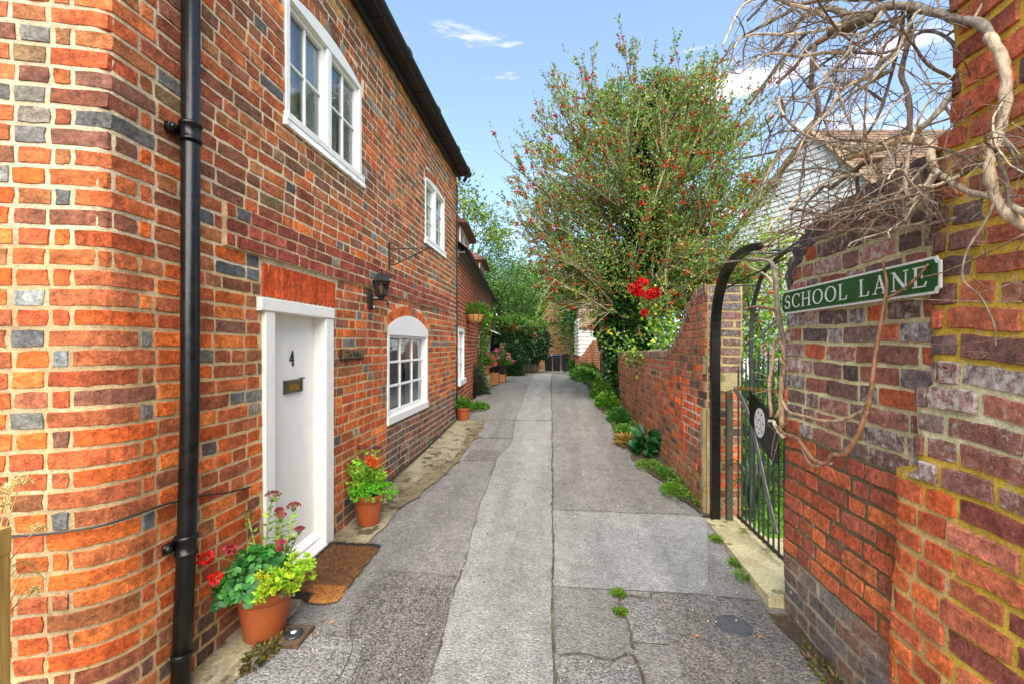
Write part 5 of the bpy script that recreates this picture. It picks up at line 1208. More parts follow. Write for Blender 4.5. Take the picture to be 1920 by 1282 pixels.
crown_tree('tree', 'dark green tree behind the weatherboard outbuilding', 'tree', gat(1130, 700, 23), 6.0, 2.4, MG+DG, 80, 150, .15, .2, low=.12, clumpr=.5)
crown_tree('tree', 'distant grey-green tree low on the skyline', 'tree', gat(950, 700, 42), 7.2, 6, [C8(92, 122, 66), C8(74, 104, 58)], 90, 110, .3, .2, low=.0, clumpr=.9)
crown_tree('tree', 'tall bushy tree right of the holly', 'tree', gat(1300, 700, 17), 5.6, 2.5, MG+[C8(120, 140, 60), C8(150, 110, 50)], 80, 130, .13, .16, low=.1, clumpr=.45)
crown_tree('tree', 'leafy garden tree with orange tints seen through the iron arch', 'tree', gat(1415, 700, 9.5), 3.2, 1.05, LG+MG+[C8(170, 90, 40), C8(150, 170, 60)], 60, 70, .09, .05, low=.25, clumpr=.24)
crown_tree('tree', 'slim young tree with yellow leaves beside the white gable', 'tree', gat(1462, 700, 10.5), 4.4, .5, YG, 26, 34, .10, .04, low=.35, clumpr=.18)
bush('shrub', 'clipped dark round shrub on the lawn behind the gate', (at(1418, 700, 8.5)[0], at(1418, 700, 8.5)[1], .25), (.36, .36, .66), 4200, DG+[C8(58, 88, 62)], .06)
bush('shrub', 'low leafy plants behind the gate bars', (1.75, 4.3, .08), (.3, .6, .16), 700, MG+LG+LG, .05, w=.6)
bush('shrub', 'pale green bush rising behind the gate pier', (2.15, 4.7, .12), (.45, .5, 1.4), 2000, LG+MG, .08, w=.6, stems=14)
t = thing('strap_leaf_plant', 'clump of long dark strap leaves inside the gate', 'plant', (1.62, 3.95, .07)); b = Buf()
for k in range(34):
    a = rng.uniform(0, 2*pi); L_ = rng.uniform(.35, .65); tip = (1.62+cos(a)*L_*.6, 3.98+sin(a)*L_*.5, .07+L_*rng.uniform(.4, 1.0)); mid = (1.62+cos(a)*L_*.25, 3.98+sin(a)*L_*.2, .07+L_*.75)
    P_ = spline([(1.62, 3.98, .07), mid, tip], 4); tube(b, P_, list(np.linspace(.012, .002, len(P_))), 3, vary(C8(58, 92, 44), .15))
b.build('leaf', M_FOL, t)
# ivy hedge over the stone wall
def blob_leaves(name, parent, c, r, n, cols, ls, mat, w=.7, droop=-.4):
    u = unit(n); k = rng.uniform(.55, 1.05, (n, 1)); P = np.array(c)+u*np.array(r)*k*(1+.12*np.sin(u[:, :1]*7+u[:, 2:]*6)); leaves(name, P, u+unit(n)*.6+[0, 0, droop], rng.uniform(.6, 1.3, n)*ls, pal(cols, n), mat, parent, w=w)
iv = thing('ivy_hedge', 'dark overhanging ivy mass above the stone wall', 'ivy', gat(965, 700, 18))
for (x, y, z, r) in ((948, 668, 16.4, (.55, .7, 1.05)), (958, 645, 17, (.8, 1.0, .9)), (978, 640, 18.2, (.8, 1.2, .75)), (998, 645, 20, (.8, 1.4, .8)), (1003, 642, 22, (.6, 1.2, .85))):
    blob_leaves('foliage', iv, at(x, y, z), r, 3600, DG, .10, M_IVY)
iv = thing('flowering_climber', 'green climber with rusty orange flower clusters on top of the ivy', 'climber', gat(965, 640, 17.5))
for (x, y, z, r) in ((950, 610, 17.2, (.9, 1, .35)), (975, 606, 18.5, (1.0, 1.2, .4)), (994, 612, 20, (.8, 1.2, .4))): blob_leaves('foliage', iv, at(x, y, z), r, 2300, LG+MG+[C8(150, 150, 90)], .09, M_FOL, .35)
for (x, y, z) in ((958, 618, 16.5), (966, 622, 16.8), (990, 624, 17.6), (996, 634, 17.8), (1008, 620, 19.5)): blob_leaves('flowers', iv, at(x, y, z), (.22, .2, .18), 240, [C8(190, 90, 40), C8(170, 70, 30), C8(200, 110, 60)], .07, M_FLOWER, .7)
# foliage at wall base right far
def plantclump(name, label, c, r, n, cols, ls, w=.5, up=.5, cat='weed', mat=None, group=None):
    t = thing(name, label, cat, c, group); c = np.array(c, float)
    a = rng.uniform(0, 2*pi, n); rr = np.sqrt(rng.uniform(0, 1, n))
    P = c+np.stack([np.cos(a)*rr*r[0], np.sin(a)*rr*r[1], rng.uniform(.02, 1, n)*r[2]*(1-.6*rr**2)], 1)
    D = np.stack([np.cos(a)*(.4+rr), np.sin(a)*(.4+rr), up+0*a], 1)+unit(n)*.5
    leaves('foliage', P, D, rng.uniform(.6, 1.3, n)*ls, pal(cols, n), mat or M_FOL, t, w=w)
    b = Buf()
    for i in range(min(8, n)): tube(b, [tuple(c), tuple((c+P[i])/2+[0, 0, .01]), tuple(P[i])], [.004, .003, .002], 3, C8(110, 120, 60))
    b.build('stems', M_BARK, t); return t
g_ = lambda x, y, dz=.01: (x, y, G(y)+dz)
plantclump('weed_clump', 'bright low weeds at the foot of the garden wall nearest the gate', g_(1.10, 4.45), (.12, .22, .10), 900, LG, .022)
plantclump('weed_clump', 'small fern-like weed by the garden wall behind the nearest clump', g_(1.13, 4.95), (.09, .16, .10), 500, LG+MG, .026, .3)
plantclump('weed_clump', 'low light green weeds beside the big dark-leaved plant', g_(1.02, 5.25), (.14, .2, .08), 500, LG, .026)
t = thing('dark_leaved_plant', 'glossy dark green plant with broad drooping leaves against the garden wall', 'plant', g_(1.08, 5.72)); n = 130; a = rng.uniform(0, 2*pi, n)
P = np.stack([1.08+.05*np.cos(a), 5.75+.08*np.sin(a), G(5.7)+.05+rng.uniform(0, .22, n)], 1); leaves('leaf', P, np.stack([np.cos(a), np.sin(a), rng.uniform(-.5, .9, n)], 1), rng.uniform(.10, .21, n), pal([C8(34, 84, 42), C8(26, 66, 34), C8(48, 100, 50)], n), M_IVY, t, w=.42, fold=.08)
plantclump('weed_clump', 'mixed leafy weeds with dry straw against the wall mid way', g_(.98, 6.75), (.15, .45, .13), 1500, LG+MG, .035)
plantclump('dry_grass', 'patch of straw-coloured dry grass among the wall weeds', g_(.93, 6.2), (.10, .22, .12), 300, [C8(190, 160, 90), C8(160, 130, 70)], .12, .06, cat='grass')
plantclump('weed_clump', 'bluish broad-leaved clump under the wall', g_(1.0, 7.7), (.16, .5, .2), 1600, MG+[C8(60, 120, 80)], .05, .6)
plantclump('weed_clump', 'darker low nettles farther up the wall', g_(.95, 9.0), (.2, .6, .26), 1500, MG+LG, .06)
bush('wall_shrub', 'wild shrub leaning out from the garden wall into the lane', g_(.98, 10.0), (.26, .9, .40), 3600, MG+LG, .05)
t = thing('arching_shoot', 'leafy shoots arching out over the lane from the wall shrub', 'plant', g_(.9, 9.8)); b = Buf(); PP, DD = [], []
for k in range(7):
    s = np.array([1.0, 9.6+k*.15, G(9.6)+.35]); e_ = np.array([.18+.09*k, 9.3+.15*k, G(9.5)+.62-.06*k]); m_ = (s+e_)/2+[0, 0, .22]; P_ = spline([s, m_, e_], 6); tube(b, P_, list(np.linspace(.008, .002, len(P_))), 4, C8(96, 104, 56)); A = np.array(P_)
    for q_ in A[2:]: PP += [q_]*4; DD += [(-.6, rng.normal(), .2+rng.normal()*.3) for _ in range(4)]
b.build('stem', M_BARK, t); leaves('leaf', PP, np.array(DD), rng.uniform(.06, .11, len(PP)), pal(MG+[C8(40, 90, 36)], len(PP)), M_FOL, t, w=.55)
bush('shrub', 'green plants at the foot of the ramped brick wall', (at(1100, 648, 13.5)[0], at(1100, 648, 13.5)[1], G(13.4)), (.4, .5, .42), 2400, LG+MG, .08)
bush('shrub', 'dark bush in the corner right of the wheelie bins', (at(1082, 648, 20)[0], at(1082, 648, 20)[1], G(20)), (.35, .8, .6), 1600, DG+MG, .1)
bush('shrub', 'trailing ivy at the left wall foot under the ivy mass', (at(958, 648, 15.8)[0], at(958, 648, 15.8)[1], G(15.8)), (.45, .8, 1.0), 3000, DG, .09, mat=M_IVY)
for k, (x, y, r, lb) in enumerate(((1.20, 3.02, .075, 'largest grass tuft on the road edge by the gate threshold'), (1.20, 3.2, .045, 'small weed tuft in the crack beside the gate threshold'), (1.19, 3.55, .05, 'mossy tuft at the far end of the gate threshold'), (.36, 2.78, .035, 'moss tuft at the far corner of the small road patch'), (.35, 2.6, .03, 'moss tuft at the near corner of the small road patch'))):
    plantclump('grass_tuft', lb, (x, y, G(y)+.006), (r, r*1.3, r*.4), 420, LG+[C8(130, 140, 40)], .018, .3, .7, 'weed')
plantclump('moss_patch', 'line of moss and leaf litter at the foot of the gate pier', (1.235, 2.05, G(2.05)+.006), (.05, .45, .03), 500, [C8(96, 84, 40), C8(110, 86, 50), C8(84, 96, 34)], .03, .5, .4, 'moss')
plantclump('moss_patch', 'weedy moss on the concrete near the downpipe foot', (-1.44, 2.12, G(2.1)+.012), (.05, .16, .03), 300, [C8(96, 84, 40), C8(70, 90, 34), C8(120, 96, 60)], .03, .5, .4, 'moss')
n = 5200; yy = rng.uniform(4.1, 14, n); bx = np.array([bed(v) for v in yy]); P = np.stack([1.24-(1.22-bx)*rng.uniform(0, 1.0, n)**1.3, yy, np.array([G(v) for v in yy])+.014+rng.uniform(0, .05, n)], 1); keep = (np.sin(yy*2.1)+np.sin(yy*5.3+1)+rng.normal(0, .6, n)) > -.1
leaves('wall_foot_growth', P[keep], unit(keep.sum())*[1, 1, .6]+[0, 0, .6], rng.uniform(.02, .045, keep.sum()), pal(LG+MG+[C8(150, 140, 70)], keep.sum()), M_FOL, kind='stuff')
# moss and grit along the central joint and apron
n = 900; yy = rng.uniform(1.2, 18, n); P = np.stack([np.array([stripR(v) for v in yy])+rng.normal(0, .008, n), yy, np.array([G(v) for v in yy])+.006], 1); keep = (np.sin(yy*3.1)+np.sin(yy*7.7)) > .75
leaves('joint_moss', P[keep], unit(keep.sum())+[0, 0, .6], rng.uniform(.008, .02, keep.sum()), pal([C8(120, 110, 50), C8(100, 120, 44)], keep.sum()), M_FOL, kind='stuff')
n = 700; yy = rng.uniform(3.9, 7.4, n); fx = np.array([foot(v) for v in yy]); P = np.stack([fx-.02-np.abs(rng.normal(0, .10, n)), yy, np.array([G(v) for v in yy])+.016], 1); keep = (np.sin(yy*2.3+1)+np.sin(yy*5.1)+np.sin(P[:, 0]*14)) > -.1; P = P[keep]
leaves('apron_moss', P, unit(len(P))+[0, 0, .3], rng.uniform(.010, .026, len(P)), pal([C8(96, 84, 44), C8(78, 70, 36), C8(104, 100, 48)], len(P)), M_FOL, kind='stuff')
# loose grit and fallen leaves
n = 1300; x = rng.uniform(-1.3, 1.2, n); yy = rng.uniform(1.2, 9, n)**1.0; P = np.stack([x, yy, np.array([G(v) for v in yy])+.011], 1); sz = rng.uniform(.0025, .007, n)[:, None, None]
npmesh('loose_grit', (P[:, None]+(o6/.019)*sz).reshape(-1, 3), (np.arange(n)[:, None, None]*6+F6).reshape(-1, 3), np.repeat(pal([C8(190, 184, 170), C8(90, 86, 82), C8(200, 170, 140), C8(150, 120, 90)], n), 6, 0), M_COLR, kind='stuff')
n = 1900; x = rng.uniform(-1.12, -.62, n)-(0); yy = rng.uniform(1.4, 2.75, n); P = np.stack([x, yy, np.array([G(v) for v in yy])+.009], 1); sz = rng.uniform(.003, .008, n)[:, None, None]
npmesh('coarse_stones', (P[:, None]+(o6/.019)*sz*np.array([1, 1, .6])).reshape(-1, 3), (np.arange(n)[:, None, None]*6+F6).reshape(-1, 3), np.repeat(pal([C8(96, 98, 100), C8(76, 76, 78), C8(130, 120, 108)], n), 6, 0), M_COLR, kind='stuff')
for k, (x, y, lb) in enumerate(((1.19, 3.95, 'pale curled leaf on the road beside the wall end'), (.70, 2.42, 'orange fallen leaf near the round cover'), (-1.23, 2.35, 'small straw-coloured leaf near the terracotta pot'), (1.02, 2.44, 'rust-coloured fallen leaf right of the round cover'))):
    o = leaves('fallen_leaf', [(x, y, G(y)+.015)], [(1, .3, .15)], [.05 if k == 0 else .028], [C8(200, 160, 120) if k == 0 else C8(190, 110, 60)], M_COLR, w=.7, up=(0, 0, 1)); tag(o, lb, 'leaf')

# ------------------------------------------------------------------ rose bush behind the wall
rs = thing('rose_bush', 'climbing rose with red blooms leaning over the low garden wall', 'rose', (1.65, 7.0, G(7))); b = Buf(); PP, DD = [], []
targets = [(1192, 545, 6.9), (1222, 553, 6.8), (1208, 588, 6.7), (1150, 620, 6.9), (1132, 640, 7.2), (1180, 640, 6.6), (1235, 600, 6.3), (1250, 570, 6.5), (1240, 620, 6.3), (1215, 625, 6.5), (1262, 600, 6.1), (1245, 640, 6.2), (1165, 655, 6.6), (1228, 585, 6.6)]
for k, tq in enumerate(targets):
    e_ = np.array(at(*tq)); s = np.array([1.62+.2*random.random(), 6.6+.8*random.random(), .25]); m_ = (s*.4+e_*.6)+[.1, 0, .1]; P_ = spline([s, m_, e_], 6); tube(b, P_, list(np.linspace(.010, .003, len(P_))), 5, C8(120, 124, 70)); A = np.array(P_)
    for q_ in A[5:]: 
        for _ in range(7): PP.append(q_+rng.normal(0, .07, 3)); DD.append(unit(1)[0]+[0, 0, .2])
b.build('stems', M_BARK, rs, True); leaves('foliage', PP, DD, rng.uniform(.045, .085, len(PP)), pal(LG+YG+MG+MG, len(PP)), M_FOL, rs, w=.65)
def rose(parent, c, r, col, n=46):
    u = unit(n); u[:, 1] -= .2; P = np.array(c)+u*r*.45; leaves('bloom', P, u+unit(n)*.6, np.full(n, r*.85), pal(col, n, .1), M_FLOWER, parent, w=1.1, fold=.25)
RC = [C8(196, 8, 22), C8(150, 5, 16), C8(212, 30, 44)]
for (x, y, z, r) in ((1189, 541, 6.9, .085), (1203, 534, 6.9, .09), (1198, 549, 6.85, .06), (1216, 553, 6.8, .07), (1228, 550, 6.8, .075), (1208, 587, 6.7, .055)): rose(rs, at(x, y, z), r, RC)
# climbing rose on the low cottage
t = thing('wall_climber', 'sparse climbing rose trained round the arched cottage window', 'climber', MC(3.6, .3, .1)); b = Buf(); PP = []
for k in range(5):
    P_ = spline([MC(3.3+.1*k, .3, .08), MC(3.5+.2*k, 1.2, .10), MC(3.9+.3*k, 2.0, .12), MC(4.0+.5*k, 2.5, .14)], 6); tube(b, P_, .012, 4, C8(100, 84, 56))
    for q_ in P_: PP += [np.array(q_)+rng.normal(0, .10, 3)*[.5, 1, 1] for _ in range(16)]
b.build('stems', M_BARK, t); leaves('foliage', PP, unit(len(PP)), rng.uniform(.05, .09, len(PP)), pal(MG+LG, len(PP)), M_FOL, t, w=.6)
# ------------------------------------------------------------------ pots
def pot(c, r, h, mat, label, group=None, lean=0):
    t = thing('flower_pot', label, 'plant pot', c, group); b = Buf()
    lathe(b, c, [(r*.70, 0), (r*.74, .006), (r*.94, h*.74), (r*.955, h*.76), (r*1.0, h*.765), (r*1.02, h*.98), (r*1.01, h), (r*.95, h), (r*.93, h*.95), (r*.90, h*.88)], 40)
    b.build('pot', mat, t, True); b = Buf(); n = 20; b.add([(c[0], c[1], c[2]+h*.92)]+[(c[0]+r*.92*cos(2*pi*k/n), c[1]+r*.92*sin(2*pi*k/n), c[2]+h*.90) for k in range(n)], [(0, 1+k, 1+(k+1) % n) for k in range(n)]); b.build('soil', M_SOIL, t); return t
def discs(name, parent, P, Nn, R_, cols, mat, cup=.32, seg=12, lobes=.05):
    P = np.asarray(P, float); Nn = nrmz(np.asarray(Nn, float)); n = len(P); a = nrmz(np.cross(Nn, unit(n))); c = np.cross(Nn, a); V = [P]
    for k in range(seg):
        t = 2*pi*(k+.5)/seg*.94; rr = np.asarray(R_)[:, None]*(1+lobes*(-1)**k); V.append(P+(a*cos(t)+c*sin(t))*rr+Nn*rr*cup)
    V = np.stack(V, 1).reshape(-1, 3); i = np.arange(n)[:, None, None]*(seg+1); F = i+np.array([[0, 1+k, 2+k] for k in range(seg-1)])
    cc = np.repeat(pal(cols, n, .15), seg+1, 0); cc[::seg+1, :3] *= .75
    return npmesh(name, V, F.reshape(-1, 3), cc, mat, parent)
def rosettes(name, parent, P, Dd, R_, cols, per=11, w=.5):
    PP, DD, SS = [], [], []
    for p, d, r in zip(P, Dd, R_):
        d = np.array(norm(d)); 
        for k in range(per):
            u = unit(1)[0]; s = u-d*np.dot(u, d); s = s/(np.linalg.norm(s)+.01); f = k/per; PP.append(p-d*r*.5*f); DD.append(s*(.35+f)+d*(1-.7*f)); SS.append(r*(.6+.5*f))
    leaves(name, PP, DD, SS, pal(cols, len(PP), .14), M_FOL, parent, w=w, fold=.12)
def sedum_stem(b, parent_lists, base, tip, lc, hc, hr, brown):
    m = tuple((base[i]*.5+tip[i]*.5)+(.012*random.uniform(-1, 1)) for i in range(3)); P_ = spline([base, m, tip], 6); tube(b, P_, list(np.linspace(.0055, .0035, len(P_))), 6, C8(130, 150, 70)); A = np.array(P_)
    for i in range(1, len(A)-1):
        for s_ in range(3):
            a = rng.uniform(0, 2*pi); parent_lists[0].append(A[i]); parent_lists[1].append((cos(a), sin(a), .45)); parent_lists[2].append(rng.uniform(.028, .046))
    n = 150; a = rng.uniform(0, 2*pi, n); rr = np.sqrt(rng.uniform(0, 1, n))*hr; hp = np.stack([tip[0]+rr*np.cos(a), tip[1]+rr*np.sin(a), tip[2]+.012-rr*rr/hr*.5+rng.normal(0, .002, n)], 1); parent_lists[3].append(hp); parent_lists[4].append(np.tile(np.array([brown]), (n, 1)))
    for k in range(9): a = 2*pi*k/9; tube(b, [tuple(A[-2]), (tip[0]+hr*.6*cos(a), tip[1]+hr*.6*sin(a), tip[2])], .0015, 3, C8(140, 120, 70))
c1 = (-1.525, 2.24, G(2.24)+.012); t1 = pot(c1, .135, .262, M_TERRA, 'large terracotta coloured pot nearest the camera with geranium and sedum')
p1 = thing('potted_geranium', 'red geranium with round dark green leaves in the nearest pot', 'plant', (c1[0], c1[1], c1[2]+.24)); z0 = c1[2]+.24
n = 480; a = rng.uniform(0, 2*pi, n); u = unit(n); u[:, 2] = np.abs(u[:, 2])-.25; cen = np.array([c1[0]-.035, c1[1]-.05, z0+.07]); P = cen+u*[.17, .19, .20]*rng.uniform(.45, 1.05, (n, 1)); P[:, 2] -= np.maximum(0, -(P[:, 0]-cen[0]))*.35; P = P[P[:, 0] > WX+.03]
discs('leaf', p1, P, (P-cen)*[1, 1, 1.2]+[.05, -.12, .16]+rng.normal(0, .05, (len(P), 3)), rng.uniform(.014, .029, len(P)), [C8(56, 132, 44), C8(42, 108, 38), C8(80, 154, 56), C8(34, 90, 32)], M_FOL)
b = Buf()
for p in P[::3]: tube(b, [tuple(cen+[0, 0, -.08]), tuple((cen+p)/2+[0, 0, .0]), tuple(p)], .0022, 4, C8(120, 150, 80))
fl_ = [(at(387, 1045, 2.11), .026), (at(403, 1082, 2.09), .020), (at(432, 1028, 2.2), .016)]
for f, r in fl_: tube(b, spline([tuple(cen), tuple((np.array(cen)+f)/2+[0, 0, .04]), f], 4), .0022, 4, C8(130, 160, 80))
b.build('stems', M_BARK, p1, True)
for k, (f, r) in enumerate(fl_): blob_leaves('bloom', p1, f, (r, r, r*.85), 70, [C8(226, 24, 20), C8(200, 14, 16)] if k < 2 else [C8(170, 60, 70)], .016, M_FLOWER, 1.0, 0)
p2 = thing('potted_sedum', 'yellow-green sedum with rusty pink flower heads in the nearest pot', 'plant', (c1[0]+.05, c1[1]+.02, z0)); b = Buf(); PL = [[], [], [], [], []]
for (x, y, z, hr, br) in ((512, 926, 2.46, .042, C8(134, 76, 56)), (551, 947, 2.50, .038, C8(146, 72, 62)), (523, 957, 2.52, .024, C8(170, 76, 84)), (529, 967, 2.46, .022, C8(176, 84, 92)), (562, 992, 2.55, .026, C8(160, 72, 90)), (464, 962, 2.42, .028, C8(130, 110, 60)), (526, 1018, 2.40, .022, C8(176, 64, 84)), (525, 1030, 2.38, .018, C8(168, 60, 80))):
    tip = at(x, y, z); sedum_stem(b, PL, (c1[0]+.03+random.uniform(-.05, .05), c1[1]+random.uniform(-.05, .05), z0), tip, None, None, hr, br)
b.build('stems', M_BARK, p2, True); leaves('leaf', PL[0], PL[1], PL[2], pal([C8(120, 160, 60), C8(150, 170, 60), C8(96, 140, 56)], len(PL[0])), M_FOL, p2, w=.45)
Hp = np.concatenate(PL[3]); leaves('flower_head', Hp, unit(len(Hp))*.6+[0, 0, 1], rng.uniform(.006, .012, len(Hp)), np.concatenate(PL[4])*np.concatenate([rng.uniform(.6, 1.35, (len(Hp), 3)), np.ones((len(Hp), 1))], 1), M_FLOWER, p2, w=1.0)
n = 120; a = rng.uniform(-1.3, 1.8, n); rr = rng.uniform(.03, .23, n); P = np.stack([c1[0]+.05+rr*np.cos(a)*1.05, c1[1]-.04+rr*np.sin(a)*.8-.03, z0+.04+.13*rng.uniform(0, 1, n)*(1-rr)], 1)
P[:, 2] += np.where(rr > .12, .02, .0); rosettes('leaf', p2, P, np.stack([np.cos(a)*.4, np.sin(a)*.4-.3, 1+0*a], 1), rng.uniform(.026, .040, n), [C8(176, 200, 50), C8(150, 190, 46), C8(196, 206, 60), C8(130, 180, 50)], 12)
n = 16; P = np.array([at(rng.uniform(480, 505), rng.uniform(1060, 1135), 2.18) for _ in range(n)]); rosettes('leaf', p2, P, np.tile([0, -.7, .5], (n, 1)), rng.uniform(.018, .028, n), [C8(196, 196, 40), C8(176, 190, 44), C8(206, 190, 50)], 11)
P = [at(546, 1107, 2.25), at(533, 1112, 2.23), at(524, 1104, 2.25)]; rosettes('succulent', p2, P, np.tile([0, -.5, .8], (3, 1)), [.034, .028, .03], [C8(120, 130, 76), C8(130, 104, 80)], 20, .6)
# second pot
c2_ = (-1.535, 3.58, G(3.58)+.012); pot(c2_, .118, .245, M_TERRA, 'terracotta coloured pot right of the white door with a bushy green sedum'); z1 = c2_[2]+.235
p3 = thing('potted_sedum', 'bushy bright green sedum with dull pink heads in the pot right of the door', 'plant', (c2_[0], c2_[1], z1)); b = Buf(); PL = [[], [], [], [], []]
for (x, y, z, hr, br) in ((648, 830, 3.85, .05, C8(130, 76, 70)), (662, 832, 3.9, .05, C8(140, 72, 68)), (682, 838, 3.9, .055, C8(150, 70, 70)), (690, 858, 3.75, .055, C8(164, 84, 86)), (642, 862, 3.7, .04, C8(136, 80, 72)), (706, 840, 3.95, .035, C8(120, 70, 70)), (728, 885, 3.75, .022, C8(180, 40, 60))):
    sedum_stem(b, PL, (c2_[0]+random.uniform(-.06, .06), c2_[1]+random.uniform(-.06, .06), z1), at(x, y, z), None, None, hr, br)
for k in range(26):
    x, y = random.uniform(648, 725), random.uniform(862, 915); tp_ = at(x, y, random.uniform(3.6, 3.85)); m = tuple((np.array(tp_)+[c2_[0], c2_[1], z1])/2); P_ = spline([(c2_[0], c2_[1], z1), m, tp_], 5); tube(b, P_, .004, 5, C8(140, 170, 80))
    for q_ in P_[3:]:
        for s_ in range(3): aa = rng.uniform(0, 2*pi); PL[0].append(q_); PL[1].append((cos(aa), sin(aa), .5)); PL[2].append(rng.uniform(.035, .065))
b.build('stems', M_BARK, p3, True); leaves('leaf', PL[0], PL[1], PL[2], pal([C8(140, 186, 50), C8(160, 200, 60), C8(110, 164, 46)], len(PL[0])), M_FOL, p3, w=.42)
Hp = np.concatenate(PL[3]); leaves('flower_head', Hp, unit(len(Hp))*.6+[0, 0, 1], rng.uniform(.008, .014, len(Hp)), np.concatenate(PL[4])*np.concatenate([rng.uniform(.6, 1.35, (len(Hp), 3)), np.ones((len(Hp), 1))], 1), M_FLOWER, p3, w=1.0)
n = 150; u = unit(n); u[:, 2] = np.abs(u[:, 2]); P = np.array([c2_[0]+.035, c2_[1]-.03, z1+.0])+u*[.20, .17, .13]*rng.uniform(.7, 1.05, (n, 1)); P[:, 0] = np.maximum(P[:, 0], WX+.03)
rosettes('leaf', p3, P, u+[0, -.2, .5], rng.uniform(.022, .036, n), [C8(110, 186, 44), C8(140, 204, 60), C8(84, 160, 44)], 11)
blob_leaves('bloom', p3, at(694, 862, 3.62), (.03, .03, .022), 70, [C8(220, 60, 30), C8(206, 36, 24), C8(226, 110, 50)], .02, M_FLOWER, 1, 0)
blob_leaves('bloom', p3, at(702, 869, 3.60), (.025, .025, .02), 50, [C8(220, 90, 40), C8(206, 50, 24)], .02, M_FLOWER, 1, 0)
# farther pots and planters by the low cottage
def small_pot(c, r, h, mat, lp, lb, cols, fr, n, ls, flowers=None, cat='plant', name='potted_plant'):
    pot(c, r, h, mat, lp); t = thing(name, lb, cat, (c[0], c[1], c[2]+h)); u = unit(n); u[:, 2] = np.abs(u[:, 2]); P = np.array([c[0], c[1], c[2]+h])+u*fr*rng.uniform(.3, 1.05, (n, 1)); leaves('foliage', P, u+unit(n)*.6+[0, 0, .3], rng.uniform(.6, 1.3, n)*ls, pal(cols, n), M_FOL, t, w=.55)
    if flowers:
        m = n//3; u = unit(m); u[:, 2] = np.abs(u[:, 2]); P = np.array([c[0], c[1], c[2]+h])+u*fr*rng.uniform(.85, 1.12, (m, 1)); k = rng.integers(0, max(6, m//12), m); off = unit(m//12+8)[k % (m//12+8)]; off[:, 2] = np.abs(off[:, 2]); P = np.array([c[0], c[1], c[2]+h])+off*fr*1.05+rng.normal(0, .022, (m, 3)); leaves('flowers', P, unit(m), np.full(m, ls*.7), pal(flowers, m), M_FLOWER, t, w=1.0)
    return t
def gp(x, z): p = at(x, 648, z); return (p[0], p[1], G(p[1])+.012)
small_pot(gp(869, 7.65), .115, .20, M_TERRA, 'small terracotta pot standing alone at the near corner of the low cottage', 'short green herb in the small pot at the low cottage corner', MG+LG, (.16, .15, .18), 500, .045)
bush('shrub', 'dark grey-green shrub against the low cottage between the pots', gp(893, 10.4), (.26, .3, .62), 2600, [C8(40, 56, 42), C8(52, 66, 46), C8(66, 84, 60)], .05)
plantclump('weed_clump', 'low green plants with a purple flower on the apron by the dark shrub', gp(893, 8.6), (.22, .35, .12), 500, MG+LG, .06)
t = thing('wooden_planter', 'small square wooden planter box by the low cottage', 'planter', gp(921, 12.2)); c = gp(921, 12.2)
MPW = wood_material('planter_wood', C8(176, 120, 66), C8(140, 92, 50), (30, 30, 3))
for s_ in range(4):
    dx, dy = ((0, -.19), (.19, 0), (0, .19), (-.19, 0))[s_]; b = Buf(); box(b, ID, c[0]+dx-(.19 if dy else .012), c[0]+dx+(.19 if dy else .012), c[1]+dy-(.012 if dy else .175), c[1]+dy+(.012 if dy else .175), c[2], c[2]+.30, bev=.004); b.build('side_board', MPW, t)
b = Buf(); box(b, ID, c[0]-.175, c[0]+.175, c[1]-.175, c[1]+.175, c[2]+.2, c[2]+.27); b.build('soil', M_SOIL, t)
small_pot((gp(909, 11.6)[0], gp(909, 11.6)[1], gp(909, 11.6)[2]+.30), .13, .24, M_TERRA2, 'terracotta pot raised on a block with red flowers by the low cottage', 'red and pink flowering plant in the raised terracotta pot', LG+MG, (.26, .24, .30), 700, .06, [C8(206, 60, 80), C8(214, 120, 140)])
b = Buf(); c = gp(909, 11.6); box(b, ID, c[0]-.14, c[0]+.14, c[1]-.14, c[1]+.14, c[2], c[2]+.298, bev=.01); tag(b.build('stone_block', M_RENDER), 'dark mossy block under the raised terracotta pot', 'block')
small_pot((gp(936, 12.8)[0], gp(936, 12.8)[1], gp(936, 12.8)[2]+.22), .17, .26, M_BLACKM, 'black tub with pink geraniums beside the wooden planter', 'big pink geranium in the black tub near the wooden planter', LG+MG, (.36, .3, .40), 1300, .07, [C8(224, 110, 170), C8(230, 150, 190), C8(206, 80, 140)])
b = Buf(); c = gp(936, 12.8); box(b, ID, c[0]-.18, c[0]+.18, c[1]-.16, c[1]+.16, c[2], c[2]+.22, bev=.01); tag(b.build('crate', MPW), 'low wooden crate under the black tub', 'crate')
# hanging basket
hbk = thing('hanging_basket', 'hanging basket of green trailing plants with an orange flower on the low cottage', 'basket', at(891, 608, 9.0)); c = at(891, 590, 9.0); b = Buf()
lathe(b, (c[0], c[1], c[2]), [(.03, -.19), (.10, -.17), (.165, -.11), (.20, -.03), (.21, 0), (.19, 0)], 24); b.build('coir_liner', simple('coir_liner', C8(206, 150, 84), .9, var=.3, sc=30, bd=.01), hbk, True)
b = Buf()
for k in range(12): a = 2*pi*k/12; tube(b, [(c[0]+r*cos(a), c[1]+r*sin(a), c[2]+z) for r, z in ((.215, 0), (.205, -.04), (.17, -.115), (.105, -.176), (.03, -.197))], .004, 4)
tube(b, [(c[0]+.215*cos(2*pi*k/20), c[1]+.215*sin(2*pi*k/20), c[2]) for k in range(21)], .005, 4)
for k in range(3): a = 2*pi*k/3; tube(b, [(c[0]+.21*cos(a), c[1]+.21*sin(a), c[2]), (c[0], c[1], c[2]+.5)], .003, 4)
tube(b, [(c[0], c[1], c[2]+.5), (c[0]-.3, c[1], c[2]+.5)], .007, 4); b.build('wire_frame', M_IRON, hbk)
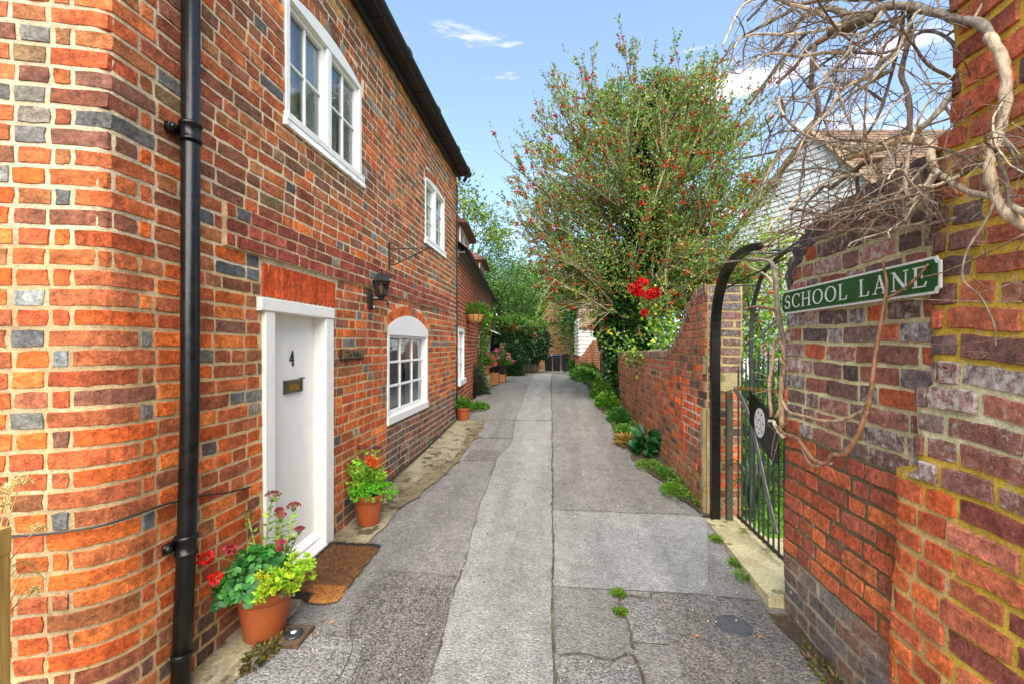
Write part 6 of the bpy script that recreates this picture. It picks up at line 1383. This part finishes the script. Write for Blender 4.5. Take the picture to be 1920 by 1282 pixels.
blob_leaves('foliage', hbk, (c[0], c[1], c[2]+.06), (.22, .22, .15), 1300, MG+LG, .05, M_FOL, .3, .5); blob_leaves('trailing_leaves', hbk, (c[0]+.24, c[1], c[2]-.06), (.07, .1, .13), 200, LG, .05, M_FOL)
blob_leaves('orange_flower', hbk, (c[0]-.2, c[1]-.05, c[2]+.10), (.05, .05, .06), 60, [C8(240, 160, 20), C8(244, 180, 30)], .05, M_FLOWER, 1.1, 0)

# ------------------------------------------------------------------ doormat, cover, disc, post
b = Buf(); mx0, mx1, my0, my1 = -1.68, -1.285, 2.54, 3.22; nx_, ny_ = 26, 44; V = []; Cm = []; F = []
for j in range(ny_+1):
    for i in range(nx_+1):
        x = mx0+(mx1-mx0)*i/nx_; y = my0+(my1-my0)*j/ny_
        if j < 10 and i > 12: y -= .03*sin((i-12)/14*pi)*(1-j/10)
        x += .006*sin(j*.7)*(1 if i in (0, nx_) else 0); z = G(y)+.016+.012+rng.uniform(-.003, .003); 
        if i in (0, nx_) or j in (0, ny_): z = G(y)+.013
        V.append((x, y, z)); ed = i < 3 or j > ny_-4 or (j < 4 and i < 16); k = rng.uniform(.6, 1.3)
        c = C8(50, 42, 34) if ed else (C8(176, 116, 56) if (j < 9 and i > 12) else C8(116, 78, 42)); Cm.append((c[0]*k, c[1]*k, c[2]*k, 1))
F = [(j*(nx_+1)+i, j*(nx_+1)+i+1, (j+1)*(nx_+1)+i+1, (j+1)*(nx_+1)+i) for j in range(ny_) for i in range(nx_)]
mat_ = thing('doormat', 'worn brown coir doormat with a torn pale corner outside the white door', 'doormat', (-1.5, 2.95, G(2.95))); npmesh('mat', V, F, Cm, simple('coir_fibre', (1, 1, 1, 1), .95, var=.5, sc=160, bd=.01, usecol=True), mat_)
V = np.array(V); k = rng.integers(0, len(V), 9000); P = V[k]+rng.normal(0, .006, (9000, 3))*[1, 1, .2]; leaves('coir_tufts', P, unit(9000)*.7+[0, 0, .7], rng.uniform(.006, .013, 9000), np.array(Cm)[k]*np.concatenate([rng.uniform(.6, 1.5, (9000, 3)), np.ones((9000, 1))], 1), M_COLR, mat_, w=.2, kind='stuff')
cv = thing('access_cover', 'small square rusty access cover with a round lamp lens next to the pot', 'cover', (-1.37, 2.23, G(2.24))); g = G(2.24)+.013
b = Buf(); prism(b, ID, [(-1.435, 2.14), (-1.29, 2.15), (-1.295, 2.32), (-1.44, 2.315)], g-.01, g+.006); b.build('frame', M_RUST, cv)
b = Buf(); prism(b, ID, [(-1.427, 2.148), (-1.299, 2.158), (-1.303, 2.312), (-1.431, 2.307)], g+.0062, g+.009); b.build('plate', simple('brown_plate', C8(96, 78, 66), .6, var=.3, sc=60, bd=.002), cv)
b = Buf(); lathe(b, (-1.362, 2.232, g+.0092), [(.047, 0), (.046, .006), (.03, .011), (.015, .0125)], 28); b.build('round_lens', simple('dark_lens', (.03, .033, .035, 1), .25), cv, True)
b = Buf(); lathe(b, (-1.362, 2.232, g+.0218), [(.015, 0), (.014, .002), (.004, .003)], 18); b.build('white_centre', M_SIGNW, cv, True)
rc = thing('round_cover', 'small round dark iron cover set in the road near the right wall', 'cover', (.936, 2.545, G(2.545))); b = Buf(); g = G(2.545)+.006
lathe(b, (.936, 2.545, g), [(.092, 0), (.09, .005), (.02, .006)], 30); b.build('lid', simple('cover_iron', (.07, .075, .08, 1), .6, var=.3, sc=70, bd=.004), rc)
b = Buf()
for i in range(-4, 5):
    for j in range(-4, 5):
        if i*i+j*j < 15: x, y = .936+i*.018, 2.545+j*.018; box(b, ID, x-.005, x+.005, y-.005, y+.005, g+.004, g+.0078)
b.build('studs', simple('cover_iron_stud', (.10, .105, .11, 1), .5), rc, kind='stuff')
px, py, _ = at(-66, 648, 1.27)
ps = thing('timber_post', 'square pale timber post with a shadow groove at the bottom left corner', 'post', (px, py, -.1)); RO = lambda u, v, w: (px+RX*u+FX*w, py+RY*u+FY*w, v)
b = Buf(); box(b, RO, -.045, .067, -.15, .96, -.05, .06, bev=.005); b.build('post', M_POST, ps)
b = Buf(); box(b, RO, -.047, .0685, .90, .975, -.055, .062, bev=.006); b.build('post_cap', M_POST, ps)
# dried flower heads behind the post
dr = thing('dried_seedheads', 'pale dry seed heads and curled grass leaning over the timber post', 'plant', (px, py+.1, 0)); b = Buf(); HP = []
for (x, y, z, r) in ((40, 900, 1.42, .026), (12, 918, 1.38, .022), (22, 908, 1.46, .018), (2, 945, 1.36, .02), (72, 988, 1.4, .018), (66, 1105, 1.38, .014)):
    tip = np.array(at(x, y, z)); s = np.array(at(-30+x*.3, 1090 if y < 1000 else 1180, z-.02)); tube(b, spline([s, (s+tip)/2+[0, 0, .01], tip], 5), .0017, 4, C8(206, 176, 110)); HP.append(tip+unit(170)*r*rng.uniform(.2, 1, (170, 1))*[1.2, 1.2, .7])
for k in range(9):
    s = np.array(at(10, rng.uniform(1060, 1180), 1.36)); tip = np.array(at(rng.uniform(50, 130), rng.uniform(1060, 1130), 1.42)); m_ = (s+tip)/2+[0, 0, rng.uniform(.02, .06)]; tube(b, spline([s, m_, tip], 5), .0009, 3, C8(200, 170, 110) if k % 3 else C8(130, 150, 60))
b.build('stalks', M_STRAW, dr); HP = np.concatenate(HP); leaves('seedhead', HP, unit(len(HP)), rng.uniform(.004, .009, len(HP)), pal([C8(206, 186, 140), C8(180, 156, 108), C8(226, 206, 160)], len(HP)), M_FLOWER, dr, w=.9)

# ------------------------------------------------------------------ the bare climbing vine over gate, pier and tall wall
vine = thing('bare_vine', 'leafless old climbing vine tangled over the gate pier, arch and tall wall', 'vine', (1.4, 2.3, 0))
PALE, GRY, BRN = C8(194, 174, 144), C8(132, 118, 102), C8(124, 96, 72)
LIMBS = [  # (points (x,y,depth), r0, r1, colour)
 ([(1800, -60, 1.42), (1812, 0, 1.44), (1826, 50, 1.44), (1816, 110, 1.44), (1795, 155, 1.46), (1775, 190, 1.47), (1745, 225, 1.5), (1715, 250, 1.55)], .0105, .009, PALE),
 ([(1500, -30, 2.0), (1600, -8, 1.9), (1660, -8, 1.75)], .018, .02, GRY),
 ([(1930, 430, 1.17), (1885, 400, 1.19), (1858, 350, 1.2), (1856, 300, 1.2), (1876, 240, 1.2), (1886, 180, 1.2), (1884, 130, 1.2), (1868, 90, 1.22), (1854, 66, 1.24)], .0115, .0125, PALE),
 ([(1858, 66, 1.26), (1835, 45, 1.32), (1800, 36, 1.42), (1750, 24, 1.52), (1700, 12, 1.62), (1660, 14, 1.7), (1625, 28, 1.76), (1590, 36, 1.82), (1555, 66, 1.9)], .0115, .016, GRY),
 ([(1640, 34, 1.74), (1600, 48, 1.8), (1560, 62, 1.88)], .018, .022, C8(96, 88, 66)),
 ([(1592, 34, 1.85), (1560, 18, 1.95), (1520, 24, 2.05), (1490, 50, 2.15), (1470, 76, 2.2), (1450, 96, 2.25)], .014, .008, GRY),
 ([(1620, -8, 1.86), (1560, -2, 2.0), (1500, 10, 2.1), (1460, 34, 2.2), (1420, 54, 2.3), (1390, 72, 2.4), (1360, 104, 2.45), (1330, 140, 2.5)], .011, .004, GRY),
 ([(1560, 66, 1.92), (1530, 82, 2.0), (1512, 96, 2.05), (1495, 120, 2.1), (1480, 136, 2.14), (1456, 156, 2.2)], .012, .007, C8(170, 128, 100)),
 ([(1528, 84, 2.0), (1524, 130, 2.02), (1522, 160, 2.04), (1534, 192, 2.05), (1530, 222, 2.08), (1512, 250, 2.12), (1496, 280, 2.16), (1484, 304, 2.2)], .012, .007, GRY),
 ([(1512, 62, 2.05), (1490, 84, 2.15), (1468, 110, 2.22), (1446, 140, 2.3), (1428, 165, 2.35), (1404, 198, 2.4)], .009, .007, GRY),
 ([(1500, 280, 2.15), (1478, 278, 2.3), (1440, 288, 2.45), (1400, 296, 2.6), (1376, 300, 2.7)], .008, .004, GRY),
 ([(1445, -10, 2.2), (1424, 16, 2.25), (1400, 40, 2.3)], .008, .006, GRY),
 ([(1715, 250, 1.56), (1740, 268, 1.52), (1747, 300, 1.5), (1752, 325, 1.5), (1735, 350, 1.5), (1715, 375, 1.52), (1700, 385, 1.54)], .013, .007, PALE),
 ([(1735, 268, 1.53), (1700, 262, 1.6), (1660, 276, 1.7), (1620, 288, 1.78), (1590, 298, 1.86)], .014, .010, C8(190, 160, 110)),
 ([(1752, 322, 1.48), (1790, 345, 1.4), (1815, 360, 1.35), (1860, 372, 1.25), (1925, 400, 1.14)], .010, .007, PALE),
 ([(1654, 300, 1.75), (1625, 305, 1.82), (1600, 322, 1.9), (1575, 340, 1.95), (1555, 356, 2.0)], .012, .008, BRN),
 ([(1648, 302, 1.75), (1650, 330, 1.74), (1652, 362, 1.74)], .009, .008, C8(120, 92, 70)),
 ([(1606, 320, 1.9), (1608, 350, 1.9), (1612, 375, 1.9)], .008, .007, C8(120, 92, 70)),
 ([(1480, 392, 2.35), (1510, 396, 2.25), (1536, 404, 2.15), (1560, 410, 2.05), (1580, 425, 1.98), (1600, 434, 1.92), (1625, 420, 1.85), (1645, 395, 1.8), (1656, 368, 1.76)], .007, .012, BRN),
 ([(1640, 412, 1.8), (1700, 385, 1.62), (1760, 350, 1.46), (1800, 330, 1.38), (1850, 300, 1.26)], .009, .006, C8(110, 98, 66)),
 ([(1600, 434, 1.92), (1680, 424, 1.7), (1740, 420, 1.55), (1790, 410, 1.42)], .007, .005, GRY),
 ([(1738, 470, 1.6), (1746, 445, 1.58), (1742, 425, 1.57), (1755, 400, 1.52)], .006, .006, PALE),
 ([(1712, 374, 1.55), (1742, 404, 1.52)], .006, .004, PALE),
 ([(1475, 700, 2.6), (1478, 660, 2.6), (1466, 625, 2.62), (1458, 580, 2.66), (1455, 540, 2.7), (1450, 505, 2.74), (1440, 490, 2.8), (1400, 486, 3.0)], .016, .010, GRY),
 ([(1466, 800, 2.58), (1464, 740, 2.6), (1468, 700, 2.6), (1474, 670, 2.6), (1462, 640, 2.62)], .014, .013, C8(176, 146, 110)),
 ([(1446, 780, 2.66), (1442, 720, 2.68), (1448, 690, 2.68), (1450, 655, 2.68), (1458, 630, 2.66)], .009, .010, C8(180, 150, 116)),
 ([(1455, 780, 2.6), (1475, 740, 2.58), (1478, 700, 2.58), (1462, 670, 2.6)], .008, .007, C8(170, 140, 108)),
 ([(1470, 820, 2.55), (1455, 800, 2.58), (1450, 790, 2.6), (1440, 788, 2.62)], .012, .008, PALE),
 ([(1655, 490, 1.66), (1662, 540, 1.66), (1650, 610, 1.68), (1640, 670, 1.7), (1634, 720, 1.72), (1628, 755, 1.74), (1622, 775, 1.76)], .004, .010, C8(148, 106, 76)),
 ([(1628, 765, 1.75), (1600, 778, 1.82), (1570, 788, 1.9), (1540, 788, 2.0), (1510, 780, 2.1), (1480, 772, 2.2), (1465, 750, 2.3)], .008, .007, C8(176, 146, 112)),
 ([(1626, 768, 1.75), (1614, 800, 1.78), (1598, 832, 1.82), (1580, 852, 1.87), (1562, 852, 1.92), (1545, 868, 1.97), (1525, 860, 2.05), (1508, 840, 2.12), (1495, 822, 2.2), (1470, 812, 2.3), (1458, 800, 2.4)], .010, .009, C8(150, 108, 76)),
 ([(1500, 830, 2.2), (1520, 870, 2.1), (1560, 868, 1.95)], .005, .004, PALE),
 ([(1740, 495, 1.5), (1720, 520, 1.53), (1690, 545, 1.58), (1662, 560, 1.64)], .004, .005, C8(148, 106, 76)),
 ([(1920, 440, 1.12), (1840, 480, 1.25), (1770, 510, 1.4), (1730, 520, 1.5)], .0025, .002, C8(170, 130, 100)),
 ([(1690, 560, 1.6), (1780, 564, 1.4), (1860, 566, 1.27), (1915, 566, 1.18)], .002, .0015, C8(176, 146, 120)),
 ([(1660, 636, 1.66), (1760, 646, 1.45), (1830, 642, 1.3), (1910, 630, 1.18)], .002, .0015, C8(150, 116, 96)),
 ([(1340, 495, 3.4), (1380, 490, 3.2), (1430, 486, 2.95), (1470, 470, 2.7), (1520, 440, 2.4), (1560, 425, 2.2)], .005, .009, GRY),
 ([(1400, 500, 3.2), (1440, 520, 3.0), (1460, 560, 2.8)], .007, .008, PALE),
 ([(1395, 580, 3.0), (1420, 575, 2.9), (1450, 580, 2.75)], .008, .01, BRN),
 ([(1400, 640, 3.0), (1425, 630, 2.9), (1455, 600, 2.72)], .005, .007, GRY),
 ([(1560, 95, 2.0), (1660, 100, 1.7), (1730, 60, 1.6), (1780, 75, 1.5), (1800, 110, 1.46)], .005, .006, GRY),
 ([(1704, 12, 1.62), (1706, 60, 1.63), (1698, 100, 1.65), (1690, 140, 1.68), (1702, 180, 1.66), (1706, 230, 1.66), (1700, 262, 1.64)], .008, .009, C8(130, 112, 96)),
 ([(1694, 14, 1.64), (1690, 60, 1.69), (1676, 120, 1.75), (1660, 180, 1.78), (1640, 230, 1.82), (1612, 268, 1.9), (1585, 300, 1.95), (1560, 330, 2.0)], .006, .005, C8(130, 112, 96)),
]
b = Buf(); bases = []
for pts, r0, r1, c in LIMBS:
    W_ = [at(x, y, z) for x, y, z in pts]; P_ = spline(W_, 5); n = len(P_); rr = [(r0+(r1-r0)*i/(n-1))*(1+.12*sin(i*.9+r0*900)+.10*random.random()) for i in range(n)]
    wig_ = [tuple(p[k]+random.uniform(-.14, .14)*rr[i] for k in range(3)) for i, p in enumerate(P_)]
    lb_ = Buf(); tube(lb_, wig_, rr, 9 if r0 > .006 else 6, vary(c, .08)); lb_.build('stem', M_VINE, vine, True)
    for i in range(1, n-1): bases.append((np.array(P_[i]), np.array(P_[i+1])-np.array(P_[i-1]), rr[i], W_))
tw = Buf(); tm = Buf()
cand = [q_ for q_ in bases]
def clear_view(pts):
    for p in pts:
        q_ = proj(p)
        if q_ and (q_[0] < 1345 or q_[0] < 1405 and q_[1] > 150): return False
        if q_ and (1440 < q_[0] < 1790 and q_[1] > 470+.0*q_[0] or 1325 < q_[0] < 1460 and q_[1] > 520 and q_[2] < 3.3): return False
    return True
def twig(s, d, L_, r, lvl, droop, free=False):
    pts, dd = grow(s, d, L_, r, 6, .20, 0, droop)
    if not free and not clear_view(pts): return
    tube(tw if lvl else tm, pts, list(np.linspace(r, r*.45, len(pts))), 4 if r > .0025 else 3, vary(pick([GRY, C8(120, 102, 86), C8(150, 130, 106), C8(120, 94, 74)]), .12))
    if lvl < 2:
        for k in range(int(rng.integers(3, 7)) if lvl == 0 else int(rng.integers(1, 4))):
            i = int(rng.integers(1, 6)); a = np.array(pts[i]); d2 = dd*.6+unit(1)[0]*.75; twig(a, d2, L_*rng.uniform(.35, .65), max(.0012, r*.55), lvl+1, droop)
        for i in range(1, 7):
            if random.random() < .5: a = np.array(pts[i]); d2 = unit(1)[0]; tube(tw, [tuple(a), tuple(a+d2*.02)], r*.5, 3, GRY)
for k in range(135):
    s, d, r, _ = cand[int(rng.integers(0, len(cand)))]; pz = proj(s)
    if s[2] < 1.75 and random.random() < .85: continue
    if pz and 1490 < pz[0] and pz[1] > 415: continue
    if pz and 1330 < pz[0] < 1470 and 430 < pz[1] and random.random() < .6: continue
    left = -np.array([RX, RY, 0]); fw = np.array([FX, FY, 0])
    if pz and pz[0] > 1730: 
        if random.random() < .8: continue
        d0 = unit(1)[0]*.8+left*.3
    else: d0 = nrmz(d[None])[0]*rng.choice([-1, 1])*.35+left*rng.uniform(.1, 1.0)+fw*rng.uniform(-.1, .7)+[0, 0, rng.uniform(-.4, .35)]+unit(1)[0]*.35
    twig(s, d0, rng.uniform(.25, .7), rng.uniform(.0035, .0062), 0, .22)
kk = 0
while kk < 62:                     # middle-sized twisting stems
    s, d, r, _ = cand[int(rng.integers(0, len(cand)))]; pz = proj(s)
    if not pz or pz[1] > 440 or pz[0] < 1400: continue
    left = -np.array([RX, RY, 0]); rgt = pz[0] > 1700
    d0 = left*(rng.uniform(-.6, .8) if rgt else rng.uniform(.2, 1))+np.array([FX, FY, 0])*(rng.uniform(-.15, .1) if rgt else rng.uniform(-.1, .6))+[0, 0, rng.uniform(-.6, .5)]
    L0 = rng.uniform(.25, .5) if rgt else rng.uniform(.4, .85); pts, dd = grow(s, d0, L0, .006, 9, .42, 0, .25)
    if not clear_view(pts): continue
    kk += 1; r0_ = rng.uniform(.0035, .0075)*(.8 if rgt else 1)
    pts = spline(pts, 2); tube(tm, pts, [r0_*(1-.6*i/(len(pts)-1))*(1+.15*random.random()) for i in range(len(pts))], 6, vary(pick([PALE, GRY, PALE, BRN, C8(176, 158, 132)]), .1))
    for i in range(3, len(pts), 3): twig(np.array(pts[i]), dd*.4+unit(1)[0], L0*rng.uniform(.2, .5), r0_*.4, 1, .1)
# mat of fine shoots lying over the rounded shoulder of the pier
for k in range(40):
    x = rng.uniform(1500, 1740); y = np.interp(x, [1480, 1560, 1740], [430, 400, 370])+rng.normal(0, 22); s = np.array(at(x, y, FP*1.30/(x-1046)+rng.uniform(-.05, .25)))
    d0 = -np.array([RX, RY, 0])*rng.uniform(.5, 1)*rng.choice([1, 1, -1])+np.array([FX, FY, 0])*rng.uniform(0, .7)+[0, 0, rng.uniform(-.25, .15)]
    twig(s, d0, rng.uniform(.25, .7), rng.uniform(.003, .006), 0, .12)
for k in range(22):
    x, y = rng.uniform(1385, 1475), rng.uniform(478, 515); s = np.array(at(x, y, rng.uniform(2.7, 3.4))); twig(s, -np.array([RX, RY, 0])*rng.choice([1, 1, -1])+[0, 0, rng.uniform(-.3, .25)]+unit(1)[0]*.3, rng.uniform(.15, .45), .003, 1, .1)
for k in range(26):
    x, y = rng.uniform(1436, 1482), rng.uniform(640, 810); s = np.array(at(x, y, rng.uniform(2.5, 2.7))); twig(s, unit(1)[0], rng.uniform(.08, .2), .003, 1, .1, True)
tm.build('twigs', M_VINE, vine, kind='stuff'); tw.build('fine_twigs', M_VINE, vine, kind='stuff')
